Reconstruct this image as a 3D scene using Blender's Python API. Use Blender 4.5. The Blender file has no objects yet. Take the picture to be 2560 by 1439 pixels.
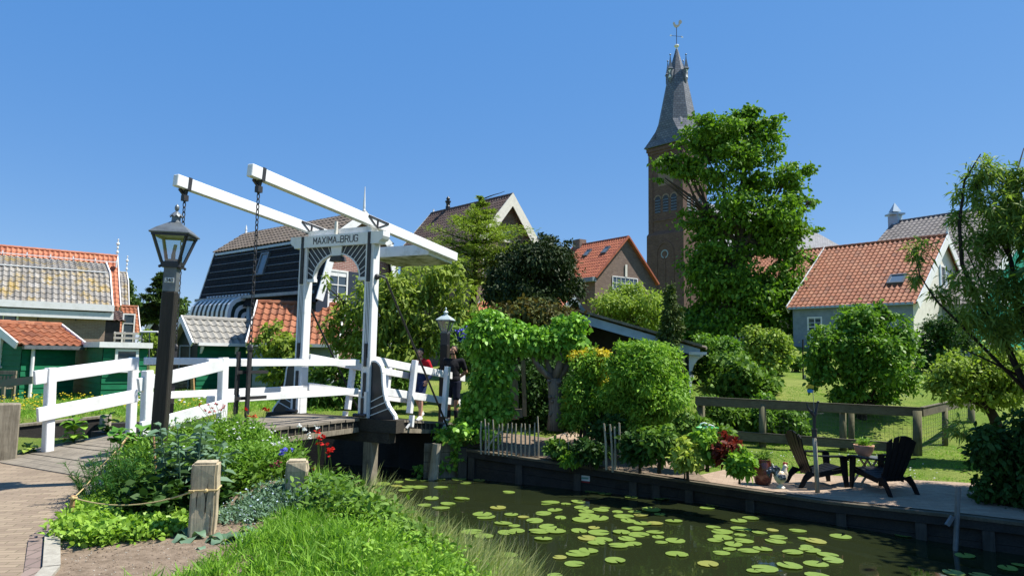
import bpy, bmesh, math, random
import numpy as np
from mathutils import Vector, Matrix
from mathutils.geometry import delaunay_2d_cdt
random.seed(7)
RNG = np.random.default_rng(11)
R = math.radians
SC = bpy.context.scene
COL = SC.collection

# ------------------------------------------------------------------ camera, sky, sun
FOC, PITCH, ROLL, CAMZ = 1741.46, .0985, .017, 1.62
CX, CY = 1280.0, 719.5
cF = Vector((0, math.cos(PITCH), math.sin(PITCH)))
cU0 = Vector((0, -math.sin(PITCH), math.cos(PITCH)))
cR = math.cos(ROLL) * Vector((1, 0, 0)) + math.sin(ROLL) * cU0
cU = -math.sin(ROLL) * Vector((1, 0, 0)) + math.cos(ROLL) * cU0
cam = bpy.data.cameras.new('camera')
cam.sensor_width = 36.0
cam.lens = 36.0 * FOC / 2560
cam.clip_end = 6000
camo = bpy.data.objects.new('camera', cam)
COL.objects.link(camo)
camo.matrix_world = Matrix(((cR.x, cU.x, -cF.x, 0), (cR.y, cU.y, -cF.y, 0), (cR.z, cU.z, -cF.z, CAMZ), (0, 0, 0, 1)))
SC.camera = camo
SUN_EL, SUN_AZ = R(58), R(84)           # azimuth clockwise from +Y
W = bpy.data.worlds.new('World')
SC.world = W
W.use_nodes = True
nt = W.node_tree
sky = nt.nodes.new('ShaderNodeTexSky')
sky.sky_type = 'NISHITA'
sky.sun_disc = False
sky.sun_elevation = SUN_EL
sky.sun_rotation = SUN_AZ
sky.air_density = 1.0
sky.dust_density = 0.0
sky.altitude = 2500
sky.ozone_density = 2.2
bg = nt.nodes['Background']
sm_ = nt.nodes.new('ShaderNodeVectorMath'); sm_.operation = 'MULTIPLY_ADD'      # clear, evenly blue air
sm_.inputs[1].default_value = (.452, .361, .212); sm_.inputs[2].default_value = (.111, .950, 2.932)
nt.links.new(sky.outputs[0], sm_.inputs[0])
nt.links.new(sm_.outputs[0], bg.inputs[0])
bg.inputs[1].default_value = 0.11
sl = bpy.data.lights.new('sun', 'SUN')
sl.energy = 5.0
sl.angle = R(.53)
sl.color = (1, .955, .88)
so = bpy.data.objects.new('sun', sl)
COL.objects.link(so)
sd = Vector((math.sin(SUN_AZ) * math.cos(SUN_EL), math.cos(SUN_AZ) * math.cos(SUN_EL), math.sin(SUN_EL)))
so.rotation_euler = sd.to_track_quat('Z', 'Y').to_euler()
SC.view_settings.view_transform = 'Standard'
SC.view_settings.look = 'None'
SC.view_settings.exposure = 0.85
SC.view_settings.gamma = 1

def ray(px, py): return cF + (px - CX) / FOC * cR - (py - CY) / FOC * cU
def at(px, py, d):
    r = ray(px, py)
    return Vector((0, 0, CAMZ)) + r * (d / r.y)
def gnd(px, py, z):
    r = ray(px, py)
    return Vector((0, 0, CAMZ)) + r * ((z - CAMZ) / r.z)
def m_px(n, d): return n * d / FOC

# ------------------------------------------------------------------ materials
def newmat(name):
    m = bpy.data.materials.new(name)
    m.use_nodes = True
    t = m.node_tree
    return m, t, t.nodes['Principled BSDF'], t.nodes, t.links
def rgb(c): return (c[0], c[1], c[2], 1)
def mixc(t, fac, a, b):
    n = t.nodes.new('ShaderNodeMix'); n.data_type = 'RGBA'
    for sock, v in ((n.inputs[0], fac), (n.inputs[6], a), (n.inputs[7], b)):
        if isinstance(v, bpy.types.NodeSocket): t.links.new(v, sock)
        elif isinstance(v, (tuple, list)): sock.default_value = rgb(v)
        else: sock.default_value = v
    return n.outputs[2]
def noise(t, vec, scale, detail=4, rough=.6):
    n = t.nodes.new('ShaderNodeTexNoise')
    n.inputs['Scale'].default_value = scale; n.inputs['Detail'].default_value = detail; n.inputs['Roughness'].default_value = rough
    if vec is not None: t.links.new(vec, n.inputs['Vector'])
    return n.outputs['Fac']
def ramp(t, fac, stops):
    n = t.nodes.new('ShaderNodeValToRGB')
    e = n.color_ramp.elements
    while len(e) < len(stops): e.new(.5)
    for i, (p, c) in enumerate(stops):
        e[i].position = p; e[i].color = rgb(c) if isinstance(c, (tuple, list)) else (c, c, c, 1)
    t.links.new(fac, n.inputs[0])
    return n.outputs[0]
def mapping(t, out, scale=(1, 1, 1), rot=(0, 0, 0)):
    n = t.nodes.new('ShaderNodeMapping')
    n.inputs['Scale'].default_value = scale; n.inputs['Rotation'].default_value = rot
    t.links.new(out, n.inputs[0])
    return n.outputs[0]
def bump(t, h, strength, dist, b):
    n = t.nodes.new('ShaderNodeBump')
    n.inputs['Strength'].default_value = strength; n.inputs['Distance'].default_value = dist
    t.links.new(h, n.inputs['Height']); t.links.new(n.outputs[0], b.inputs['Normal'])
def coord(t, which='Object'):
    n = t.nodes.new('ShaderNodeTexCoord')
    return n.outputs[which]
def plain(name, c, c2=None, scale=6, rough=.7, bmp=.15, bs=40, spec=.35, metal=0, lo=.35, hi=.7, stretch=(1, 1, 1)):
    m, t, b, N, L = newmat(name)
    v = mapping(t, coord(t), stretch)
    c2 = c2 or tuple(x * .75 for x in c)
    f = ramp(t, noise(t, v, scale, 6, .65), [(lo, 0.), (hi, 1.)])
    L.new(mixc(t, f, c, c2), b.inputs['Base Color'])
    b.inputs['Roughness'].default_value = rough; b.inputs['Specular IOR Level'].default_value = spec; b.inputs['Metallic'].default_value = metal
    if bmp: bump(t, noise(t, v, bs, 5), bmp, .01, b)
    return m
def wood(name, c, c2, rough=.85, axis='z', scale=3):
    st = {'z': (1, 1, .06), 'x': (.06, 1, 1), 'y': (1, .06, 1)}[axis]
    m, t, b, N, L = newmat(name)
    o = coord(t)
    g = noise(t, mapping(t, o, tuple(s * 1 for s in st)), 45, 6, .7)
    big = noise(t, o, scale, 4)
    a = mixc(t, ramp(t, g, [(.3, 0.), (.72, 1.)]), c, c2)
    k = mixc(t, ramp(t, big, [(.45, 0.), (.75, .6)]), a, tuple(x * .55 for x in c2))
    L.new(k, b.inputs['Base Color'])
    b.inputs['Roughness'].default_value = rough; b.inputs['Specular IOR Level'].default_value = .2
    bump(t, g, .5, .008, b)
    return m
def leafmat(name, c1, c2, trans=.3, rough=.55, spec=.15, tint=(1.25, 1.35, .6)):
    m, t, b, N, L = newmat(name)
    g = N.new('ShaderNodeNewGeometry')
    big = noise(t, coord(t), 1.3, 3)
    ad = N.new('ShaderNodeMath'); ad.operation = 'MULTIPLY_ADD'
    L.new(big, ad.inputs[0]); ad.inputs[1].default_value = .7
    sb = N.new('ShaderNodeMath'); sb.operation = 'MULTIPLY'; L.new(g.outputs['Random Per Island'], sb.inputs[0]); sb.inputs[1].default_value = .62
    L.new(sb.outputs[0], ad.inputs[2])
    col = ramp(t, ad.outputs[0], [(.12, c1), (.9, c2)])
    L.new(col, b.inputs['Base Color'])
    b.inputs['Roughness'].default_value = rough; b.inputs['Specular IOR Level'].default_value = spec
    tr = N.new('ShaderNodeBsdfTranslucent')
    mu = N.new('ShaderNodeMix'); mu.data_type = 'RGBA'; mu.blend_type = 'MULTIPLY'; mu.inputs[0].default_value = 1
    L.new(col, mu.inputs[6]); mu.inputs[7].default_value = rgb(tint)
    L.new(mu.outputs[2], tr.inputs[0])
    mx = N.new('ShaderNodeMixShader'); mx.inputs[0].default_value = trans
    L.new(b.outputs[0], mx.inputs[1]); L.new(tr.outputs[0], mx.inputs[2])
    L.new(mx.outputs[0], N['Material Output'].inputs[0])
    return m
def brickmat(name, c1, c2, mortar, bw=.22, rh=.066, rough=.9, rot=0, ms=.009, bstr=.5, dirt=.5):
    m, t, b, N, L = newmat(name)
    uv = mapping(t, coord(t, 'UV'), (1, 1, 1), (0, 0, rot))
    n = N.new('ShaderNodeTexBrick')
    L.new(uv, n.inputs['Vector'])
    n.inputs['Scale'].default_value = 1; n.inputs['Brick Width'].default_value = bw; n.inputs['Row Height'].default_value = rh
    n.inputs['Mortar Size'].default_value = ms; n.inputs['Mortar Smooth'].default_value = .3; n.inputs['Bias'].default_value = 0
    n.inputs['Color1'].default_value = rgb(c1); n.inputs['Color2'].default_value = rgb(c2); n.inputs['Mortar'].default_value = rgb(mortar)
    d = ramp(t, noise(t, coord(t), 1.1, 6, .7), [(.3, 0.), (.75, dirt)])
    L.new(mixc(t, d, n.outputs['Color'], tuple(x * .55 for x in c1)), b.inputs['Base Color'])
    b.inputs['Roughness'].default_value = rough; b.inputs['Specular IOR Level'].default_value = .2
    iv = N.new('ShaderNodeMath'); iv.operation = 'SUBTRACT'; iv.inputs[0].default_value = 1; L.new(n.outputs['Fac'], iv.inputs[1])
    bump(t, iv.outputs[0], bstr, .01, b)
    return m
def tilemat(name, cols, tw, tl, moss=None, mossamt=.0, rough=.75, spec=.3):
    m, t, b, N, L = newmat(name)
    uv = mapping(t, coord(t, 'UV'), (1 / tw, 1 / tl, 1))
    fl = N.new('ShaderNodeVectorMath'); fl.operation = 'FLOOR'; L.new(uv, fl.inputs[0])
    wn = N.new('ShaderNodeTexWhiteNoise'); wn.noise_dimensions = '2D'; L.new(fl.outputs[0], wn.inputs['Vector'])
    k = len(cols)
    c = ramp(t, wn.outputs['Value'], [(i / max(1, k - 1), cc) for i, cc in enumerate(cols)])
    st = ramp(t, noise(t, coord(t), 9, 5, .7), [(.35, 0.), (.8, .55)])
    c = mixc(t, st, c, tuple(x * .5 for x in cols[0]))
    if moss:
        mo = noise(t, coord(t), 1.4, 8, .75)
        c = mixc(t, ramp(t, mo, [(.62 - mossamt, 0.), (.70 - mossamt * .5, .9)]), c, moss)
    L.new(c, b.inputs['Base Color'])
    b.inputs['Roughness'].default_value = rough; b.inputs['Specular IOR Level'].default_value = spec
    bump(t, noise(t, coord(t), 60, 3), .2, .01, b)
    return m
def glassmat(name, c=(.05, .07, .09), rough=.05):
    m, t, b, N, L = newmat(name)
    b.inputs['Base Color'].default_value = rgb(c); b.inputs['Roughness'].default_value = rough; b.inputs['Specular IOR Level'].default_value = .8
    return m

M = {}
M['white'] = plain('white_paint', (.73, .73, .72), (.54, .54, .50), 5, .5, .12, 24, .35, lo=.48, hi=.86)
M['white_old'] = plain('weathered_white_paint', (.74, .74, .72), (.42, .43, .38), 5, .6, .2, 30, .3, lo=.5, hi=.85)
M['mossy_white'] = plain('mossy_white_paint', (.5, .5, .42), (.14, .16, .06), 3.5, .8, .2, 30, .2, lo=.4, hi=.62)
M['black'] = plain('black_paint', (.013, .014, .018), (.03, .03, .03), 6, .38, .08, 40, .45)
M['black_wood'] = wood('black_tarred_wood', (.014, .013, .012), (.04, .037, .03), .5)
M['iron'] = plain('black_iron', (.015, .015, .017), (.035, .03, .028), 20, .5, .2, 60, .5)
M['zinc'] = plain('zinc_sheet', (.17, .19, .20), (.10, .11, .115), 7, .45, .1, 30, .5, .4)
M['palezinc'] = plain('pale_zinc', (.45, .53, .54), (.33, .4, .41), 7, .45, .1, 30, .5, .1)
M['planks'] = wood('weathered_planks', (.27, .235, .185), (.15, .13, .10), .9, 'y')
M['graywood'] = wood('grey_oak', (.33, .29, .215), (.13, .108, .075), .9, 'z', 5)
M['darkwood'] = wood('dark_quay_timber', (.052, .047, .040), (.024, .022, .02), .85, 'x')
M['brownwood'] = wood('brown_timber', (.15, .125, .085), (.07, .058, .04), .9, 'x')
M['fencewood'] = wood('fence_timber', (.17, .15, .11), (.085, .075, .055), .9, 'x')
M['palewood'] = wood('pale_pole', (.48, .43, .32), (.25, .22, .16), .9, 'z')
M['bamboo'] = plain('bamboo', (.42, .26, .12), (.25, .15, .07), 18, .6, .1, 40)
M['rope'] = plain('rope', (.55, .42, .2), (.4, .3, .14), 90, .9, .4, 200)
M['green'] = plain('green_paint', (.008, .15, .066), (.009, .095, .045), 4, .6, .08, 30, .2, stretch=(1, 1, 3))
M['darkgreen'] = plain('dark_green_paint', (.016, .034, .026), (.01, .02, .017), 5, .55, .1, 30, .3)
M['teal'] = plain('teal_paint', (.0, .27, .17), (.0, .2, .13), 4, .5, .08, 30, .4)
M['bluegrey'] = plain('blue_grey_paint', (.24, .29, .32), (.17, .21, .235), 4, .55, .08, 30, .35)
M['slateblue'] = plain('pale_blue_paint', (.36, .47, .56), (.28, .38, .46), 4, .5, .06, 30, .35)
M['stubble'] = plain('short_beard', (.10, .055, .04), (.06, .035, .025), 60, .8, .2, 90, .2)
M['bark'] = wood('bark', (.10, .08, .06), (.04, .032, .025), .95)
M['darkbark'] = wood('dark_bark', (.04, .033, .026), (.018, .015, .012), .95)
M['greybark'] = wood('grey_bark', (.27, .22, .17), (.11, .09, .07), .95)
M['brick_brown'] = brickmat('brown_brick', (.16, .105, .082), (.24, .165, .13), (.30, .26, .22))
M['brick_left'] = brickmat('weathered_brick', (.28, .19, .14), (.36, .25, .19), (.38, .32, .26))
M['brick_red'] = brickmat('purple_red_brick', (.26, .115, .095), (.33, .16, .13), (.5, .44, .39))
M['brick_tower'] = brickmat('dark_tower_brick', (.10, .058, .047), (.15, .09, .073), (.15, .115, .10), bw=.3, rh=.1)
M['slate'] = brickmat('slate', (.115, .125, .145), (.18, .19, .21), (.05, .055, .065), bw=.45, rh=.34, ms=.03, rough=.6, dirt=.3)
M['slate_small'] = brickmat('slate_small', (.15, .165, .19), (.19, .2, .22), (.07, .075, .085), bw=.3, rh=.22, ms=.02, rough=.6, dirt=.3)
M['paving'] = brickmat('clay_pavers', (.32, .25, .175), (.22, .165, .12), (.14, .12, .07), bw=.21, rh=.068, ms=.005, rot=R(-9), dirt=.6)
M['patio'] = brickmat('patio_pavers', (.37, .28, .20), (.29, .21, .15), (.26, .2, .14), bw=.2, rh=.1, ms=.006, rot=R(20), dirt=.2)
M['kerb'] = plain('concrete_kerb', (.36, .34, .28), (.24, .22, .18), 14, .9, .3, 60)
M['kerbbrick'] = brickmat('kerb_brick', (.25, .19, .16), (.2, .15, .13), (.12, .1, .08), bw=.11, rh=.21, ms=.008)
M['soil'] = plain('soil', (.235, .18, .13), (.12, .09, .062), 14, .95, .8, 50, .1)
M['glass'] = glassmat('dark_window_glass')
M['shutter'] = plain('dark_blue_shutter', (.02, .03, .05), (.03, .04, .06), 8, .5)
M['tile_orange'] = tilemat('orange_pantile', [(.25, .082, .038), (.34, .122, .056), (.29, .10, .046), (.37, .155, .08), (.18, .066, .036)], .24, .30, (.25, .15, .07), -.02)
M['tile_red'] = tilemat('red_pantile', [(.36, .10, .05), (.42, .135, .065), (.29, .08, .045)], .24, .33)
M['tile_bright'] = tilemat('bright_orange_pantile', [(.42, .15, .08), (.5, .19, .1), (.36, .12, .065)], .24, .33, (.4, .26, .1), .02)
M['tile_grey'] = tilemat('lichen_grey_tile', [(.20, .185, .165), (.29, .275, .25), (.24, .22, .195), (.34, .325, .30), (.17, .16, .145)], .22, .30, (.33, .225, .05), .115)
M['tile_shed'] = tilemat('grey_concrete_tile', [(.25, .24, .215), (.31, .295, .26), (.27, .26, .235)], .26, .32, (.17, .165, .14), .06)
M['tile_dark'] = tilemat('dark_brown_tile', [(.065, .042, .035), (.11, .07, .058), (.08, .055, .048), (.135, .10, .085)], .24, .30)
M['tile_dgrey'] = tilemat('dark_grey_tile', [(.12, .11, .105), (.18, .165, .155), (.145, .13, .125), (.22, .2, .19)], .26, .32, (.2, .13, .05), .0)
M['tile_brown'] = tilemat('grey_brown_tile', [(.14, .11, .085), (.17, .14, .11), (.12, .095, .075)], .25, .3, (.19, .16, .09), .04)
M['tile_black'] = tilemat('black_glazed_tile', [(.010, .010, .010), (.018, .018, .018), (.013, .013, .013)], .25, .36, rough=.6, spec=.25)
M['stain_white'] = plain('cream_paint', (.72, .69, .60), (.6, .57, .49), 4, .6, .08, 30)
M['leaf_maple'] = leafmat('maple_leaves', (.025, .075, .009), (.16, .30, .03), .32)
M['leaf_cherry'] = leafmat('cherry_leaves', (.07, .13, .018), (.28, .36, .06), .34)
M['leaf_yew'] = leafmat('yew_needles', (.011, .024, .007), (.034, .058, .015), .08, .6, .2)
M['leaf_larch'] = leafmat('larch_needles', (.10, .17, .02), (.26, .35, .05), .25, .6, .2)
M['leaf_thuja'] = leafmat('thuja_sprays', (.025, .055, .012), (.085, .125, .025), .15, .6, .2)
M['leaf_ivy'] = leafmat('ivy_leaves', (.05, .17, .014), (.25, .47, .06), .25, .45, .22)
M['leaf_bright'] = leafmat('bright_leaves', (.05, .16, .016), (.25, .42, .05), .3)
M['leaf_light'] = leafmat('light_green_leaves', (.10, .18, .025), (.30, .40, .07), .32)
M['leaf_yellow'] = leafmat('yellow_leaves', (.33, .30, .02), (.62, .52, .05), .3, tint=(1.2, 1.15, .5))
M['leaf_lime'] = leafmat('lime_leaves', (.22, .32, .04), (.42, .48, .10), .32)
M['leaf_apple'] = leafmat('apple_leaves', (.03, .10, .012), (.16, .30, .035), .3, .5, .18)
M['leaf_willow'] = leafmat('willow_leaves', (.06, .13, .02), (.24, .34, .07), .35)
M['leaf_dark'] = leafmat('dark_shrub_leaves', (.015, .045, .010), (.05, .11, .022), .2)  # dark leaf tone, also standing in for foliage in shade
M['leaf_mid'] = leafmat('garden_leaves', (.03, .09, .014), (.15, .26, .04), .28)
M['leaf_red'] = leafmat('wine_red_leaves', (.085, .018, .012), (.22, .05, .028), .3, tint=(1.4, .7, .6))
M['leaf_wine'] = leafmat('bronze_leaves', (.045, .035, .015), (.11, .13, .03), .25, tint=(1.3, .9, .6))
M['leaf_salad'] = leafmat('salad_leaves', (.14, .28, .035), (.30, .46, .07), .3, .4)
M['leaf_sage'] = leafmat('sage_leaves', (.06, .13, .07), (.15, .24, .15), .2, .6, .2)
M['leaf_cabbage'] = leafmat('grey_green_leaves', (.07, .15, .08), (.15, .24, .15), .2, .5, .3)
M['leaf_fern'] = leafmat('feathery_leaves', (.02, .08, .014), (.05, .14, .025), .25)
M['leaf_mallow'] = leafmat('mallow_leaves', (.05, .17, .02), (.14, .32, .05), .3)
M['leaf_wild'] = leafmat('wild_herb_leaves', (.04, .13, .014), (.18, .32, .045), .3)
M['leaf_far'] = leafmat('far_tree_leaves', (.03, .07, .015), (.09, .15, .035), .2)
M['leaf_spruce'] = leafmat('spruce_needles', (.02, .05, .016), (.07, .12, .03), .12)
M['pad_old'] = leafmat('old_lily_pad', (.15, .20, .04), (.26, .26, .06), .12, .45, .3)
M['grass'] = leafmat('grass_blades', (.07, .20, .016), (.24, .42, .05), .35, .5, .3)
M['grass_seed'] = leafmat('seeding_grass', (.20, .28, .07), (.46, .46, .20), .3, .6, .2)
M['pad'] = leafmat('lily_pad', (.085, .17, .025), (.21, .29, .06), .12, .36, .4)
for nm, c in (('f_white', (.85, .85, .82)), ('f_red', (.55, .02, .015)), ('f_pink', (.6, .10, .2)), ('f_purple', (.13, .04, .3)), ('f_yellow', (.75, .6, .04)), ('f_blue', (.13, .13, .62)), ('f_pale', (.6, .7, .85))):
    M[nm] = leafmat('petal_' + nm[2:], tuple(x * .8 for x in c), c, .25, .6, .2, (1.1, 1.1, 1.1))
def groundmat():
    m, t, b, N, L = newmat('grass_ground')
    o = coord(t)
    f = ramp(t, noise(t, o, 2.2, 8, .7), [(.3, 0.), (.7, 1.)])
    g = mixc(t, f, (.085, .165, .02), (.19, .25, .045))
    f2 = ramp(t, noise(t, o, .35, 4, .6), [(.42, 0.), (.68, .75)])
    g = mixc(t, f2, g, (.26, .28, .075))
    sx = N.new('ShaderNodeSeparateXYZ'); L.new(o, sx.inputs[0])
    nz = N.new('ShaderNodeMath'); nz.operation = 'MULTIPLY_ADD'; L.new(noise(t, o, 3, 3), nz.inputs[0]); nz.inputs[1].default_value = .12; L.new(sx.outputs[2], nz.inputs[2])
    mr = N.new('ShaderNodeMapRange'); mr.inputs[1].default_value = -.74; mr.inputs[2].default_value = -.62; L.new(nz.outputs[0], mr.inputs[0])
    g = mixc(t, mr.outputs[0], (.035, .028, .018), g)          # mud low on the banks, dark also to paint the shade under the bridge
    L.new(g, b.inputs['Base Color']); b.inputs['Roughness'].default_value = .95; b.inputs['Specular IOR Level'].default_value = .1
    bump(t, noise(t, o, 22, 6, .8), 1.0, .06, b)
    return m
M['ground'] = groundmat()
def watermat():
    m, t, b, N, L = newmat('canal_water')
    o = coord(t)
    L.new(mixc(t, noise(t, o, .8, 3), (.012, .017, .007), (.019, .024, .009)), b.inputs['Base Color'])
    b.inputs['Roughness'].default_value = .03; b.inputs['IOR'].default_value = 1.33; b.inputs['Specular IOR Level'].default_value = .5
    bump(t, noise(t, mapping(t, o, (1, 1.6, 1)), 2.6, 2, .4), .035, .05, b)
    return m
M['water'] = watermat()

# ------------------------------------------------------------------ mesh helpers
def tag(o, label=None, cat=None, group=None, kind=None):
    if label: o['label'] = label
    if cat: o['category'] = cat
    if group: o['group'] = group
    if kind: o['kind'] = kind
    return o
def empty(name, loc, label, cat, group=None, rz=0):
    o = bpy.data.objects.new(name, None)
    o.empty_display_size = .2
    o.location = loc; o.rotation_euler = (0, 0, rz)
    COL.objects.link(o)
    return tag(o, label, cat, group)
def origin_of(p):
    o = Vector((0, 0, 0))
    while p is not None:
        o += p.location; p = p.parent
    return o
class MB:
    """collects faces in world coordinates (or local ones); build() links them as ONE mesh object"""
    def __init__(s): s.v = []; s.f = []; s.uv = []; s.sm = False
    def add(s, vs, fs, uv=None):
        b = len(s.v)
        s.v += [tuple(x) for x in vs]
        s.uv += (uv if uv else [None] * len(vs))
        s.f += [tuple(b + i for i in f) for f in fs]
        return s
    def frame(s, o, ax, ay, az, lo, hi):
        o = Vector(o); c = []
        for z in (lo[2], hi[2]):
            for x, y in ((lo[0], lo[1]), (hi[0], lo[1]), (hi[0], hi[1]), (lo[0], hi[1])):
                c.append(o + ax * x + ay * y + az * z)
        return s.add(c, [(3, 2, 1, 0), (4, 5, 6, 7), (0, 1, 5, 4), (1, 2, 6, 5), (2, 3, 7, 6), (3, 0, 4, 7)])
    def box(s, lo, hi): return s.frame((0, 0, 0), Vector((1, 0, 0)), Vector((0, 1, 0)), Vector((0, 0, 1)), lo, hi)
    def bar(s, p0, p1, w, h, up=(0, 0, 1), ext=0):
        p0 = Vector(p0); p1 = Vector(p1); a = (p1 - p0); n = a.length; a.normalize()
        up = Vector(up); sd_ = a.cross(up)
        if sd_.length < 1e-4: sd_ = a.cross(Vector((1, 0, 0)))
        sd_.normalize(); u_ = sd_.cross(a)
        return s.frame(p0, a, sd_, u_, (-ext, -w / 2, -h / 2), (n + ext, w / 2, h / 2))
    def prism(s, pts, d):
        n = len(pts); d = Vector(d)
        vs = [Vector(p) for p in pts] + [Vector(p) + d for p in pts]
        return s.add(vs, [tuple(range(n - 1, -1, -1)), tuple(range(n, 2 * n))] + [(i, (i + 1) % n, n + (i + 1) % n, n + i) for i in range(n)])
    def tube(s, pts, rad, n=8, cap=True):
        pts = [Vector(p) for p in pts]
        if not hasattr(rad, '__len__'): rad = [rad] * len(pts)
        vs = []; fs = []; prev = None
        for i, p in enumerate(pts):
            t = (pts[min(i + 1, len(pts) - 1)] - pts[max(i - 1, 0)]).normalized()
            if prev is None:
                x = t.orthogonal().normalized()
            else:
                x = (prev - t * prev.dot(t))
                x = x.normalized() if x.length > 1e-5 else t.orthogonal().normalized()
            prev = x; y = t.cross(x)
            for k in range(n):
                a = 2 * math.pi * k / n
                vs.append(p + (x * math.cos(a) + y * math.sin(a)) * rad[i])
        for i in range(len(pts) - 1):
            for k in range(n):
                a = i * n + k; b = i * n + (k + 1) % n
                fs.append((a, b, b + n, a + n))
        if cap: fs += [tuple(range(n - 1, -1, -1)), tuple(range((len(pts) - 1) * n, len(pts) * n))]
        return s.add(vs, fs)
    def lathe(s, prof, n, o=(0, 0, 0), ph=0, squash=(1, 1)):
        o = Vector(o); vs = []; fs = []
        for r, z in prof:
            for k in range(n):
                a = 2 * math.pi * (k + ph) / n
                vs.append(o + Vector((r * math.cos(a) * squash[0], r * math.sin(a) * squash[1], z)))
        m = len(prof)
        for i in range(m - 1):
            for k in range(n):
                a = i * n + k; b = i * n + (k + 1) % n
                fs.append((a, b, b + n, a + n))
        fs += [tuple(range(n - 1, -1, -1)), tuple(range((m - 1) * n, m * n))]
        return s.add(vs, fs)
    def ball(s, c, r, n=10, sc=(1, 1, 1)):
        c = Vector(c); vs = []; fs = []; m = max(5, n // 2 + 1)
        for i in range(m + 1):
            th = math.pi * i / m
            th = min(max(th, .04), math.pi - .04)
            for k in range(n):
                a = 2 * math.pi * k / n
                vs.append(c + Vector((r * sc[0] * math.sin(th) * math.cos(a), r * sc[1] * math.sin(th) * math.sin(a), -r * sc[2] * math.cos(th))))
        for i in range(m):
            for k in range(n):
                a = i * n + k; b = i * n + (k + 1) % n
                fs.append((a, b, b + n, a + n))
        fs += [tuple(range(n - 1, -1, -1)), tuple(range(m * n, (m + 1) * n))]
        return s.add(vs, fs)
    def poly(s, pts): return s.add(pts, [tuple(range(len(pts)))])
    def mesh(s, name, off, mat, smooth=False, uvrot=0):
        me = bpy.data.meshes.new(name)
        me.from_pydata([(x - off.x, y - off.y, z - off.z) for x, y, z in s.v], [], s.f)
        uvl = me.uv_layers.new(name='UVMap')
        me.update()
        data = np.zeros(len(me.loops) * 2, dtype=np.float32)
        cr, sr = math.cos(uvrot), math.sin(uvrot)
        for p in me.polygons:
            n = p.normal
            if abs(n.z) > .985: tx = Vector((cr, sr, 0)); ty = Vector((-sr, cr, 0))
            else:
                tx = Vector((-n.y, n.x, 0)).normalized(); ty = n.cross(tx)
            for li in p.loop_indices:
                vi = me.loops[li].vertex_index
                u = s.uv[vi]
                if u is None:
                    co = Vector(s.v[vi]); u = (co.dot(tx), co.dot(ty))
                data[2 * li] = u[0]; data[2 * li + 1] = u[1]
        uvl.data.foreach_set('uv', data)
        for m_ in (mat if isinstance(mat, list) else [mat]): me.materials.append(m_)
        if smooth: me.polygons.foreach_set('use_smooth', [True] * len(me.polygons))
        me.update()
        return me
    def build(s, name, mat, parent=None, smooth=False, label=None, cat=None, group=None, kind=None, loc=None, uvrot=0):
        if parent is None and loc is None: off = Vector((0, 0, 0))
        elif parent is None: off = Vector(loc)
        else: off = origin_of(parent)
        me = s.mesh(name, off, mat, smooth, uvrot)
        o = bpy.data.objects.new(name, me)
        COL.objects.link(o)
        if parent is not None: o.parent = parent
        elif loc is not None: o.location = loc
        return tag(o, label, cat, group, kind)
def bevel(o, w=.006, seg=1):
    bm = bmesh.new(); bm.from_mesh(o.data)
    bmesh.ops.remove_doubles(bm, verts=bm.verts, dist=1e-5)
    bmesh.ops.bevel(bm, geom=[e for e in bm.edges if len(e.link_faces) == 2 and e.calc_face_angle(0) > .6], offset=w, segments=seg, affect='EDGES', clamp_overlap=True)
    bm.to_mesh(o.data); bm.free()
    return o
def copy_tree(o, parent=None):
    c = o.copy(); COL.objects.link(c); c.parent = parent
    for ch in list(o.children): copy_tree(ch, c)
    return c

# ---- leaves
def leaf_mesh(name, P, A, Nn, L, Wd, mat, parent, droop=.15, pos=.45, oval=None):
    """one four sided folded leaf per row: P base, A axis, Nn leaf normal"""
    n = len(P); off = np.array(origin_of(parent)) if parent is not None else np.zeros(3)
    A = A / (np.linalg.norm(A, axis=1, keepdims=True) + 1e-9)
    S = np.cross(A, Nn); S /= (np.linalg.norm(S, axis=1, keepdims=True) + 1e-9)
    L = np.broadcast_to(np.asarray(L, float).reshape(-1, 1), (n, 1)); Wd = np.broadcast_to(np.asarray(Wd, float).reshape(-1, 1), (n, 1))
    if oval is None: oval = float(np.mean(Wd / L)) > .3
    T = np.array([0, 0, 1.]) * L * droop
    if oval:
        V = np.empty((n, 6, 3)); U = np.cross(S, A)
        V[:, 0] = P
        for i, (t, w, sg) in ((1, (.26, .42, 1)), (2, (.66, .40, 1)), (4, (.66, .40, -1)), (5, (.26, .42, -1))):
            V[:, i] = P + A * L * t + S * Wd * w * sg + U * Wd * .12 - T * t * t
        V[:, 3] = P + A * L - T
        V -= off
        return quads_obj(name, V.reshape(-1, 3), 6, mat, parent)
    V = np.empty((n, 4, 3))
    V[:, 0] = P
    V[:, 1] = P + A * L * pos + S * Wd * .5
    V[:, 2] = P + A * L - T
    V[:, 3] = P + A * L * pos - S * Wd * .5
    V -= off
    return quads_obj(name, V.reshape(-1, 3), 4, mat, parent)
def quads_obj(name, verts, k, mat, parent):
    nv = len(verts); nf = nv // k
    me = bpy.data.meshes.new(name)
    me.vertices.add(nv); me.vertices.foreach_set('co', verts.astype(np.float32).ravel())
    me.loops.add(nv); me.loops.foreach_set('vertex_index', np.arange(nv, dtype=np.int32))
    me.polygons.add(nf); me.polygons.foreach_set('loop_start', np.arange(0, nv, k, dtype=np.int32))
    me.update(calc_edges=True); me.validate()
    for m_ in (mat if isinstance(mat, list) else [mat]): me.materials.append(m_)
    o = bpy.data.objects.new(name, me); COL.objects.link(o)
    if parent is not None: o.parent = parent
    return o
def unit(n):
    d = RNG.normal(size=(n, 3)); return d / np.linalg.norm(d, axis=1, keepdims=True)
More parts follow.
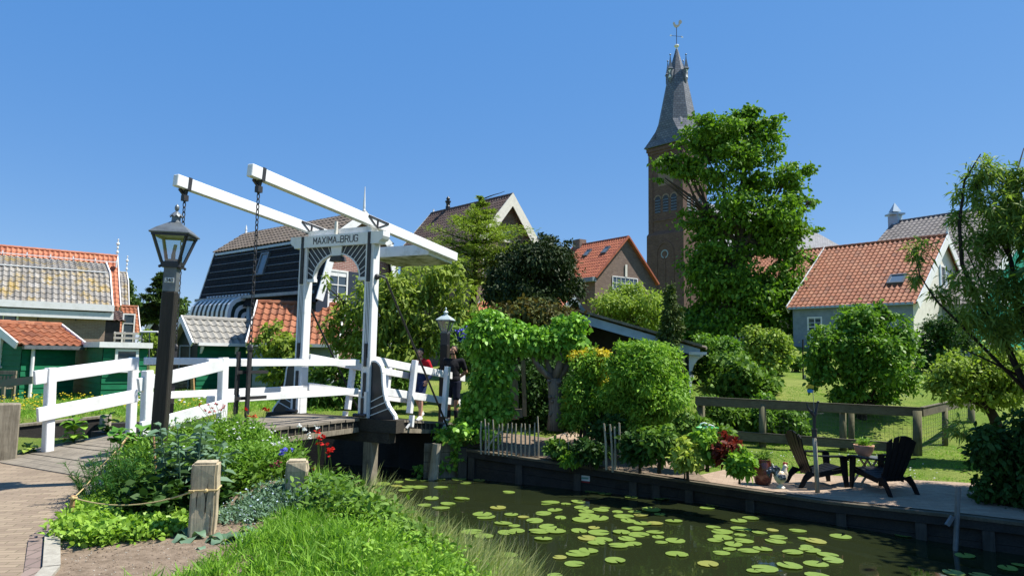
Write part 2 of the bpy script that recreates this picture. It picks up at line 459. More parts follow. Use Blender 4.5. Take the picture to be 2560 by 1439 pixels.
def crown(name, blobs, n, per, L, Wd, mat, parent, cr=.35, flat=.6, inner=.5, up=.35, droop=.2, jit=.8, lj=.5, fill=0, low=-1, lump=9):
    """blobs: (x,y,z,rx,ry,rz); leaves grouped in sprays near the blobs' surfaces"""
    B = np.array(blobs, float)
    if lump:
        nb = []; cw_ = []
        for q in B:
            nb.append(np.concatenate([q[:3], q[3:] * .7])); cw_.append(.55)
            for k in range(lump):
                d_ = unit(1)[0]; d_[2] = d_[2] * .85 + .12; f = RNG.uniform(.16, .46)
                nb.append(np.concatenate([q[:3] + d_ * q[3:] * RNG.uniform(.62, 1.08 - .3 * f), q[3:] * f])); cw_.append(1.15)
        B = np.array(nb)
    wgt = (B[:, 3] * B[:, 4] + B[:, 3] * B[:, 5] + B[:, 4] * B[:, 5]) * (np.array(cw_) if lump else 1); wgt /= wgt.sum()
    nc = max(1, n // per)
    bi = RNG.choice(len(B), nc, p=wgt)
    d = unit(nc)
    d[:, 2] = np.maximum(d[:, 2], low)
    rr = inner + (1.03 - inner) * RNG.random(nc) ** .55
    C = B[bi, :3] + d * B[bi, 3:] * rr[:, None]
    out = d / B[bi, 3:]; out /= np.linalg.norm(out, axis=1, keepdims=True)
    C = np.repeat(C, per, 0); out = np.repeat(out, per, 0); m = len(C)
    off = RNG.normal(size=(m, 3)) * cr * .5; off[:, 2] *= flat
    rad = np.repeat(B[bi, 3:].mean(axis=1), per); off *= np.clip(rad / (cr * 1.1), .3, 1)[:, None]
    P = C + off
    ax = out * .6 + unit(m) * jit + np.array([0, 0, -.15]); nn = out * .5 + np.array([0, 0, 1.]) * up + unit(m) * .55
    l = L * (1 + lj * (RNG.random(m) - .5) * 2)
    return leaf_mesh(name, P, ax, nn, l, l * (Wd / L), mat, parent, droop)
def pxblobs(d, lst):
    out = []
    for b in lst:
        px, py, rx, ry = b[:4]; dd = b[4] if len(b) > 4 else 0; dep = b[5] if len(b) > 5 else 1.
        p = at(px, py, d + dd); k = (d + dd) / FOC
        out.append((p.x, p.y, p.z, rx * k, rx * k * dep, ry * k))
    return out
def limb(mb, p0, p1, r0, r1, wob=.08, n=5, sides=7):
    p0 = Vector(p0); p1 = Vector(p1); pts = []
    L = (p1 - p0).length
    for i in range(n + 1):
        t = i / n; q = p0.lerp(p1, t)
        if 0 < i < n: q += Vector((random.uniform(-1, 1), random.uniform(-1, 1), random.uniform(-.4, .4))) * L * wob * .5
        pts.append(q)
    mb.tube(pts, [r0 + (r1 - r0) * i / n for i in range(n + 1)], sides)
    return pts

# ------------------------------------------------------------------ terrain
WATER = -1.03
NEAR = [(14, -6), (4, .5), (2.3, 3.2), (1.35, 5.2), (.9, 6.6), (.25, 8.0), (-.6, 9.3), (-1.5, 10.4), (-2.3, 11.3), (-3.5, 11.9), (-4.6, 11.8), (-6.3, 11.4), (-8.5, 11.6), (-14, 12), (-30, 12)]
QUAY = [(-1.02, 15.6, -.41), (1.18, 14.5, -.53), (2.61, 13.8, -.61), (3.22, 13.55, -.65), (5.28, 11.86, -.68), (6.75, 10.5, -.60), (9.3, 8.5, -.55), (14, 5.0, -.5)]
FAR = [(-30, 14.5), (-13, 13.8), (-9.3, 14.2), (-6.3, 16.6), (-4, 17.2), (-2.6, 16.9), (-1.75, 15.9)] + [q[:2] for q in QUAY]
def qtop(x): return interp(x, [(q[0], q[2]) for q in QUAY])
WPOLY = NEAR + FAR
def inpoly(x, y, P):
    c = False; j = len(P) - 1
    for i in range(len(P)):
        xi, yi = P[i]; xj, yj = P[j]
        if (yi > y) != (yj > y) and x < (xj - xi) * (y - yi) / (yj - yi) + xi: c = not c
        j = i
    return c
def dline(x, y, P):
    best = 1e9
    for (ax, ay), (bx, by) in zip(P, P[1:]):
        dx, dy = bx - ax, by - ay
        t = max(0, min(1, ((x - ax) * dx + (y - ay) * dy) / (dx * dx + dy * dy)))
        best = min(best, math.hypot(x - ax - t * dx, y - ay - t * dy))
    return best
def smooth(a, b, t):
    t = max(0, min(1, (t - a) / (b - a))); return t * t * (3 - 2 * t)
def interp(x, pts):
    if x <= pts[0][0]: return pts[0][1]
    for (a, va), (b, vb) in zip(pts, pts[1:]):
        if x <= b: return va + (vb - va) * (x - a) / (b - a)
    return pts[-1][1]
YAW = 1.1214
bu = Vector((math.cos(YAW), math.sin(YAW), 0)); bv = Vector((math.sin(YAW), -math.cos(YAW), 0)); bw = Vector((0, 0, 1))
BO = Vector((-3.511, 13.949, .41))
def land(x, y):
    s = (x - BO.x) * bu.x + (y - BO.y) * bu.y
    near = interp(s, [(-7.4, .0), (-5.7, .13), (-3.66, .34), (-3.0, .34)])
    if y < 12.2 and dline(x, y, NEAR) < dline(x, y, FAR): 
        return near
    right = interp(y, [(14.0, qtop(x)), (16.6, -.42), (17.3, -.34), (19.5, .38), (22, .88), (30, 1.55), (36, 2.5), (60, 3.0), (200, 1.0)])
    left = interp(y, [(12, .12), (22, .2), (30, .28), (60, .5), (200, .5)])
    mid = interp(y, [(15.5, qtop(x)), (16.5, -.3), (17.5, -.05), (25, .4), (40, 1.2), (60, 2), (200, 1.0)])
    if x > 0: return mid + (right - mid) * smooth(.5, 4, x)
    return left + (mid - left) * smooth(-9, -2, x) if y > 20 else left + (mid - left) * smooth(-4, -1.5, x)
def zt(x, y):
    if inpoly(x, y, WPOLY):
        d = min(dline(x, y, NEAR), dline(x, y, FAR))
        return WATER - .05 - min(.6, d * .6)
    dn = dline(x, y, NEAR); df = dline(x, y, FAR); l = land(x, y)
    if dn < df:
        if x > -4.0: return WATER - .02 + (l - WATER + .02) * (.35 * min(1, dn / 2.4) + .65 * smooth(0, 2.4, dn))
        return WATER + (l - WATER) * smooth(0, .55, dn)
    return WATER + (l - WATER) * smooth(.22, .5, df)
def axis_pts(lo, hi, step, far, n):
    a = list(np.arange(lo, hi + 1e-6, step))
    g = np.geomspace(1, far, n)
    return [lo - x for x in g[::-1]] + a + [hi + x for x in g]
XS = axis_pts(-14, 15, .25, 2500, 26); YS = [-30, -15, -6, -2] + list(np.arange(0, 38.1, .25)) + [38 + x for x in np.geomspace(1, 3000, 26)]
vs = []; fs = []
for y in YS:
    for x in XS:
        z = zt(x, y)
        if 2.5 < y < 38: z += .02 * math.sin(x * 2.1 + y * 1.3) * math.sin(y * 2.7 - x)
        vs.append((x, y, z))
nx = len(XS)
for j in range(len(YS) - 1):
    for i in range(nx - 1):
        fs.append((j * nx + i, j * nx + i + 1, (j + 1) * nx + i + 1, (j + 1) * nx + i))
MB().add(vs, fs, [(0, 0)] * len(vs)).build('ground', M['ground'], smooth=True, kind='structure')
MB().poly([(-32, 0, WATER), (20, 0, WATER), (20, 20, WATER), (-32, 20, WATER)]).build('water', M['water'], kind='structure')
def sheet(name, poly, mat, dz, res=.3, zf=zt, uvrot=0, **kw):
    xs = [p[0] for p in poly]; ys = [p[1] for p in poly]
    pts = [Vector(p) for p in poly]; n = len(pts)
    for x in np.arange(min(xs), max(xs), res):
        for y in np.arange(min(ys), max(ys), res):
            if inpoly(x, y, poly): pts.append(Vector((x, y)))
    ov, oe, of, _, _, _ = delaunay_2d_cdt(pts, [(i, (i + 1) % n) for i in range(n)], [], 1, 1e-4)
    mb = MB().add([(v.x, v.y, zf(v.x, v.y) + dz) for v in ov], [tuple(f) for f in of])
    o = mb.build(name, mat, uvrot=uvrot, **kw)
    for p in o.data.polygons:
        if p.normal.z < 0: o.data.flip_normals(); break
    return o
PATH = [(-12, 2), (-2.2, 2), (-3.0, 4.3), (-3.35, 5.2), (-3.9, 6.05), (-4.62, 8.02), (-6.72, 9.42), (-12, 9.6)]
sheet('brick_path', PATH, M['paving'], .03, kind='structure')
PATIO = [(3.75, 13.2), (5.32, 11.92), (6.8, 10.56), (9.35, 8.56), (12.5, 6.4), (12.5, 11.4), (8.4, 13.1), (5.6, 14.3), (4.4, 14.5), (3.75, 14.0)]
sheet('patio', PATIO, M['patio'], .03, .4, zf=land, kind='structure')
sheet('garden_path', [(.9, 16.6), (2.8, 15.0), (3.75, 14.3), (4.2, 14.7), (3.0, 15.8), (1.5, 17.2)], M['patio'], .03, .4, zf=land, kind='structure')
sheet('soil_bed', [(-2.95, 4.3), (-1.9, 4.3), (-1.9, 5.6), (-2.2, 6.5), (-2.6, 8), (-4.0, 8.6), (-4.6, 8.02), (-3.87, 6.05), (-3.3, 5.2)], M['soil'], .035, .25, kind='structure')
sheet('quay_bed', [(-.95, 15.7), (1.22, 14.58), (2.65, 13.88), (3.75, 13.2), (3.75, 14.3), (2.8, 15.0), (.9, 16.6), (-.6, 17.0)], M['soil'], .03, .4, zf=land, kind='structure')

# ------------------------------------------------------------------ the drawbridge
def bp(u, v, w): return BO + bu * u + bv * v + bw * w
def bbox(mb, lo, hi): return mb.frame(BO, bu, bv, bw, lo, hi)
bC, bA, bHT, bHB, bBM, bBH, bTT = .843, .101, 3.6, 3.362, .842, .06, .2
bridge = empty('drawbridge', bp(0, 0, 0), 'white wooden drawbridge with two raised balance beams and chains over the canal', 'drawbridge')
for s in (-1, 1):
    mb = MB(); bbox(mb, (-bA, s * bC - bA, 0), (bA, s * bC + bA, bHB))
    po = bevel(mb.build('post', M['white'], bridge), .008)
    g = MB()
    for k in (-.036, .0, .036): bbox(g, (-bA - .003, s * bC + k - .006, 1.15), (-bA + .002, s * bC + k + .006, 2.6))
    g.build('groove', M['black'], po)
    st = MB(); bbox(st, (-bA - .036, s * bC - .034, 2.62), (-bA - .004, s * bC + .034, 3.598))
    for z in (2.75, 2.95, 3.15, 3.35, 3.5): st.ball(bp(-bA - .036, s * bC, z), .014, 6)
    st.build('strap', M['iron'], po)
    st = MB(); bbox(st, (-bA - .03, s * bC - .028, .98), (-bA - .004, s * bC + .028, 1.42)); st.build('strap', M['iron'], po)
    st = MB(); bbox(st, (-bA - .03, s * bC - .028, .42), (-bA - .004, s * bC + .028, .86)); st.build('strap', M['iron'], po)
    st = MB(); bbox(st, (-bA - .05, s * bC - .1, .02), (-bA - .002, s * bC - .03, .5)); bbox(st, (-bA - .05, s * bC + .03, .02), (-bA - .002, s * bC + .09, .5)); st.build('hinge_block', M['white'], po)
    st = MB(); bbox(st, (-bA - .07, s * bC - .028, .05), (-bA - .004, s * bC + .028, .38)); st.tube([bp(-bA - .1, s * bC - .16, .06), bp(-bA - .1, s * bC + .12, .06)], .035, 8); st.build('hinge', M['iron'], po)
# lintel with moulded ends
e = 1.173
prof = []
for s in (1, -1):
    seg = [(s * (bC - bA - .04), bHB), (s * (bC + bA + .12), bHB - .0), (s * (bC + bA + .14), bHB + .055)]
    for k in range(1, 6):
        a = k / 6 * math.pi / 2
        seg.append((s * (bC + bA + .14 + .08 * math.sin(a)), bHB + .055 + .08 * (1 - math.cos(a))))
    seg += [(s * e, bHB + .14), (s * e, bHT)]
    prof += seg if s == 1 else seg[::-1]
mb = MB(); mb.prism([bp(-.13, v, w) for v, w in prof], bu * .22)
lin = mb.build('lintel', M['white'], bridge)
# stroke lettering
GL = {'M': [[(0, 0), (0, 1), (.5, .35), (1, 1), (1, 0)]], 'A': [[(0, 0), (.5, 1), (1, 0)], [(.2, .33), (.8, .33)]], 'X': [[(0, 0), (1, 1)], [(0, 1), (1, 0)]], 'I': [[(.5, 0), (.5, 1)]], '_': [[(0, .08), (1, .08)]],
      'B': [[(0, 0), (0, 1), (.65, 1), (.9, .88), (.9, .65), (.65, .53), (0, .53)], [(.65, .53), (.95, .4), (.95, .13), (.7, 0), (0, 0)]], 'R': [[(0, 0), (0, 1), (.65, 1), (.92, .87), (.92, .63), (.65, .5), (0, .5)], [(.5, .5), (.98, 0)]],
      'U': [[(0, 1), (0, .2), (.2, 0), (.8, 0), (1, .2), (1, 1)]], 'G': [[(1, .82), (.8, 1), (.2, 1), (0, .8), (0, .2), (.2, 0), (.8, 0), (1, .2), (1, .48), (.55, .48)]],
      '3': [[(0, 1), (1, 1), (.45, .6), (.9, .5), (1, .3), (.8, 0), (.2, 0), (0, .15)]], '4': [[(.75, 0), (.75, 1), (0, .3), (1, .3)]], '0': [[(.2, 0), (0, .2), (0, .8), (.2, 1), (.8, 1), (1, .8), (1, .2), (.8, 0), (.2, 0)]]}
def lettering(mb, text, o, ax, up, nrm, h, wid, gap, st, widths={}):
    x = 0
    for ch in text:
        w = wid * widths.get(ch, 1)
        for pl in GL[ch]:
            for a, b in zip(pl, pl[1:]):
                mb.bar(o + ax * (x + a[0] * w) + up * (a[1] * h), o + ax * (x + b[0] * w) + up * (b[1] * h), .006, st, nrm.cross(b_dir(ax, up, a, b, w, h)), st * .35)
        x += w + gap
    return x - gap
def b_dir(ax, up, a, b, w, h): return (ax * ((b[0] - a[0]) * w) + up * ((b[1] - a[1]) * h)).normalized()
txt = MB()
lettering(txt, 'MAXIMA_BRUG', bp(-.133, -.555, bHB + .065), bv, bw, -bu, .13, .085, .028, .0155, {'I': .28, '_': .6})
txt.build('lettering', M['black'], lin)
# arch spandrels, keystone, intrados
inn = bC - bA; sp = .6; w0 = bHB - .64; ry = .51
def arc(a): return (sp * math.cos(a), w0 + ry * math.sin(a) ** 1.0)
N_ = 18
for s in (-1, 1):
    pts = [arc(math.pi / 2 * k / N_) for k in range(N_ + 1)]
    ring = [(s * x, z) for x, z in pts] + [(0, bHB), (s * inn, bHB), (s * inn, w0)]
    mb = MB()
    for k in range(N_):
        a, b = pts[k], pts[k + 1]
        def outp(p):
            t = (p[1] - w0) / ry; 
            ang = math.atan2(p[1] - w0, p[0])
            if math.tan(ang) * inn <= (bHB - w0): return (inn, w0 + math.tan(ang) * inn)
            return ((bHB - w0) / math.tan(ang), bHB)
        oa, ob = outp(a), outp(b)
        q = [a, oa, ob, b]
        if oa[0] == inn and ob[1] == bHB and ob[0] < inn: q = [a, oa, (inn, bHB), ob, b]
        mb.prism([bp(-.05, s * x, z) for x, z in q], bu * .06)
    spd = mb.build('arch_board', M['black'], bridge)
    ln = MB()
    for k in range(1, 9):
        a = math.pi / 2 * (k - .35) / 9.2
        p = arc(a); d = Vector((.75, .85)).normalized() if 2 < k < 8 else Vector((.45, .9)).normalized() if k >= 8 else Vector((.9, .55)).normalized()
        t = min((inn - p[0]) / d.x, (bHB - p[1]) / d.y)
        ln.bar(bp(-.053, s * p[0], p[1]), bp(-.053, s * (p[0] + d.x * t), p[1] + d.y * t), .006, .012, bu.cross(bv * s * d.x + bw * d.y))
    ln.build('stripe', M['white'], spd)
    it = MB()
    for k in range(N_):
        a, b = pts[k], pts[k + 1]
        ia = (a[0] * .955, w0 + (a[1] - w0) * .945); ib = (b[0] * .955, w0 + (b[1] - w0) * .945)
        it.prism([bp(-.062, s * x, z) for x, z in (a, b, ib, ia)], bu * .09)
    it.prism([bp(-.07, s * x, z) for x, z in ((.555, w0 - .06), (inn, w0 - .06), (inn, w0), (.555, w0))], bu * .1)
    it.build('arch_edge', M['white'], bridge)
mb = MB(); mb.prism([bp(-.085, v, w) for v, w in ((-.11, bHB - .19), (.11, bHB - .19), (.14, bHB - .002), (-.14, bHB - .002))], bu * .1); mb.build('keystone', M['white'], bridge)
mb = MB(); mb.prism([bp(-.1, v, w) for v, w in ((-.16, bHB - .30), (.16, bHB - .30), (.12, bHB - .2), (-.12, bHB - .2))], bu * .16); mb.build('lamp_hood', M['iron'], bridge)
mb = MB(); bbox(mb, (-.02, -.80, bHT + .002), (.16, .80, bHT + .13)); mb.build('axle_beam', M['white'], bridge)
mb = MB(); mb.tube([bp(-.08, -.03, bHT + .004), bp(-.08, -.03, bHT + .27)], .034, 10); mb.build('flag_socket', M['stain_white'], bridge)
# balance beams
E1, h1, E2, h2 = 3.2, 4.155, 3.212, 3.651
pa = bp(-E1, 0, h1); bd = (bp(E2, 0, h2) - pa); bLn = bd.length; bd.normalize(); bn = bv.cross(bd).normalized()
if bn.z < 0: bn = -bn
for s in (-1, 1):
    mb = MB(); mb.frame(pa + bv * s * bBM, bd, bv, bn, (0, -bBH, -bTT), (bLn, bBH, 0))
    be = bevel(mb.build('balance_beam', M['white'], bridge), .01)
    t = MB(); t.frame(pa + bv * s * bBM, bd, bv, bn, (.215, -bBH - .008, -bTT - .01), (.28, bBH + .008, .01))
    o = pa + bv * s * bBM + bd * .2 - bn * (bTT + .005)
    for k in (-.12, .05):
        t.bar(pa + bv * s * bBM + bd * (.2 + k * .5) - bn * (bTT - .0) + bv * k * .4, bp(-3.0, s * bBM, 3.83), .03, .06, bu)
    bbox(t, (-3.045, s * bBM - .04, 3.74), (-2.955, s * bBM + .04, 3.84))
    t.build('strap', M['iron'], be)
    t = MB(); c = E1 + .0
    for sd_ in ((1, -1)):
        f = bv * (s * bBM + sd_ * (bBH + .006))
        q = pa + f
        L0, L1, Lc = c - .24, c + .42, c + .06
        t.bar(q + bd * L0 - bn * .03, q + bd * L1 - bn * .03, .012, .035, bn)
        t.bar(q + bd * Lc - bn * .03, q + bd * (Lc - .0) - bn * .2, .05, .012, bv)
        t.bar(q + bd * L0 - bn * .03, q + bd * (Lc - .0) - bn * .205, .012, .03, bn)
        t.bar(q + bd * L1 - bn * .03, q + bd * (Lc + .0) - bn * .205, .012, .03, bn)
    t.build('pivot_bracket', M['iron'], be)
    # chain and hanger bar
    ch = MB(); n = 30; top, bot = 3.80, 1.30; pit = (top - bot) / n
    for i in range(n):
        z = top - (i + .5) * pit; a = bu if i % 2 else bv; rr = .024; hh = pit * .5 + .012
        pts = []
        for k in range(13):
            th = 2 * math.pi * k / 12
            pts.append(bp(-3.0, s * bBM, z) + a * rr * math.cos(th) + bw * (hh * math.sin(th)))
        ch.tube(pts, .0085, 5, False)
    ch.build('chain', M['iron'], bridge)
    hb = MB(); bbox(hb, (-3.03, s * bBM - .02, -.2), (-2.97, s * bBM + .02, 1.22)); hb.ball(bp(-3, s * bBM, 1.27), .05, 8, (1, .6, 1.3))
    bbox(hb, (-3.18, s * bBM - .075, .88), (-2.55, s * bBM - .055, .93)); bbox(hb, (-3.18, s * bBM - .075, .48), (-2.55, s * bBM - .055, .53))
    bbox(hb, (-3.0, s * bBM - .07, .895), (-2.97, s * bBM, .925)); bbox(hb, (-3.0, s * bBM - .07, .49), (-2.97, s * bBM, .52))
    bbox(hb, (-3.13, s * bBM - .15, -.2), (-3.07, s * bBM - .11, 1.22))
    hb.build('hanger_bar', M['iron'], bridge)
mb = MB(); mb.frame(pa, bd, bv, bn, (E1 + 2.15, -bBM + bBH + .002, -bTT - .07), (E1 + 3.19, bBM - bBH - .002, -.03))
cw = mb.build('counterweight', M['white_old'], bridge)
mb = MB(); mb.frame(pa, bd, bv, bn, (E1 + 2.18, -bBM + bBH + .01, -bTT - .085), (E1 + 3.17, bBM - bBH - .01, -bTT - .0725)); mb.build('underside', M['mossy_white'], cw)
# decks
def deck(name, u0, u1, w0_, w1_, vh, drop=.26, frames=.17):
    mb = MB(); n = int(round((u1 - u0) / .2)); st = (u1 - u0) / n
    for i in range(n):
        a = u0 + i * st; wa = w0_ + (w1_ - w0_) * (i + .0) / n; wb = w0_ + (w1_ - w0_) * (i + 1) / n
        j = random.uniform(-.02, .02); k = random.uniform(-.004, .004)
        c = [(a + .006, -vh - j, wa), (a + st - .006, -vh - j, wb), (a + st - .006, vh + j, wb), (a + .006, vh + j, wa)]
        mb.prism([bp(x, y, z + k - .045) for x, y, z in c], bw * .045)
    d = mb.build(name, M['planks'], bridge)
    bl = MB()
    for s in (-1, 1):
        bl.prism([bp(x, s * (vh - .09), z) for x, z in ((u0, w0_ - .05), (u1, w1_ - .05), (u1, w1_ - .16), (u0, w0_ - .16))], bv * .05 * s)
    bl.build('side_board', M['darkwood'], d)
    sb = MB()
    for s in (-1, 1):
        sb.prism([bp(x, s * (vh - .085), z) for x, z in ((u0, w0_ - .17), (u1, w1_ - .17), (u1, w1_ - drop), (u0, w0_ - drop))], bv * .07 * s)
        for i in range(int((u1 - u0) / frames)):
            x = u0 + (i + .5) * frames; z = w0_ + (w1_ - w0_) * (x - u0) / (u1 - u0)
            sb.frame(bp(x, s * (vh - .03), z), bu, bv * s, bw, (-.006, -.0, -.168), (.006, .012, -.05))
    sb.build('edge_beam', M['graywood'], d)
    return d
deck('bascule_deck', -3.64, -.16, 0, 0, .80)
deck('ramp_deck', .16, 4.1, -.02, -.43, .86)
# railings
def rail(mb, pts, v, h, t): mb.prism([bp(u, v - t / 2, w) for u, w in pts] + [bp(u, v - t / 2, w - h) for u, w in pts[::-1]], bv * t)
for s in (-1, 1):
    v = s * .69
    mb = MB(); rail(mb, [(-3.66, 1.106), (-bA - .01, 1.106)], v, .115, .05); bevel(mb.build('upper_rail', M['white'], bridge), .006)
    mb = MB(); rail(mb, [(-3.62, .56), (-bA - .01, .56)], v, .115, .05); bevel(mb.build('lower_rail', M['white'], bridge), .006)
    v = s * .74
    mb = MB(); rail(mb, [(bA + .01, 1.2), (3.95, .75)], v, .16, .05); bevel(mb.build('upper_rail', M['white'], bridge), .006)
    mb = MB(); rail(mb, [(bA + .01, .62), (3.75, .17)], v, .16, .05); bevel(mb.build('lower_rail', M['white'], bridge), .006)
    for (ub, wb_, ut, wt) in ((1.47, -.29, 1.65, 1.10), (2.87, -.46, 3.01, .96)):
        vv = s * .82
        mb = MB(); mb.bar(bp(ub + .02, vv, wb_ + .28), bp(ut, vv, wt), .11, .11, bv)
        rp = bevel(mb.build('rail_post', M['white'], bridge), .006)
        k = MB(); k.bar(bp(ub, vv + s * .06, wb_), bp(ub + .03, vv + s * .06, wb_ + .24), .07, .1, bv); k.bar(bp(ub - .12, vv + s * .03, wb_ - .02), bp(ub, vv + s * .06, wb_ + .1), .03, .04, bv)
        k.build('foot', M['white_old'], rp)
    # wings
    prof = [(0, 0), (.56, 0), (.545, .06), (.47, .14), (.39, .23), (.33, .34), (.28, .50), (.25, .68), (.235, .86), (.20, .98), (.13, 1.05), (.06, 1.07), (0, 1.06)]
    P_ = [bp(-.04, s * (bC + bA + x), w + .002) for x, w in prof]
    mb = MB(); mb.prism(P_, bu * .08); wg = mb.build('wing', M['black'], bridge)
    ed = MB(); 
    for a, b in zip(prof[1:-1], prof[2:]):
        na = Vector((b[1] - a[1], a[0] - b[0])); na.normalize()
        q = [a, b, (b[0] + abs(na.x) * .035, b[1] + abs(na.y) * .035), (a[0] + abs(na.x) * .035, a[1] + abs(na.y) * .035)]
        ed.prism([bp(-.05, s * (bC + bA + x), w + .002) for x, w in q], bu * .1)
    for k in range(3):
        z = .05 + k * .13
        ed.bar(bp(-.043, s * (bC + bA + .01), z), bp(-.043, s * (bC + bA + .47 - k * .07), z + .17 - k * .01), .006, .016, bw)
    ed.build('wing_edge', M['white'], wg)
    # stays
    vt = s * (bC + bA + .01)
    if s == 1: pts = [bp(.0, vt, 2.72), bp(.0, vt + .12, 2.72), bp(.08, vt + .17, 2.69), bp(.22, vt + .17, 2.5), bp(2.72, 1.12, -.55)]
    else: pts = [bp(.0, vt, 2.72), bp(.0, vt - .1, 2.72), bp(.08, vt - .13, 2.69), bp(.2, vt - .13, 2.5), bp(2.6, -1.1, -.55)]
    mb = MB(); mb.tube(pts, .022, 8); mb.lathe([(.001, 0), (.06, 0), (.06, .02), (.03, .04), (.001, .04)], 12, (0, 0, 0)) if False else mb.ball(bp(0, vt + s * .01, 2.72), .06, 10)
    mb.build('stay_rod', M['iron'], bridge)
    # piles
    mb = MB(); mb.frame(bp(0, s * (bC + .12), 0), bu, bv, bw, (-.1, -.1, -2.2), (.1, .1, -.43)); mb.build('pile', M['graywood'], bridge)
mb = MB(); bbox(mb, (-.13, -1.62, -.24), (.13, 1.62, -.003)); bbox(mb, (-.11, -1.45, -.44), (.11, 1.45, -.245)); mb.build('sill_beam', wood('dark_oak', (.075, .065, .05), (.03, .026, .02), .9, 'x'), bridge)
# abutments: timber walls at both ends of the opening
mb = MB(); bbox(mb, (-3.9, -1.5, -1.6), (-3.66, 1.3, -.06)); mb.build('abutment', M['darkwood'], bridge)
mb = MB(); bbox(mb, (3.55, -2.4, -1.8), (3.75, 1.5, -.5)); mb.build('abutment', M['darkwood'], bridge)

# approach: plank walk and its two splayed fences
def strip_planks(name, A0, A1, B0, B1, n):
    mb = MB()
    for i in range(n):
        t0, t1 = i / n + .003, (i + 1) / n - .003; j = random.uniform(-.03, .03)
        q = []
        for t, (p, r) in ((t0, (A0, A1)), (t1, (A0, A1)), (t1, (B0, B1)), (t0, (B0, B1))):
            x = p[0] + (r[0] - p[0]) * t; y = p[1] + (r[1] - p[1]) * t
            q.append(Vector((x + j * .3, y + j, zt(x, y) + .045 + random.uniform(-.003, .003))))
        q2 = [q[0], q[1], q[2], q[3]]
        mb.prism([v - bw * .05 for v in q2], bw * .05)
    o = mb.build(name, M['planks'], kind='structure')
    return o
strip_planks('plank_walk', (-6.95, 9.3), (-5.95, 10.98), (-4.55, 8.0), (-4.2, 10.25), 13)
def approach(label, posts, rails):
    b0 = Vector((posts[0][0][0], posts[0][0][1], zt(*posts[0][0])))
    r = empty('white_fence', b0, label, 'fence', 'white approach fences of the drawbridge')
    for (bx, by), top, ln in posts:
        z = zt(bx, by); base = Vector((bx, by, z - .02)); tp = Vector((bx + ln[0], by + ln[1], top))
        mb = MB(); mb.bar(base, tp, .115, .115, ln and Vector((rails[0][1][0] - rails[0][0][0], rails[0][1][1] - rails[0][0][1], 0)))
        o = bevel(mb.build('post', M['white'], r), .01)
    for a, b, h in rails:
        mb = MB(); mb.bar(a, b, .05, h); bevel(mb.build('rail', M['white'], r), .006)
    return r
A1 = at(85, 944, 9.45); A2 = at(343, 908, 10.75); A3 = at(93, 1037, 9.45); A4 = at(343, 988, 10.75)
pb1 = gnd(122, 1118, .19); 
def ptop(px, py, d): return at(px, py, d).z
approach('white two rail fence left of the plank walk, standing farther out', [((at(120, 1118, 9.65).x, 9.65), ptop(110, 918, 9.65), (-.05, 0)), ((at(328, 1060, 10.85).x, 10.85), ptop(320, 892, 10.85), (-.03, 0))],
         [(A1, A2, m_px(33, 10)), (A3, A4, m_px(33, 10))])
C1 = at(345, 962, 9.2); C2 = at(556, 911, 10.3); C3 = at(352, 1070, 9.2); C4 = at(562, 1012, 10.3)
approach('white two rail fence behind the black lamp post', [((at(366, 1085, 9.3).x, 9.3), ptop(352, 925, 9.3), (-.04, 0)), ((at(556, 1035, 10.42).x, 10.42), ptop(548, 893, 10.42), (-.03, 0))],
         [(C1, C2, m_px(31, 9.8)), (C3, C4, m_px(30, 9.8))])

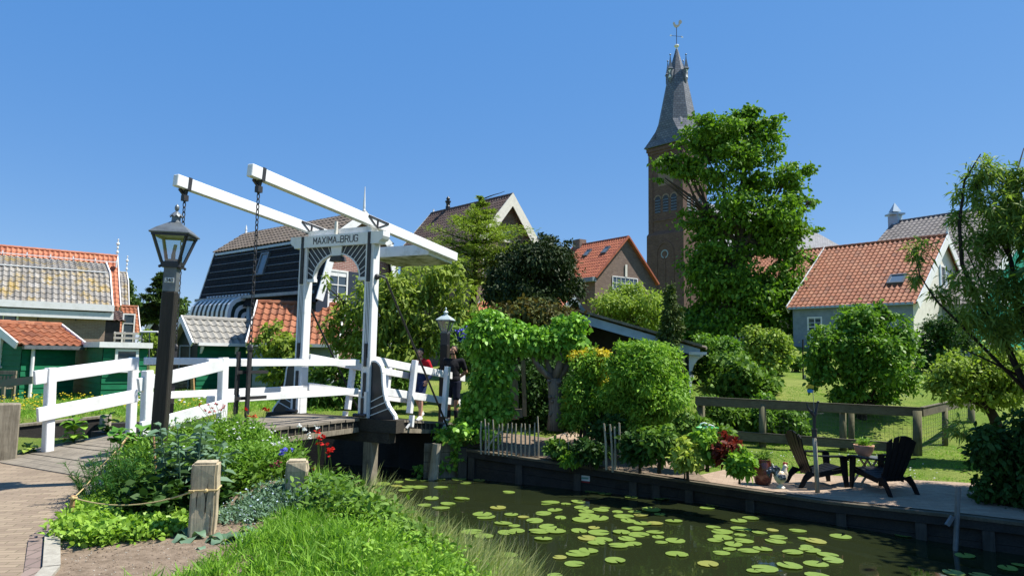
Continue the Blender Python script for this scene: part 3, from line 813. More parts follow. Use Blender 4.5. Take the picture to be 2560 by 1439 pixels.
# ------------------------------------------------------------------ lamp posts
def lamp(loc, label, post_h, post_w, s, lean, roof, frame_m, rz, plate=None, cap='pine'):
    """square post with a tapering four sided lantern, built in local coordinates"""
    r = empty('street_lamp', loc, label, 'street lamp', 'lantern street lamps', rz)
    def put(mb, name, m, par=r, smooth=False):
        me = mb.mesh(name, Vector((0, 0, 0)), m, smooth); o = bpy.data.objects.new(name, me); COL.objects.link(o); o.parent = par; return o
    w = post_w / 2
    mb = MB(); mb.prism([(-w * 1.05, -w * 1.05, -.4), (w * 1.05, -w * 1.05, -.4), (w * 1.05, w * 1.05, -.4), (-w * 1.05, w * 1.05, -.4)], (0, 0, post_h + .4 - .3)); p = bevel(put(mb, 'post', M['black_wood']), .012)
    mb = MB(); mb.box((-w * .98, -w * .98, post_h - .3), (w * .98, w * .98, post_h)); sl_ = put(mb, 'sleeve', M['zinc'] if plate else M['black'])
    if plate:
        q = MB(); q.box((-.05, -w * .98 - .006, post_h - .2), (.05, -w * .98 - .001, post_h - .145)); pl = put(q, 'number_plate', M['white'], p)
        q = MB(); lettering(q, plate, Vector((-.037, -w * .98 - .0085, post_h - .19)), Vector((1, 0, 0)), Vector((0, 0, 1)), Vector((0, -1, 0)), .035, .02, .008, .0055); put(q, 'digits', M['black'], p)
    z0 = post_h; b, t, h = .115 * s, .235 * s, .46 * s
    fr = MB()
    for sx in (-1, 1):
        for sy in (-1, 1): fr.bar((sx * b, sy * b, z0 + .03), (sx * t, sy * t, z0 + h), .034 * s, .034 * s)
    for (rad, z, hh) in ((b, z0 + .02, .05 * s), (t, z0 + h - .02, .05 * s)):
        for k in range(4):
            a = [(-1, -1), (1, -1), (1, 1), (-1, 1)]
            p0 = a[k]; p1 = a[(k + 1) % 4]
            fr.bar((p0[0] * rad, p0[1] * rad, z), (p1[0] * rad, p1[1] * rad, z), .03 * s, hh)
    fr.box((-b * 1.1, -b * 1.1, z0 - .025), (b * 1.1, b * 1.1, z0 + .01))
    for sx in (-1, 1):
        for sy in (-1, 1): fr.ball((sx * b * 1.15, sy * b * 1.15, z0 - .02), .022 * s, 6)
    put(fr, 'lantern_frame', frame_m)
    gl = MB()
    for k in range(4):
        a = [(-1, -1), (1, -1), (1, 1), (-1, 1)]; p0 = a[k]; p1 = a[(k + 1) % 4]
        gl.poly([(p0[0] * b * .97, p0[1] * b * .97, z0 + .03), (p1[0] * b * .97, p1[1] * b * .97, z0 + .03), (p1[0] * t * .97, p1[1] * t * .97, z0 + h - .03), (p0[0] * t * .97, p0[1] * t * .97, z0 + h - .03)])
    put(gl, 'lantern_glass', M['lampglass'])
    bl = MB(); bl.box((-.085 * s, -.085 * s, z0 + .02), (.085 * s, .085 * s, z0 + .09 * s)); bl.tube([(0, 0, z0 + .09 * s), (.0, 0, z0 + .17 * s)], .03 * s, 8); bl.tube([(0, 0, z0 + .17 * s), (.02 * s, 0, z0 + .31 * s)], .024 * s, 10); put(bl, 'bulb', M['zinc'])
    rf = MB(); zr = z0 + h
    rf.lathe([(t * 1.62, zr - .015), (t * 1.64, zr), (t * 1.2, zr + .07 * s), (.085 * s, zr + .175 * s), (.06 * s, zr + .18 * s)], 4, ph=.5); put(rf, 'roof', roof)
    cp = MB(); zc = zr + .175 * s
    cp.lathe([(.07 * s, zc), (.062 * s, zc + .02), (.06 * s, zc + .09 * s), (.062 * s, zc + .095 * s)], 14)
    n = 20; vs = []; fs = []
    ring = [(.095, .085, .018), (.07, .115, .012), (.035, .15, .0), (.018, .165, .0)]
    for rr, zz, wv in ring:
        for k in range(n):
            a = 2 * math.pi * k / n; q = 1 if k % 2 else -1
            vs.append(((rr + q * wv * .5) * s * math.cos(a), (rr + q * wv * .5) * s * math.sin(a), zc + zz * s - (q * wv * .8 * s)))
    for i in range(len(ring) - 1):
        for k in range(n): fs.append((i * n + k, i * n + (k + 1) % n, (i + 1) * n + (k + 1) % n, (i + 1) * n + k))
    cp.add(vs, fs)
    cp.ball((0, 0, zc + .215 * s), .034 * s, 10, (1, 1, 1.45)); cp.tube([(0, 0, zc + .155 * s), (0, 0, zc + .19 * s)], .014 * s, 8); cp.tube([(0, 0, zc + .25 * s), (0, 0, zc + .275 * s)], [.012 * s, .002], 6)
    put(cp, 'chimney_cap', roof if cap == 'pale' else M['zinc'])
    r.rotation_euler = (lean[0], lean[1], rz)
    return r
m, t_, b_, N__, L__ = newmat('lantern_glass')
tr_ = N__.new('ShaderNodeBsdfTransparent'); tr_.inputs[0].default_value = (.82, .88, .9, 1)
gs_ = N__.new('ShaderNodeBsdfGlossy'); gs_.inputs['Roughness'].default_value = .05; gs_.inputs[0].default_value = (.8, .85, .9, 1)
mx_ = N__.new('ShaderNodeMixShader'); mx_.inputs[0].default_value = .16
L__.new(tr_.outputs[0], mx_.inputs[1]); L__.new(gs_.outputs[0], mx_.inputs[2]); L__.new(mx_.outputs[0], N__['Material Output'].inputs[0])
M['lampglass'] = m
lb = at(390, 1185, 8.0)
lamp(lb, 'tall black lamp post with number 340 on its collar, nearest on the left', at(424, 664, 8.0).z - lb.z, .142, .80, (0, R(.75)), M['zinc'], M['black'], R(9), '340')
lb = at(1107, 1075, 17.6)
lamp(lb, 'lamp post with pale grey lantern behind the man in black', at(1107, 832, 17.6).z - lb.z, .19, .72, (0, 0), M['palezinc'], M['zinc'], R(-14), None, 'pale')

# ------------------------------------------------------------------ quay
def quay():
    P = [Vector((x, y, 0)) for x, y, z in QUAY]; T = [z + .02 for x, y, z in QUAY]
    r = empty('quay_wall', (P[0].x, P[0].y, WATER), 'dark timber quay wall with a plank cap along the garden side of the canal', 'quay wall')
    for i, (a, b) in enumerate(zip(P, P[1:])):
        d = (b - a).normalized(); n = Vector((d.y, -d.x, 0)); L = (b - a).length; t0, t1 = T[i], T[i + 1]
        def slab(mb, x0, x1, n0, n1, lo, hi):
            f = lambda x: t0 + (t1 - t0) * x / L
            mb.prism([a + d * x0 + n * n0 + bw * (lo if lo < -.95 else f(x0) + lo), a + d * x1 + n * n0 + bw * (lo if lo < -.95 else f(x1) + lo), a + d * x1 + n * n0 + bw * (f(x1) + hi), a + d * x0 + n * n0 + bw * (f(x0) + hi)], n * (n1 - n0))
        for k, (lo, hi) in enumerate(((WATER - .5, -.36), (-.355, -.19), (-.185, -.05))):
            mb = MB(); slab(mb, 0, L, -.06, -.004 * (k % 2), lo, hi); mb.build('boarding', M['darkwood'], r)
        mb = MB(); slab(mb, -.02, L + .02, -.13, .09, -.045, 0); mb.build('cap_plank', M['brownwood'], r)
        mb = MB(); slab(mb, -.02, L + .02, .005, .07, -.17, -.05); mb.build('waling', M['darkwood'], r)
        for k in range(int(L / 1.15) + 1):
            x = (k + .15) * 1.15
            if x > L - .2: break
            mb = MB(); slab(mb, x, x + .15, .004, .06, WATER - .5, -.175); mb.build('pile', M['pile_t'], r)
    return r
M['pile_t'] = wood('pile_timber', (.085, .078, .066), (.04, .036, .03), .9)
quay()
mb = MB(); a = Vector((-1.02, 15.6, 0)); mb.frame(a, Vector((1, 0, 0)), Vector((0, 1, 0)), bw, (-.09, -.14, WATER - .5), (.1, .03, -.36)); mb.build('corner_post', M['pile_t'], label='thick dark timber post at the corner of the quay', cat='post', loc=(-1.02, 15.6, -.4))
r = empty('retaining_wall', (-1.4, 15.6, WATER), 'sunlit grey plank wall beside the pale pile under the ivy', 'retaining wall')
a = Vector((-1.85, 15.45, 0)); b = Vector((-1.08, 15.66, 0)); d = (b - a).normalized(); n = Vector((d.y, -d.x, 0)); L = (b - a).length
for k in range(4):
    mb = MB(); mb.frame(a, d, n, bw, (0, -.05, WATER - .05 + k * .2), (L, 0 - .004 * (k % 2), WATER + .14 + k * .2)); mb.build('plank', M['graywood'], r)
p0 = at(1079, 1192, 15.3); p0.z = WATER - .4; p1 = at(1092, 1108, 15.35)
mb = MB(); mb.tube([p0, p1], [.115, .095], 12); mb.build('mooring_pile', M['palewood'], label='pale round pile standing in the water under the ivy', cat='pile', loc=p0)
q0 = at(2388, 1385, 10.3); q1 = at(2396, 1216, 10.3)
mb = MB(); mb.tube([q0, q1], .035, 8); mb.bar(q0 + Vector((-.09, .02, .4)), q1 + Vector((-.09, .02, -.42)), .05, .05); mb.build('mooring_pole', M['zinc'], label='thin grey mooring pole at the right end of the quay', cat='pole', loc=q0)
# small sign on the quay
s0 = at(1473, 1193, 13.62); qd = (Vector((2.61, 13.8, 0)) - Vector((1.18, 14.5, 0))).normalized(); qn = Vector((qd.y, -qd.x, 0))
s0 = Vector((1.18, 14.5, 0)) + qd * .38; s0.z = WATER + .25
sg = empty('sign', s0, 'small white and red sign plate on the quay boarding', 'sign')
mb = MB(); mb.frame(s0, qd, qn, bw, (-.12, .008, -.05), (.12, .016, .055)); mb.build('plate', M['white_old'], sg)
mb = MB(); mb.frame(s0, qd, qn, bw, (-.12, .008, -.085), (.12, .016, -.053)); mb.build('red_band', plain('red_sign', (.3, .03, .03)), sg)
mb = MB()
for k in range(6): mb.frame(s0, qd, qn, bw, (-.05 + k * .025, .017, -.015), (-.032 + k * .025, .019, .022))
mb.tube([s0 + qn * .018 + qd * -.09 + bw * (.01 + .02 * math.sin(a)) + qd * .02 * math.cos(a) for a in np.linspace(0, 6.28, 9)], .004, 4); mb.build('lettering', M['teal'], sg)

r = empty('dark_backing_wall', (-5, 16.6, .05), 'added dark board wall along the ditch bank, blackening the view under the bridge', 'revetment')  # added wall, its dark boards stand in for the black under the bridge
for (x0, y0), (x1, y1) in zip(FAR[1:7], FAR[2:7]):
    a = Vector((x0, y0, 0)); b = Vector((x1, y1, 0)); d = (b - a).normalized(); n = Vector((d.y, -d.x, 0)); L = (b - a).length
    mb = MB(); mb.frame(a, d, n, bw, (-.03, -.25, WATER - .4), (L + .03, .04, .08)); mb.build('boarding', M['darkwood'], r)

# ------------------------------------------------------------------ buildings
def hz(v): v = Vector((v.x, v.y, 0)); return v.normalized()
def pantiles(mb, El, Er, Rr, Rl, tw, tl, amp=.028, lift=.032, ss=5):
    """rows of S-shaped tiles between an eave El-Er and a ridge Rl-Rr"""
    El, Er, Rr, Rl = (Vector(p) for p in (El, Er, Rr, Rl))
    n = (Er - El).cross(Rl - El).normalized()
    W_ = (Er - El).length; H_ = (Rl - El).length
    nc = max(2, round(W_ / tw)); nr = max(2, round(H_ / tl))
    sh = [math.sin(2 * math.pi * k / ss) * amp + (amp * .5 if k == 1 else 0) for k in range(ss)]
    m = nc * ss
    for r in range(nr):
        t0 = r / nr - .012; t1 = (r + 1) / nr + .01
        vs = []; uv = []
        for t, li in ((t0, lift - .035), (t0, lift), (t1, 0.0)):
            a = El.lerp(Rl, t); b = Er.lerp(Rr, t)
            for k in range(m + 1):
                p = a.lerp(b, k / m) + n * (li + sh[k % ss] + amp)
                vs.append(p); uv.append((k / ss * tw * .9999 + .001, (r + .5) * tl))
        fs = []
        for j in (0, 1):
            for k in range(m): fs.append((j * (m + 1) + k, j * (m + 1) + k + 1, (j + 1) * (m + 1) + k + 1, (j + 1) * (m + 1) + k))
        mb.add(vs, fs, uv)
def window(parent, o, ax, up, n, w, h, nx=2, ny=3, fm='white', bar=.035, fw=.07, pane='glass', sill=True):
    """frame + pane + sill standing proud of a wall; o = lower left corner"""
    fr = MB()
    for lo, hi in (((0, 0), (w, fw)), ((0, h - fw), (w, h)), ((0, fw), (fw, h - fw)), ((w - fw, fw), (w, h - fw))):
        fr.frame(o, ax, n, up, (lo[0], -.02, lo[1]), (hi[0], .05, hi[1]))
    for i in range(1, nx): fr.frame(o, ax, n, up, (w * i / nx - bar / 2, -.01, fw), (w * i / nx + bar / 2, .036, h - fw))
    for i in range(1, ny): fr.frame(o, ax, n, up, (fw, -.012, h * i / ny - bar / 2), (w - fw, .039, h * i / ny + bar / 2))
    f = fr.build('window', M[fm], parent)
    g = MB(); g.frame(o, ax, n, up, (fw * .5, -.03, fw * .5), (w - fw * .5, .012, h - fw * .5)); g.build('pane', M[pane], f)
    if sill:
        g = MB(); g.frame(o, ax, n, up, (-.06, -.02, -.06), (w + .06, .1, -.003)); g.build('sill', M[fm], f)
    return f
def clap(mb, a, b, z0, z1, n, pitch=.17, lip=.022):
    """overlapping horizontal weather boards between wall corners a and b"""
    a = Vector((a[0], a[1], 0)); b = Vector((b[0], b[1], 0)); k = max(1, round((z1 - z0) / pitch)); st = (z1 - z0) / k
    for i in range(k):
        zb = z0 + i * st; zt_ = zb + st
        q = [a + n * lip, b + n * lip, b + n * .004, a + n * .004]
        vs = [q[0] + bw * (zb + .004), q[1] + bw * (zb + .004), b + n * .004 + bw * zt_, a + n * .004 + bw * zt_, q[0] + bw * (zb - .012), q[1] + bw * (zb - .012)]
        vs += [a + bw * (zb - .012), b + bw * (zb - .012)]
        mb.add(vs, [(0, 1, 2, 3), (4, 5, 1, 0), (6, 7, 5, 4)])
class House: pass
def house(name, label, pxA, dA, pxB, eave, zg, wall, roof, cat='house', end='A', kink=None, tw=.24, tl=.3, verge='white', vw=.22, over=.12, ax=None, L=None, sides='both', ext=0, gable=None, group=None, ridge=True, vends=(1, 1), eover=.22, uvs=None):
    A = at(pxA[0], pxA[1], dA)
    if ax is None:
        Bp = gnd(pxB[0], pxB[1], A.z); ax = hz(A - Bp); L = (A - Bp).length + ext
    else: ax = hz(Vector(ax))
    B = A - ax * L
    p = Vector((ax.y, -ax.x, 0))
    E0 = A if end == 'A' else B
    def onplane(px):
        if px[0] == 'h':
            Q = E0 + p * px[1] - Vector((0, 0, CAMZ)); dq = Q.dot(cF)
            return px[1], at(CX + FOC * Q.dot(cR) / dq, px[2], Q.y).z
        r = ray(*px); C = Vector((0, 0, CAMZ)); t = ((E0 - C).dot(ax)) / r.dot(ax); q = C + r * t
        return abs((q - E0).dot(p)), q.z
    hw, ze = onplane(eave)
    K = onplane(kink) if kink else None
    h = House(); h.A, h.B, h.ax, h.p, h.hw, h.ze, h.zr, h.L, h.K = A, B, ax, p, hw, ze, A.z, L, K
    mid = (A + B) / 2
    root = empty(name, (mid.x, mid.y, zg), label, cat, group); h.root = root
    ho = hw - .05
    prof = [(-ho, zg), (ho, zg), (ho, ze)] + ([(K[0] - .05, K[1] - .04)] if K else []) + [(0, A.z - .06)] + ([(-K[0] + .05, K[1] - .04)] if K else []) + [(-ho, ze)]
    A2 = A - ax * .1; B2 = B + ax * .1
    def P3(o, s, z): return Vector((o.x, o.y, 0)) + p * s + bw * z
    ra = [P3(A2, s, z) for s, z in prof]; rb = [P3(B2, s, z) for s, z in prof]; n = len(prof)
    for side in ((0, 1, 2, 3) if not isinstance(sides, tuple) else sides):
        if side < 2: MB().poly(ra[::-1] if side == 0 else rb).build('gable_wall' if gable else 'end_wall', M[gable or wall], root)
        else:
            i = 1 if side == 2 else n - 1
            MB().poly([ra[i], ra[(i + 1) % n], rb[(i + 1) % n], rb[i]]).build('wall', M[wall], root)
    AO = A + ax * over; BO_ = B - ax * over
    rf = MB()
    for s in (1, -1):
        segs = [(hw + eover * .6, ze - eover * .6 * ((K[1] if K else A.z) - ze) / (hw - (K[0] if K else 0)), K[0] if K else 0, K[1] if K else A.z)]
        if K: segs.append((K[0], K[1], 0, A.z))
        for (s0, z0, s1, z1) in segs:
            q = [P3(BO_, s * s0, z0), P3(AO, s * s0, z0), P3(AO, s * s1, z1), P3(BO_, s * s1, z1)]
            if s == -1: q = [q[1], q[0], q[3], q[2]]
            pantiles(rf, *q, tw, tl)
            nn = (q[1] - q[0]).cross(q[3] - q[0]).normalized()
            rf.add([v - nn * .03 for v in q], [(3, 2, 1, 0)])
    h.roof = rf.build('roof', M[roof], root)
    if ridge:
        rg = MB(); k = int(L / .36)
        for i in range(k):
            a = BO_.lerp(AO, i / k) + bw * .015; b = BO_.lerp(AO, (i + 1.08) / k) + bw * .015
            rg.tube([a, b], [.1, .115], 8)
        rg.build('ridge_tiles', M[roof if not isinstance(ridge, str) else ridge], h.roof)
    if verge:
        for (o, sg, on) in ((AO, 1, vends[0]), (BO_, -1, vends[1])):
            if not on: continue
            vb = MB()
            for s in (1, -1):
                ch = [(hw + eover * .5, ze - eover * .5 * ((K[1] if K else A.z) - ze) / (hw - (K[0] if K else 0)))] + ([K] if K else []) + [(0, A.z)]
                for c0, c1 in zip(ch, ch[1:]):
                    d2 = Vector((c1[0] - c0[0], c1[1] - c0[1])).normalized(); nn = Vector((-d2.y, d2.x)) * (1 if True else 1)
                    if nn.y < 0: nn = -nn
                    up_, dn_ = .09, vw - .09
                    pts = [(c0[0] + nn.x * up_, c0[1] + nn.y * up_), (c1[0] + nn.x * up_ * (c1[0] > .01), c1[1] + (nn.y * up_ if c1[0] > .01 else up_ * 1.3)), (c1[0] - nn.x * dn_ * (c1[0] > .01), c1[1] - (nn.y * dn_ if c1[0] > .01 else dn_ * 1.3)), (c0[0] - nn.x * dn_, c0[1] - nn.y * dn_)]
                    vb.prism([P3(o, s * x, z) + ax * sg * .003 * s for x, z in pts], ax * sg * .05)
            vb.build('bargeboard', M[verge], root)
    h.P3 = P3
    return h
def gutter(h, s, m='white', r=.06, hang=.1):
    g = MB(); z = h.ze - hang
    a = h.P3(h.A, s * (h.hw + .16), z); b = h.P3(h.B, s * (h.hw + .16), z)
    g.bar(a, b, .12, .11)
    return g.build('gutter', M[m], h.root)
def gablewin(h, end, px, w, hh, **k):
    """window on a gable, lower left corner seen at pixel px"""
    o = h.A - h.ax * .1 if end == 'A' else h.B + h.ax * .1
    n = h.ax if end == 'A' else -h.ax
    r = ray(*px); C = Vector((0, 0, CAMZ)); t = ((o - C).dot(n)) / r.dot(n); q = C + r * t
    axr = Vector((-n.y, n.x, 0))
    return window(h.root, q, axr, bw, n, w, hh, **k)
def sidewin(h, s, px, w, hh, **k):
    n = h.p * s; o = h.A + n * (h.hw - .05)
    r = ray(*px); C = Vector((0, 0, CAMZ)); t = ((o - C).dot(n)) / r.dot(n); q = C + r * t
    return window(h.root, q, Vector((-n.y, n.x, 0)), bw, n, w, hh, **k)
def slope_frame(h, s=1, upper=False):
    K = h.K
    if K and not upper: e0, e1 = (h.hw, h.ze), K
    elif K: e0, e1 = K, (0, h.zr)
    else: e0, e1 = (h.hw, h.ze), (0, h.zr)
    d = (h.p * s * (e1[0] - e0[0]) + bw * (e1[1] - e0[1])).normalized()
    n = (h.ax.cross(d)); n = n if n.z > 0 else -n
    return h.P3(h.A, s * e0[0], e0[1]), h.ax, d, n
def skylight(h, px, w, hh, s=1, upper=False):
    o, a, d, n = slope_frame(h, s, upper)
    r = ray(*px); C = Vector((0, 0, CAMZ)); t = ((o - C).dot(n)) / r.dot(n); q = C + r * t + n * .06
    fr = MB()
    for lo, hi in (((-w / 2, 0), (w / 2, .08)), ((-w / 2, hh - .08), (w / 2, hh)), ((-w / 2, .08), (-w / 2 + .08, hh - .08)), ((w / 2 - .08, .08), (w / 2, hh - .08))):
        fr.frame(q, a, d, n, (lo[0], lo[1], -.03), (hi[0], hi[1], .09))
    f = fr.build('skylight', M['zinc'], h.roof)
    g = MB(); g.frame(q, a, d, n, (-w / 2 + .05, .05, -.02), (w / 2 - .05, hh - .05, .05)); g.build('pane', M['skyglass'], f)
def finial(h, end, hgt, m='white', style='spike'):
    o = (h.A + h.ax * .12 if end == 'A' else h.B - h.ax * .12)
    mb = MB()
    if style == 'spike': mb.lathe([(.07, -.1), (.07, .12), (.045, .2), (.05, .3), (.012, hgt)], 8, o)
    else:
        mb.tube([o + bw * -.2, o + bw * hgt], .03, 6)
        for k, rr in ((.25, .09), (.5, .07), (.72, .1), (.95, .05)): mb.ball(o + bw * hgt * k, rr, 8)
    return mb.build('finial', M[m], h.root)
M['skyglass'] = glassmat('skylight_glass', (.1, .14, .18), .03)

# --- right: grey cottage with white gable
H = house('cottage', 'grey boarded cottage with orange pantile roof, skylight and white gable', (2362, 590), 34, (2068, 621), (2287, 752), 1.6, 'bluegrey', 'tile_orange', gable='stain_white', vw=.4, group='wooden village houses')
gutter(H, 1, 'slateblue'); finial(H, 'A', 1.0)
skylight(H, (2238, 712), .75, .75)
sidewin(H, 1, (2020, 842), .75, 1.0, nx=2, ny=2)
gablewin(H, 'A', (2352, 716), .62, 1.05, nx=1, ny=2)
for sx in (-.18, .64):
    o = H.A - H.ax * .1; n = H.ax; r = ray(2352, 716); C = Vector((0, 0, CAMZ)); q = C + r * ((o - C).dot(n) / r.dot(n)); g = MB(); g.frame(q, Vector((-n.y, n.x, 0)), n, bw, (sx, .0, -.03), (sx + .16, .05, 1.08)); g.build('shutter', M['slateblue'], H.root)
cl = MB(); a = H.P3(H.A - H.ax * .1, H.hw - .05, 0); b = H.P3(H.B + H.ax * .1, H.hw - .05, 0); clap(cl, b, a, 1.6, H.ze - .1, H.p, .2, .015); cl.build('weatherboards', M['bluegrey'], H.root)
# --- right: green gabled house behind
H = house('house', 'green boarded house with dark grey tile roof behind the willow', (2597, 503), 37, (2238, 556), (2437, 752), 1.8, 'bluegrey', 'tile_dgrey', gable='teal', vw=.4, tw=.28, tl=.34, group='wooden village houses', vends=(1, 0))
mb = MB(); o = H.B; mb.frame(o, H.ax, H.p, bw, (-.3, -.3, -.6), (.3, .3, .45)); mb.lathe([(.6, .45), (.6, .55), (.12, .62), (.12, .66)], 4, o, .5); mb.lathe([(.38, .66), (.02, 1.25)], 4, o, .5); mb.build('chimney', M['slateblue'], H.root)
gablewin(H, 'A', (2500, 760), .8, 1.3, nx=1, ny=2); gablewin(H, 'A', (2470, 900), .6, 1.1, nx=1, ny=2)
# --- right: roof behind the big tree
H = house('house', 'small red tiled roof showing between the maple and the cottage', (2058, 622), 42, None, (2010, 690), 2.2, 'stain_white', 'tile_orange', ax=(.68, -.73, 0), L=6, group='wooden village houses', vw=.3)
# --- middle: brown brick house with cream bargeboards
H = house('brick_house', 'brown brick house with cream bargeboards and a dark tile roof', (1272, 489), 42, (1086, 533), (1182, 606), .8, 'brick_brown', 'tile_dark', verge='stain_white', vw=.62, over=.35, group='brick village houses')
finial(H, 'B', .01)
mb = MB(); o = H.A.lerp(H.B, .8); mb.lathe([(.16, -.2), (.16, .25), (.12, .3), (.15, .5), (.2, .55), (.2, .62), (.1, .66), (.14, .8), (.02, .95)], 10, o); mb.build('chimney_pot', M['black'], H.root)
gablewin(H, 'A', (1252, 601), .72, .68, nx=2, ny=2, fm='stain_white', bar=.05); gablewin(H, 'A', (1205, 690), .9, 1.5, nx=2, ny=3, fm='stain_white'); gablewin(H, 'A', (1290, 700), .9, 1.5, nx=2, ny=3, fm='stain_white')
# --- middle: red roofed brick house
H = house('brick_house', 'brick house with bright red tile roof and two small skylights', (1568, 593), 50, (1436, 616), (1489, 690), 1.0, 'brick_brown', 'tile_red', verge=None, over=.1, group='brick village houses', ridge='tile_red', tl=.36)
skylight(H, (1463, 642), .5, .75); skylight(H, (1509, 635), .5, .75)
mb = MB()
for s in (1, -1): mb.bar(H.P3(H.A + H.ax * .12, s * (H.hw + .1), H.ze - .1), H.P3(H.A + H.ax * .12, 0, H.zr + .04), .12, .16, H.ax)
mb.build('verge_tiles', M['tile_red'], H.roof)
mb = MB(); mb.bar(H.P3(H.A + H.ax * .1, H.hw + .2, H.ze - .22), H.P3(H.B, H.hw + .2, H.ze - .22), .35, .3); mb.build('gutter', M['bluegrey'], H.root)
mb = MB(); mb.frame(H.B + H.ax * .6, H.ax, H.p, bw, (-.4, -.35, -1.2), (.4, .35, .45)); mb.build('chimney', M['brick_brown'], H.root)
gablewin(H, 'A', (1530, 722), 2.6, .95, nx=6, ny=2)
mb = MB(); q = H.P3(H.A - H.ax * .08, .05, H.zr - 2.5); mb.frame(q, H.ax, H.p, bw, (0, -.1, -.4), (.05, .1, .5)); mb.build('vent_slit', M['stain_white'], H.root)
# --- low roof in front of it
H = house('shed', 'low red tiled lean-to roof with grey verge below the dark yew', (1430, 745), 36, None, (1462, 788), .4, 'brick_brown', 'tile_bright', cat='shed', ax=(.9, -.44, 0), L=5, verge='bluegrey', vw=.25, ridge=False, group='garden sheds')
# --- boathouse with blue grey verge
A_ = at(1400, 775, 20.5); n_ = Vector((-.28, -.96, 0)).normalized(); x_ = Vector((.96, -.28, 0)).normalized(); zg = -.2
sd_root = empty('boathouse', (A_.x + 2, A_.y, zg), 'dark open fronted garden shed with pale blue verge and white brackets', 'shed', 'garden sheds')
def on_(px):
    r = ray(*px); C = Vector((0, 0, CAMZ)); return C + r * ((A_ - C).dot(n_) / r.dot(n_))
e1 = on_((1750, 872)); a1 = on_((1445, 783)); back = -n_ * 6
l1 = a1 - x_ * (e1 - a1).dot(x_); l1.z = e1.z
mb = MB(); mb.prism([a1, e1, e1 - bw * .22, a1 - bw * .26], n_ * .05); mb.prism([l1, a1, a1 - bw * .26, l1 - bw * .22], n_ * .05); mb.build('bargeboard', M['slateblue'], sd_root)
mb = MB(); q = [e1 + x_ * .1 - bw * .03 + n_ * .1, e1 + x_ * .1 - bw * .03 + back, a1 + back, a1 + n_ * .1]; pantiles(mb, *[v + bw * .03 for v in q], .26, .34)
q = [l1 - x_ * .1 + back, l1 - x_ * .1 + n_ * .1, a1 + n_ * .1, a1 + back]; pantiles(mb, *[v + bw * .03 for v in q], .26, .34); mb.build('roof', M['tile_brown'], sd_root)
mb = MB(); mb.bar(a1 + bw * .09 + n_ * .13, e1 + x_ * .06 + bw * .09 + n_ * .13, .06, .07); mb.build('verge_cap', M['graywood'], sd_root)
w1 = e1 - x_ * .32; wl = l1 + x_ * .32
mb = MB(); mb.prism([w1 - bw * (w1.z - zg), w1 - bw * .12, w1 + back * .95 - bw * .12, w1 + back * .95 - bw * (w1.z - zg)], -x_ * .08); mb.build('wall', M['darkgreen'], sd_root)
mb = MB(); clap(mb, (w1.x, w1.y), ((w1 + back * .9).x, (w1 + back * .9).y), zg, w1.z - .2, x_, .2); mb.build('weatherboards', M['bluegrey'], sd_root)
mb = MB(); mb.prism([w1 - bw * (w1.z - zg), w1 - bw * .1, w1 - x_ * .5 - bw * .1, w1 - x_ * .5 - bw * (w1.z - zg)], back * .02); mb.build('front_board', M['darkgreen'], sd_root)
mb = MB(); mb.prism([wl - bw * (wl.z - zg), wl - bw * .12, wl + back * .95 - bw * .12, wl + back * .95 - bw * (wl.z - zg)], x_ * .08); mb.build('wall', M['darkgreen'], sd_root)
mb = MB(); mb.prism([v + back * .5 for v in (wl - bw * (wl.z - zg), w1 - bw * (w1.z - zg), w1 - bw * .1, a1 - bw * .1, wl - bw * .1)], -n_ * .05); mb.build('back_wall', M['black'], sd_root)
for k in (0, .55):
    o = w1 + x_ * .02 - n_ * (.06 + k * 1.2)
    mb = MB(); mb.prism([o + bw * -.12, o + x_ * .38 - bw * .1, o + x_ * .36 - bw * .2, o + x_ * .22 - bw * .3, o + x_ * .12 - bw * .45, o + x_ * .06 - bw * .62, o - bw * .62], -n_ * .07); mb.build('bracket', M['white'], sd_root)
mb = MB(); mb.bar(e1 - bw * .12 + n_ * .05 - x_ * .3, e1 - bw * .12 + n_ * .05 + x_ * .18, .06, .08); mb.build('bracket_beam', M['white'], sd_root)
# --- dark house with pale blue verge behind the maple
mb = MB(); q0 = at(1697, 858, 27); q1 = at(1745, 782, 27); q2 = at(1900, 900, 27)
H = house('house', 'black boarded gable with pale blue verge in the shade of the maple', (1800, 735), 46, None, (1695, 872), .5, 'black', 'tile_dark', verge='slateblue', vw=.3, ax=(-.25, -.97, 0), L=5, group='wooden village houses')

# --- left middle: black gambrel house
H = house('gambrel_house', 'large house with black gambrel roof, brick gable and striped awning', (905, 536), 27, (618, 588), (793, 722), .25, 'darkgreen', 'tile_black', kink=(831, 588), gable='brick_red', vw=.3, over=.2, tw=.26, tl=.36, group='brick village houses', ridge='tile_brown')
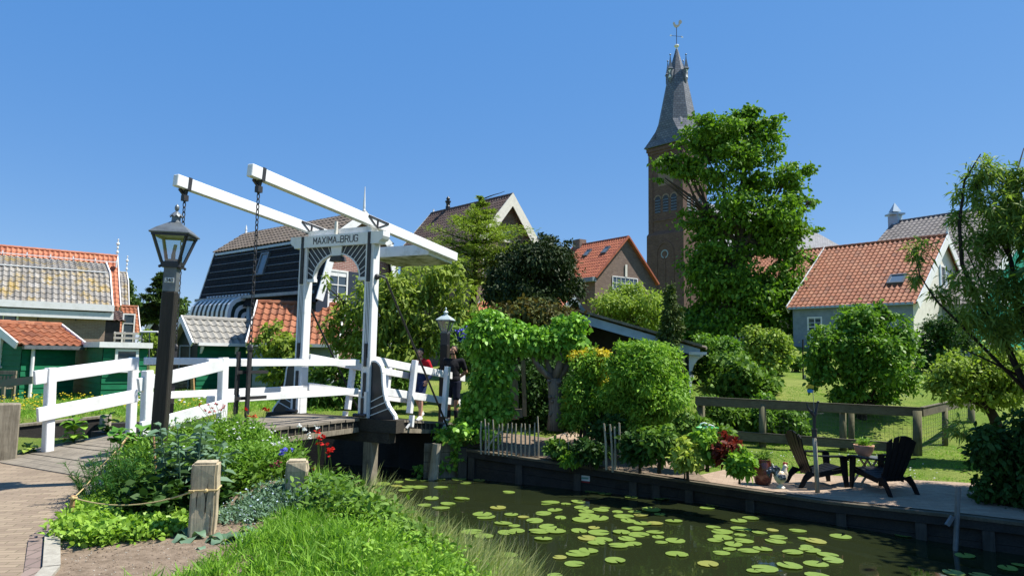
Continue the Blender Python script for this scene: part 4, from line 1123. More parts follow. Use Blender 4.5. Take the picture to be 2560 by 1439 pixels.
# brown upper slopes laid over the black ones
rf = MB()
for s in (1, -1):
    AO = H.A + H.ax * .22; BO2 = H.B - H.ax * .22
    q = [H.P3(BO2, s * (H.K[0] + .12), H.K[1] - .01), H.P3(AO, s * (H.K[0] + .12), H.K[1] - .01), H.P3(AO, 0, H.zr + .06), H.P3(BO2, 0, H.zr + .06)]
    if s == -1: q = [q[1], q[0], q[3], q[2]]
    pantiles(rf, *[v + bw * .03 for v in q], .25, .3, .018)
rf.build('upper_roof', M['tile_brown'], H.root)
mb = MB()
o, a, d, n = slope_frame(H, 1); Ls = math.hypot(H.hw - H.K[0], H.K[1] - H.ze)
for k in range(6):
    t = .06 + k * .9 / 5.6
    mb.bar(o + d * Ls * t + n * .085 - a * .0, o - a * H.L + d * Ls * t + n * .085, .022, .04, n)
mb.build('snow_rail', M['zinc'], H.roof)
mb = MB(); mb.bar(H.P3(H.A, H.K[0] + .1, H.K[1] - .08), H.P3(H.B, H.K[0] + .1, H.K[1] - .08), .1, .1); mb.build('kink_gutter', M['slateblue'], H.root)
mb = MB(); mb.bar(H.P3(H.A, H.hw + .2, H.ze - .12), H.P3(H.B - H.ax * .2, H.hw + .2, H.ze - .12), .2, .12); mb.build('gutter', M['bluegrey'], H.root)
skylight(H, (653, 690), .6, 1.0)
finial(H, 'A', 1.1); finial(H, 'B', .5, 'white', 'spike')
n = H.ax; pr = Vector((-n.y, n.x, 0)); o = H.A - H.ax * .1
for z in (H.zr - 2.45, H.zr - 3.55):
    mb = MB(); mb.frame(Vector((o.x, o.y, z)), pr, n, bw, (-H.hw + .3, 0, -.09), (H.hw - .3, .03, .09)); mb.build('stone_band', M['white'], H.root)
for s in (-1, 1):
    gablewin_o = Vector((o.x, o.y, H.zr - 4.0)) + pr * (s * .95 - .45)
    window(H.root, gablewin_o, pr, bw, n, .9, 1.7, 2, 3)
    for k in (-.5, .92):
        mb = MB(); mb.frame(gablewin_o + pr * k, pr, n, bw, (0, .0, 0), (.48, .05, 1.7)); mb.build('shutter', M['shutter'], H.root)
    window(H.root, Vector((o.x, o.y, .9)) + pr * (s * 1.3 - .5), pr, bw, n, 1.0, 1.7, 2, 3)
# awning on its long wall
sn = H.p; ww = H.P3(H.A, H.hw - .05, 0)
def onside(px):
    r = ray(*px); C = Vector((0, 0, CAMZ)); return C + r * ((ww - C).dot(sn) / r.dot(sn))
aL = onside((525, 752)); aR = onside((622, 742)); zt0 = max(aL.z, aR.z); zt1 = onside((575, 800)).z
aw = MB(); aw2 = MB(); nst = 17
wid = aR - aL; wid.z = 0; wl_ = wid.length; wx = wid.normalized(); base = Vector((aL.x, aL.y, zt0))
prof = [(0, 0), (.35, -.02), (.62, -.14), (.8, -.34), (.88, -.62), (.9, zt1 - zt0)]
for k in range(nst):
    tgt = aw if k % 2 == 0 else aw2
    a = base + wx * wl_ * k / nst; b = base + wx * wl_ * (k + 1) / nst
    for (x0, z0), (x1, z1) in zip(prof, prof[1:]):
        tgt.add([a + sn * x0 + bw * z0, b + sn * x0 + bw * z0, b + sn * x1 + bw * z1, a + sn * x1 + bw * z1], [(0, 1, 2, 3)])
for kk in range(6):
    r0, r1 = 1 - kk / 6, 1 - (kk + 1) / 6; tgt = aw if kk % 2 == 0 else aw2
    for (x0, z0), (x1, z1) in zip(prof, prof[1:]):
        f = lambda x, z, r_: base + wx * wl_ + sn * x * r_ + bw * ((zt1 - zt0) * (1 - r_) + z * r_)
        tgt.add([f(x0, z0, r0), f(x1, z1, r0), f(x1, z1, r1), f(x0, z0, r1)], [(0, 1, 2, 3)])
awo = aw.build('awning', M['white'], H.root); aw2.build('awning_stripe', M['darkgreen'], awo)
fr = MB(); fr.frame(base, wx, sn, bw, (-.15, 0, .02), (wl_ + .2, .12, .14)); fr.frame(base, wx, sn, bw, (wl_ + .05, 0, -1.0), (wl_ + .25, .1, .02)); fr.build('awning_frame', M['slateblue'], H.root)

# --- sheds in the left middle
H = house('shed', 'green shed with lichen grey tile roof and white bargeboards', (655, 806), 27.2, (466, 796), (490, 852), .28, 'darkgreen', 'tile_shed', cat='shed', end='B', tw=.28, tl=.36, vw=.2, over=.15, group='garden sheds')
cl = MB(); a = H.P3(H.A - H.ax * .1, H.hw - .05, 0); b = H.P3(H.B + H.ax * .1, H.hw - .05, 0); clap(cl, b, a, .28, H.ze - .1, H.p, .17); cl.build('weatherboards', M['green'], H.root)
gutter(H, 1)
for k in (.06, .5, .92):
    mb = MB(); o = H.B.lerp(H.A, k); q = H.P3(o, H.hw - .03, H.ze - .18); mb.prism([q, q + H.p * .2, q + H.p * .17 - bw * .08, q + H.p * .05 - bw * .25, q - bw * .25], H.ax * .05); mb.build('bracket', M['white'], H.root)
fr = MB(); o = H.P3(H.B + H.ax * .08, -.1, .3)
for lo, hi in (((-.4, 0), (-.36, 1.5)), ((.36, 0), (.4, 1.5)), ((-.4, 1.5), (.4, 1.54))): fr.frame(o, H.p, -H.ax, bw, (lo[0], 0, lo[1]), (hi[0], .03, hi[1]))
fr.build('door_frame', M['bluegrey'], H.root)
H = house('shed', 'grey boarded shed with red pantile roof behind the left bridge post', (850, 763), 26.2, (652, 757), ('h', 1.75, 853), .3, 'bluegrey', 'tile_orange', cat='shed', end='B', tw=.25, tl=.36, vw=.25, over=.1, verge='white_old', group='garden sheds')
gutter(H, 1)
cl = MB(); a = H.P3(H.A - H.ax * .1, H.hw - .05, 0); b = H.P3(H.B + H.ax * .1, H.hw - .05, 0); clap(cl, b, a, .3, H.ze - .1, H.p, .19); cl.build('weatherboards', M['bluegrey'], H.root)
# --- far left sheds
H = house('shed', 'green shed with orange pantile roof and white bargeboards at the left edge', (139, 815), 22.2, (-12, 808), (50, 858), .2, 'darkgreen', 'tile_orange', cat='shed', end='B', tw=.24, tl=.32, vw=.2, group='garden sheds')
cl = MB(); a = H.P3(H.A - H.ax * .1, H.hw - .05, 0); b = H.P3(H.B + H.ax * .1, H.hw - .05, 0); clap(cl, b, a, .15, H.ze - .08, H.p, .17); b2 = H.P3(H.B + H.ax * .1, -H.hw + .05, 0); clap(cl, b2, b, .15, H.ze - .0, -H.ax, .17); cl.build('weatherboards', M['green'], H.root)
gutter(H, 1, 'zinc')
mb = MB(); o = H.P3(H.B + H.ax * .35, H.hw + .06, 0); mb.tube([o + bw * .1, o + bw * (H.ze - .15)], .05, 8); mb.build('downpipe', M['white'], H.root)
window(H.root, H.P3(H.B + H.ax * .08, -.1, 1.1) - H.p * .3, H.p, bw, -H.ax, .7, 1.0, 2, 2)
c0 = at(250, 992, 20.2); fx = Vector((.74, .67, 0)).normalized(); fy = Vector((.67, -.74, 0)).normalized(); zg = .15
sroot = empty('shed', (c0.x, c0.y, zg), 'green flat roofed shed with white fascia and a small white window', 'shed', 'garden sheds')
zt_ = at(250, 866, 20.2).z; lx = -fy
def onp(px, o, n):
    r = ray(*px); C = Vector((0, 0, CAMZ)); return C + r * ((o - C).dot(n) / r.dot(n))
fr_ = (onp((362, 980), c0, fy) - c0).dot(fx)
lf_ = (onp((144, 980), c0, -fx) - c0).dot(lx)
mb = MB(); mb.frame((c0.x, c0.y, 0), fx, lx, bw, (.02, .02, zg), (fr_ - .02, lf_, zt_)); mb.build('wall', M['darkgreen'], sroot)
cl = MB(); b = c0 + fx * fr_; clap(cl, (c0.x, c0.y), (b.x, b.y), zg, zt_, fy, .17); a = c0 + lx * lf_; clap(cl, (a.x, a.y), (c0.x, c0.y), zg, zt_, -fx, .17); cl.build('weatherboards', M['green'], sroot)
mb = MB(); mb.frame((c0.x, c0.y, zt_), fx, lx, bw, (-.1, -.14, -.02), (fr_ + .06, -.09, .14)); mb.frame((c0.x, c0.y, zt_), fx, lx, bw, (-.14, -.14, -.02), (-.1, lf_ + .1, .14)); mb.frame((c0.x, c0.y, zt_), fx, lx, bw, (fr_ + .06, -.14, -.02), (fr_ + .1, lf_ + .1, .14)); mb.build('fascia', M['white'], sroot)
mb = MB(); mb.frame((c0.x, c0.y, zt_), fx, lx, bw, (-.1, -.09, .0), (fr_ + .06, lf_ + .1, .1)); mb.build('roof', M['zinc'], sroot)
o = onp((284, 925), c0, fy); window(sroot, o + fy * .02, fx, bw, fy, .62, .62, 1, 1)

# --- left brick house and its neighbours
H = house('brick_house', 'long brick house with yellow lichen on its grey gambrel roof', (258, 660), 33, None, ('h', 3.3, 772), .2, 'brick_left', 'tile_grey', kink=('h', 1.6, 684), tw=.22, tl=.32, vw=.34, ax=(.8, .6, 0), L=13, over=.1, group='brick village houses', vends=(1, 0), ridge=False)
mb = MB(); z = H.ze - .16
for a, b_, hh, ww_ in ((.06, .34, .14, .2), (-.3, .0, .34, .12)):
    mb.frame(H.P3(H.A, H.hw + .1, z), -H.ax, H.p, bw, (-.15, -.15, a - .02), (H.L, ww_, b_ - .02))
mb.build('gutter', M['white'], H.root)
mb = MB(); mb.bar(H.P3(H.A, H.K[0] + .08, H.K[1] + .05), H.P3(H.B, H.K[0] + .08, H.K[1] + .05), .05, .05); mb.build('ridge_pipe', M['white'], H.root)
sidewin(H, 1, (-32, 812), 1.0, .62, nx=2, ny=1)
mb = MB()
for px in (40, 95, 190, 275):
    r = ray(px, 790); C = Vector((0, 0, CAMZ)); o = H.P3(H.A, H.hw - .05, 0); q = C + r * ((o - C).dot(H.p) / r.dot(H.p)); mb.frame(q, H.ax, H.p, bw, (-.02, 0, -.2), (.02, .02, .2))
mb.build('wall_anchor', M['iron'], H.root)
axl = H.ax.copy()
H = house('house', 'tall house with bright orange roof behind the lichen roof', (287, 641), 42, None, ('h', 2.6, 760), .3, 'darkgreen', 'tile_bright', tw=.25, tl=.36, vw=.45, ax=(.8, .6, 0), L=16, group='wooden village houses', vends=(1, 0))
finial(H, 'A', 1.1, 'white', 'turned')
mb = MB()
for k in range(7): mb.frame(H.P3(H.A - H.ax * k * 1.1, H.hw * .28, H.zr - (H.zr - H.ze) * .25), H.ax, H.p, bw, (-.03, 0, 0), (.03, .3, .45))
mb.bar(H.P3(H.A, H.hw * .28 + .3, H.zr - (H.zr - H.ze) * .25 + .3), H.P3(H.B, H.hw * .28 + .3, H.zr - (H.zr - H.ze) * .25 + .3), .05, .05); mb.build('snow_rail', M['white'], H.roof)
H = house('house', 'narrow grey gambrel gable with white trim and turned finial', (311, 683), 50, None, ('h', 2.2, 772), .3, 'darkgreen', 'tile_grey', kink=('h', 1.1, 706), ax=(axl.x, axl.y, 0), L=6, vw=.45, group='wooden village houses', vends=(1, 0))
finial(H, 'A', 1.3, 'white', 'turned')
H = house('house', 'low orange tiled roof with white verge beside the lichen roof house', (338, 768), 44, None, ('h', 1.5, 828), .3, 'darkgreen', 'tile_orange', ax=(axl.x, axl.y, 0), L=5, vw=.3, group='wooden village houses', vends=(1, 0))
gablewin(H, 'A', (300, 860), .6, 1.2, nx=1, ny=2) if False else None
H = house('house', 'black boarded house end with white window between the left roofs', (300, 778), 38, None, ('h', 1.2, 800), .3, 'black', 'tile_dark', ax=(axl.x, axl.y, 0), L=5, vw=.2, group='wooden village houses', verge=None, ridge=False)
sidewin(H, 1, (302, 858), .6, 1.6, nx=1, ny=3)
H = house('house', 'small far dark gable with white verges beside the lamp post', (392, 790), 55, None, (352, 842), .4, 'black', 'tile_dark', ax=(.15, -.99, 0), L=7, vw=.35, group='wooden village houses')
# balcony rail
o = at(283, 862, 34); d_ = Vector((.95, .3, 0)).normalized(); r = empty('balcony_rail', o, 'white balcony railing at the end of the brick house', 'railing')
for k in range(4):
    mb = MB(); mb.frame(o + d_ * k * .42, d_, Vector((-d_.y, d_.x, 0)), bw, (0, 0, -.35), (.06, .06, .65)); mb.build('post', M['white'], r)
for z in (.05, .35, .58):
    mb = MB(); mb.frame(o, d_, Vector((-d_.y, d_.x, 0)), bw, (0, -.04, z - .05), (1.33, -.004, z + .05)); mb.build('rail', M['white'], r)
r = empty('washing_frame', at(375, 900, 26), 'thin grey pole frame with white cross bar behind the lamp post', 'pole frame')
for px in (353, 372):
    mb = MB(); mb.tube([at(px, 930, 26), at(px + 2, 828, 26)], .02, 6); mb.build('pole', M['zinc'], r)
mb = MB(); mb.tube([at(350, 829, 26), at(395, 829, 26)], .035, 6); mb.build('cross_bar', M['white'], r)

# --- church
def church():
    nc = Vector((21.3, 85.8, 0)); f1 = Vector((-.66, .75, 0)).normalized(); f2 = Vector((.75, .66, 0)).normalized(); S = 5.8
    cen = nc + f1 * S / 2 + f2 * S / 2; zg = 1.0; ze = 29.3; ztip = 43.4
    r = empty('church', (cen.x, cen.y, zg), 'dark brick church tower with a slate spire and golden weathercock', 'church')
    def sq(half): return [cen + f1 * (a * half) + f2 * (b * half) for a, b in ((-1, -1), (1, -1), (1, 1), (-1, 1))]
    mb = MB()
    def blk(h_, z0, z1): mb.prism([v + bw * z0 for v in sq(h_)], bw * (z1 - z0))
    blk(S / 2 - .05, zg, 17.6)
    vs = [v + bw * 17.6 for v in sq(S / 2 - .05)] + [v + bw * 18.1 for v in sq(S / 2 - .3)]
    mb.add(vs, [(0, 1, 5, 4), (1, 2, 6, 5), (2, 3, 7, 6), (3, 0, 4, 7)])
    blk(S / 2 - .3, 18.1, ze - .3)
    mb.build('tower_wall', M['brick_tower'], r)
    mb = MB()
    for h_, z0, z1 in ((S / 2 - .15, ze - .9, ze - .55), (S / 2 - .02, ze - .55, ze - .1), (S / 2 - .2, 19.4, 19.6)): blk(h_, z0, z1)
    for (a, b) in ((-1, -1), (1, -1), (1, 1), (-1, 1)):
        o = cen + f1 * a * (S / 2 - .55) + f2 * b * (S / 2 - .55)
        mb.frame(o, f1, f2, bw, (-.34, -.34, zg), (.34, .34, ze - .9))
    for f, o_ in ((f1, -f2), (f2, -f1)):
        pass
    mb.build('cornice', M['brick_tower'], r)
    # louvred openings on the two visible faces
    for nrm, tx in ((-f2, f1), (-f1, f2)):
        fo = cen + nrm * (S / 2 - .3)
        for k in (-1.25, 0, 1.25):
            op = MB(); lv = MB(); w = .42
            pts = [(-w, 20.5), (w, 20.5), (w, 22.3)] + [(w * math.cos(a), 22.3 + w * math.sin(a)) for a in np.linspace(.3, math.pi - .3, 6)] + [(-w, 22.3)]
            op.prism([fo + tx * (k + x) + bw * z for x, z in pts], nrm * .015); o = op.build('belfry_opening', M['black'], r)
            for j in range(5): lv.frame(fo + tx * k + bw * (20.6 + j * .38), tx, nrm, (bw * .85 - nrm * .5).normalized(), (-w, .02, 0), (w, .05, .2))
            lv.build('louvre', M['bluegrey'], o)
            ar = MB()
            for a0, a1 in zip(np.linspace(0, math.pi, 9), np.linspace(0, math.pi, 9)[1:]):
                ar.prism([fo + tx * (k + math.cos(a) * q) + bw * (22.3 + math.sin(a) * q) for a, q in ((a0, w), (a1, w), (a1, w + .18), (a0, w + .18))], nrm * .04)
            ar.build('brick_arch', M['brick_brown'], o)
        fo = cen + nrm * (S / 2 - .05); op = MB(); w = 1.15
        pts = [(-w, 3), (w, 3), (w, 15)] + [(w * math.cos(a), 15 + w * 1.2 * math.sin(a)) for a in np.linspace(.2, math.pi - .2, 9)] + [(-w, 15)]
        op.prism([fo + tx * x + bw * z for x, z in pts], nrm * .012); o = op.build('blind_arch', M['brick_tower'], r)
        ar = MB()
        for a0, a1 in zip(np.linspace(0, math.pi, 13), np.linspace(0, math.pi, 13)[1:]):
            ar.prism([fo + tx * (math.cos(a) * q) + bw * (15 + math.sin(a) * q * 1.2) for a, q in ((a0, w), (a1, w), (a1, w + .3), (a0, w + .3))], nrm * .08)
        for sx in (-1, 1): ar.frame(fo, tx, nrm, bw, (sx * (w + .15) - .15, 0, 3), (sx * (w + .15) + .15, .08, 15))
        ar.frame(fo, tx, nrm, bw, (-.12, 0, 3), (.12, .07, 14.6)); ar.build('arch_moulding', M['brick_tower'], o)
        tc = MB()
        for k in range(12):
            a0 = k * math.pi / 6; a1 = a0 + math.pi / 6
            tc.prism([fo + tx * (math.cos(a) * q) + bw * (15.0 + math.sin(a) * q) for a, q in ((a0, .42), (a1, .42), (a1, .58), (a0, .58))], nrm * .06)
        tc.build('tracery', M['bluegrey'], o)
        tb = MB(); 
        for pr_ in ((-1.7, 22.9), (0, 25.0)):
            pass
        wn = MB(); wn.prism([fo - nrm * .25 + tx * x + bw * z for x, z in [(-1.2, 24.0), (1.2, 24.0), (1.2, 25.8)] + [(1.2 * math.cos(a), 25.8 + 1.2 * math.sin(a)) for a in np.linspace(.3, math.pi - .3, 7)] + [(-1.2, 25.8)]], nrm * .012); wn.build('clock_niche', M['brick_brown'], r)
    # spire: square eaves sweeping into an octagon
    h0 = S / 2 + .22
    def ring(fsq, rad, z):
        out = []
        for k in range(8):
            a = math.pi / 8 + k * math.pi / 4
            oc = f1 * math.cos(a) * rad + f2 * math.sin(a) * rad
            m_ = max(abs(math.cos(a)), abs(math.sin(a))); 
            s1 = math.copysign(1, math.cos(a)); s2 = math.copysign(1, math.sin(a))
            sqp = (f1 * s1 + f2 * s2) * rad
            out.append(cen + oc.lerp(sqp, fsq) + bw * z)
        return out
    R_ = [ring(1, h0, ze), ring(.85, h0 * .9, ze + .9), ring(.4, h0 * .85, ze + 2.1), ring(0, h0 * .83, ze + 3.4), ring(0, h0 * .41, ze + 9.8), ring(0, .16, ztip - .4)]
    mb = MB(); vs = [v for q in R_ for v in q]; fs = [tuple(range(7, -1, -1))]
    for i in range(len(R_) - 1):
        for k in range(8): fs.append((i * 8 + k, i * 8 + (k + 1) % 8, (i + 1) * 8 + (k + 1) % 8, (i + 1) * 8 + k))
    mb.add(vs, fs); sp_ = mb.build('spire', M['slate'], r)
    for (a, b) in ((-1, -1), (1, -1), (1, 1), (-1, 1)):
        q = MB(); d2 = (f1 * a + f2 * b).normalized(); t2 = Vector((-d2.y, d2.x, 0)); o = cen + d2 * (h0 * 1.0)
        q.add([o + t2 * .95 + bw * (ze + 1.2), o + d2 * .25 + bw * (ze + 1.0), o - t2 * .95 + bw * (ze + 1.2), cen + d2 * h0 * .64 + bw * (ze + 4.6)], [(0, 1, 3), (1, 2, 3), (0, 3, 2), (0, 2, 1)])
        q.build('broach', M['slate_small'], sp_)
    for d2 in (-f1, f1, -f2, f2):
        t2 = Vector((-d2.y, d2.x, 0)); zb = ze + 9.3; rr = h0 * .45; o = cen + d2 * rr
        q = MB(); q.frame(o, d2, t2, bw, (-.6, -.3, zb), (.16, .3, zb + 1.25)); q.prism([o + d2 * .05 + bw * (zb - .7), o + d2 * .16 + t2 * .3 + bw * zb, o + d2 * .16 - t2 * .3 + bw * zb], -d2 * .5); dm = q.build('dormer', M['slate_small'], sp_)
        q = MB(); o2 = o + d2 * .05; q.lathe([(.46, zb + 1.2), (.46, zb + 1.32), (.34, zb + 1.42), (.1, zb + 2.6), (.035, zb + 3.2)], 4, o2, .5); q.ball(o2 + bw * (zb + 3.25), .12, 8); q.build('dormer_cap', M['zinc'], dm)
        q = MB(); 
        for zz, s in ((zb + 1.15, -1), (zb + .1, 1)):
            q.prism([o + d2 * .175 + t2 * .24 + bw * zz, o + d2 * .175 - t2 * .24 + bw * zz, o + d2 * .175 + bw * (zz + s * .5)], d2 * .02)
        q.build('dormer_panel', M['white'], dm)
    q = MB(); q.ball(cen + bw * (ztip + .1), .34, 12, (1, 1, .6)); q.lathe([(.22, ztip - .9), (.12, ztip - .2), (.15, ztip)], 10, cen); q.build('spire_knob', M['stain_white'], r)
    q = MB(); q.tube([cen + bw * ztip, cen + bw * (ztip + 2.7)], .045, 6); dd = Vector((1, .25, 0)).normalized()
    q.tube([cen - dd * .75 + bw * (ztip + 1.45), cen + dd * .75 + bw * (ztip + 1.5)], .03, 6); va = q.build('vane_rod', M['iron'], r)
    q = MB()
    for s in (-1, 1):
        o = cen + dd * s * .8 + bw * (ztip + 1.47); q.prism([o + dd * s * .22, o + bw * .16 - dd * s * .06, o - bw * .16 - dd * s * .06], Vector((-dd.y, dd.x, 0)) * .04)
    q.build('vane_arrow', M['white'], va)
    out = [(-.42, .42), (-.52, .52), (-.40, .62), (-.36, .72), (-.28, .62), (-.2, .42), (-.02, .3), (.2, .34), (.36, .5), (.34, .8), (.42, 1.02), (.62, 1.1), (.78, .96), (.8, .72), (.66, .55), (.52, .5), (.5, .3), (.32, .08), (.1, -.06), (-.16, -.06), (-.36, .12), (-.44, .3)]
    q = MB(); o = cen + bw * (ztip + 2.75); q.prism([o + dd * x + bw * z for x, z in out], Vector((-dd.y, dd.x, 0)) * .09); q.build('weathercock', plain('gilded_copper', (.5, .42, .25), (.3, .27, .18), 10, .35, .05, 30, .5, .6), r)
    # nave
    n0 = cen + f2 * 3 - f1 * -1.0; e1 = Vector((.93, .36, 0)).normalized(); e2 = Vector((-.36, .93, 0)).normalized()
    o = cen + Vector((1.5, 6, 0)); Ln, hw, zr, zv = 27.0, 7.5, 23.8, 16.0
    c = [o - e2 * hw, o + e1 * Ln - e2 * hw, o + e1 * Ln + e2 * hw, o + e2 * hw]
    q = MB(); q.prism([v + bw * zg for v in c], bw * (zv - zg)); q.build('nave_wall', M['brick_tower'], r)
    ra = o + bw * zr; rb = o + e1 * (Ln - 9.0) + bw * zr; q = MB(); cc = [v + bw * (zv) for v in c]
    q.add(cc + [ra, rb], [(0, 1, 5, 4), (1, 2, 5), (2, 3, 4, 5), (3, 0, 4)]); q.build('nave_roof', M['slate'], r)
church()
# --- bench by the left shed
r = empty('garden_bench', at(15, 985, 19.3), 'weathered wooden bench in front of the green shed', 'bench')
o = at(8, 990, 19.3); o.z = .15; d_ = Vector((1, .1, 0)).normalized(); n2 = Vector((.1, -1, 0)).normalized()
for x in (-.62, .24):
    for y in (0, .45):
        mb = MB(); mb.frame(o, d_, n2, bw, (x, y, 0), (x + .07, y + .07, .75 if y == 0 else .58)); mb.build('leg', M['graywood'], r)
    mb = MB(); mb.frame(o, d_, n2, bw, (x - .01, 0, .583), (x + .09, .55, .63)); mb.build('armrest', M['graywood'], r)
mb = MB()
for k in range(4): mb.frame(o, d_, n2, bw, (-.6, .06 + k * .11, .38), (.28, .15 + k * .11, .41))
mb.build('seat', M['graywood'], r)
mb = MB()
for k in range(9): mb.frame(o, d_, n2, bw, (-.55 + k * .09, .02, .45), (-.5 + k * .09, .04, .72))
mb.frame(o, d_, n2, bw, (-.62, .0, .76), (.31, .06, .86)); mb.frame(o, d_, n2, bw, (-.62, .05, .42), (.31, .09, .47)); mb.build('backrest', M['graywood'], r)

# ------------------------------------------------------------------ vegetation
_gx = np.arange(-14, 15.01, .25); _gy = np.arange(0, 38.01, .25)
_ix = [i for i, x in enumerate(XS) if -14.001 <= x <= 15.001]; _iy = [j for j, y in enumerate(YS) if -.001 <= y <= 38.001]
HG = np.array([[vs_z for vs_z in (zt(XS[i], YS[j]) for i in _ix)] for j in _iy])
def zgrid(x, y):
    fx = np.clip((x + 14) / .25, 0, HG.shape[1] - 1.001); fy = np.clip(y / .25, 0, HG.shape[0] - 1.001)
    i = fx.astype(int); j = fy.astype(int); a = fx - i; b = fy - j
    return HG[j, i] * (1 - a) * (1 - b) + HG[j, i + 1] * a * (1 - b) + HG[j + 1, i] * (1 - a) * b + HG[j + 1, i + 1] * a * b
def inpoly_np(x, y, P):
    c = np.zeros(len(x), bool); j = len(P) - 1
    for i in range(len(P)):
        xi, yi = P[i]; xj, yj = P[j]
        k = ((yi > y) != (yj > y)) & (x < (xj - xi) * (y - yi) / (yj - yi + 1e-12) + xi)
        c ^= k; j = i
    return c
def scatter(poly, n):
    px = [p[0] for p in poly]; py = [p[1] for p in poly]; X = []; Y = []; tot = 0
    while tot < n:
        x = RNG.uniform(min(px), max(px), n * 2); y = RNG.uniform(min(py), max(py), n * 2); k = inpoly_np(x, y, poly)
        X.append(x[k]); Y.append(y[k]); tot += k.sum()
    return np.concatenate(X)[:n], np.concatenate(Y)[:n]
def blades(name, poly, n, h0, h1, wid, mat, lean=.35, clump=0, label=None, cat=None, droop=.25, wind=(0, 0), minz=-.98):
    x, y = scatter(poly, n)
    if clump:
        k = max(1, n // clump); x = np.repeat(x[:k], clump) + RNG.normal(size=k * clump) * .05; y = np.repeat(y[:k], clump) + RNG.normal(size=k * clump) * .05
    z = zgrid(x, y); k = z > minz; x, y, z = x[k], y[k], z[k]; m = len(x)
    big = .6 + .8 * (np.sin(x * 2.3 + 1.1 * y) * np.sin(y * 1.9 - .7 * x) * .5 + .5)
    A = np.stack([RNG.normal(size=m) * lean + wind[0], RNG.normal(size=m) * lean + wind[1], np.ones(m)], 1)
    h = (h0 + (h1 - h0) * RNG.random(m)) * big
    N_ = RNG.normal(size=(m, 3)); N_[:, 2] *= .3
    o = leaf_mesh(name, np.stack([x, y, z - .01], 1), A, N_, h, np.full(m, wid) * (.6 + .8 * RNG.random(m)), mat, None, droop, .4)
    return tag(o, label, cat, None, 'stuff')
def plantroot(name, base, label, cat, group=None): return empty(name, base, label, cat, group)
def tree(name, label, d, blobs, n, per, L, Wd, mat, base=None, trunk_r=.15, limbs=6, bark='bark', cr=.35, cat='tree', group=None, inner=.5, flat=.6, up=.35, droop=.2, dep=1., top=None, jit=.8, stems=1, low=-1, extra=None):
    bl = pxblobs(d, [b if len(b) > 4 else tuple(b) + (0, dep) for b in blobs])
    if base is None:
        cx = sum(b[0] for b in bl) / len(bl); cy = sum(b[1] for b in bl) / len(bl)
        zz = zt(cx, cy) if abs(cx) < 60 else .5
        base = Vector((cx, cy, min(zz, min(b[2] - b[5] for b in bl))))
    r = plantroot(name, base, label, cat, group)
    if trunk_r:
        t = MB(); B = Vector(base)
        zs = sorted(bl, key=lambda b: -b[2])
        tp = Vector((sum(b[0] for b in bl) / len(bl), sum(b[1] for b in bl) / len(bl), sum(b[2] for b in bl) / len(bl))) if top is None else top
        for s in range(stems):
            o = B + (Vector((random.uniform(-1, 1), random.uniform(-1, 1), 0)) * trunk_r * 3 if stems > 1 else Vector((0, 0, 0)))
            t.tube([o - bw * .15, o.lerp(tp, .33) + Vector((random.uniform(-1, 1), random.uniform(-1, 1), 0)) * trunk_r * .5, o.lerp(tp, .7), tp], [trunk_r * 1.15, trunk_r * .85, trunk_r * .6, trunk_r * .35], 10)
        for b in random.sample(bl, min(limbs, len(bl))):
            c = Vector(b[:3]); s_ = B.lerp(tp, random.uniform(.35, .8)); limb(t, s_, c, trunk_r * .45, trunk_r * .1)
            for k in range(3): limb(t, s_.lerp(c, random.uniform(.4, .9)), c + Vector((random.uniform(-1, 1) * b[3], random.uniform(-1, 1) * b[4], random.uniform(-.6, 1) * b[5])) * .85, trunk_r * .16, trunk_r * .04, n=3, sides=5)
        t.build('trunk', M[bark], r, True)
    crown('crown', bl, n, per, L, Wd, M[mat], r, cr, flat, inner, up, droop, jit, low=low)
    if extra:
        for nm, ebl, en, eL, eW, em in extra: crown(nm, pxblobs(d, [tuple(b) + (0, dep) if len(b) == 4 else b for b in ebl]), en, 6, eL, eW, M[em], r, cr * .6, flat, .75, up, droop)
    return r

tree('maple_tree', 'tall green maple tree standing in front of the church tower', 38,
     [(1850, 345, 95, 62), (1925, 325, 38, 45), (1775, 340, 62, 45), (1870, 300, 40, 28), (1700, 415, 55, 40), (1800, 420, 100, 70), (1895, 440, 60, 60), (1965, 480, 50, 60), (1985, 560, 48, 50), (1815, 540, 85, 80), (1890, 560, 105, 90), (2000, 640, 52, 75), (1790, 690, 75, 95), (1860, 690, 130, 110), (1980, 735, 75, 72), (1800, 790, 95, 60), (1775, 610, 50, 80), (1930, 805, 95, 55), (1750, 820, 50, 50), (1775, 850, 45, 30), (1875, 275, 16, 20), (1952, 296, 14, 16), (1745, 296, 15, 13), (1650, 402, 13, 12), (2014, 425, 11, 18), (2030, 500, 13, 13), (2040, 575, 13, 13), (1662, 445, 15, 11), (2048, 655, 13, 20), (1985, 405, 12, 12), (1700, 372, 14, 12)],
     60000, 48, .20, .13, 'leaf_maple', base=at(1800, 880, 38), trunk_r=.35, limbs=12, cr=1.05, inner=.45, flat=.42, dep=.9, up=.15)
tree('yew_tree', 'dense dark yew tree between the brick houses', 31, [(1330, 665, 90, 60), (1268, 705, 58, 65), (1392, 690, 55, 72), (1330, 745, 115, 50), (1415, 640, 22, 38), (1418, 725, 36, 45), (1238, 740, 34, 36), (1300, 628, 36, 36), (1358, 612, 28, 24), (1370, 650, 40, 45), (1270, 650, 28, 30)], 30000, 22, .17, .07, 'leaf_yew', base=at(1330, 860, 31), trunk_r=.25, cr=.42, inner=.4, flat=.9)
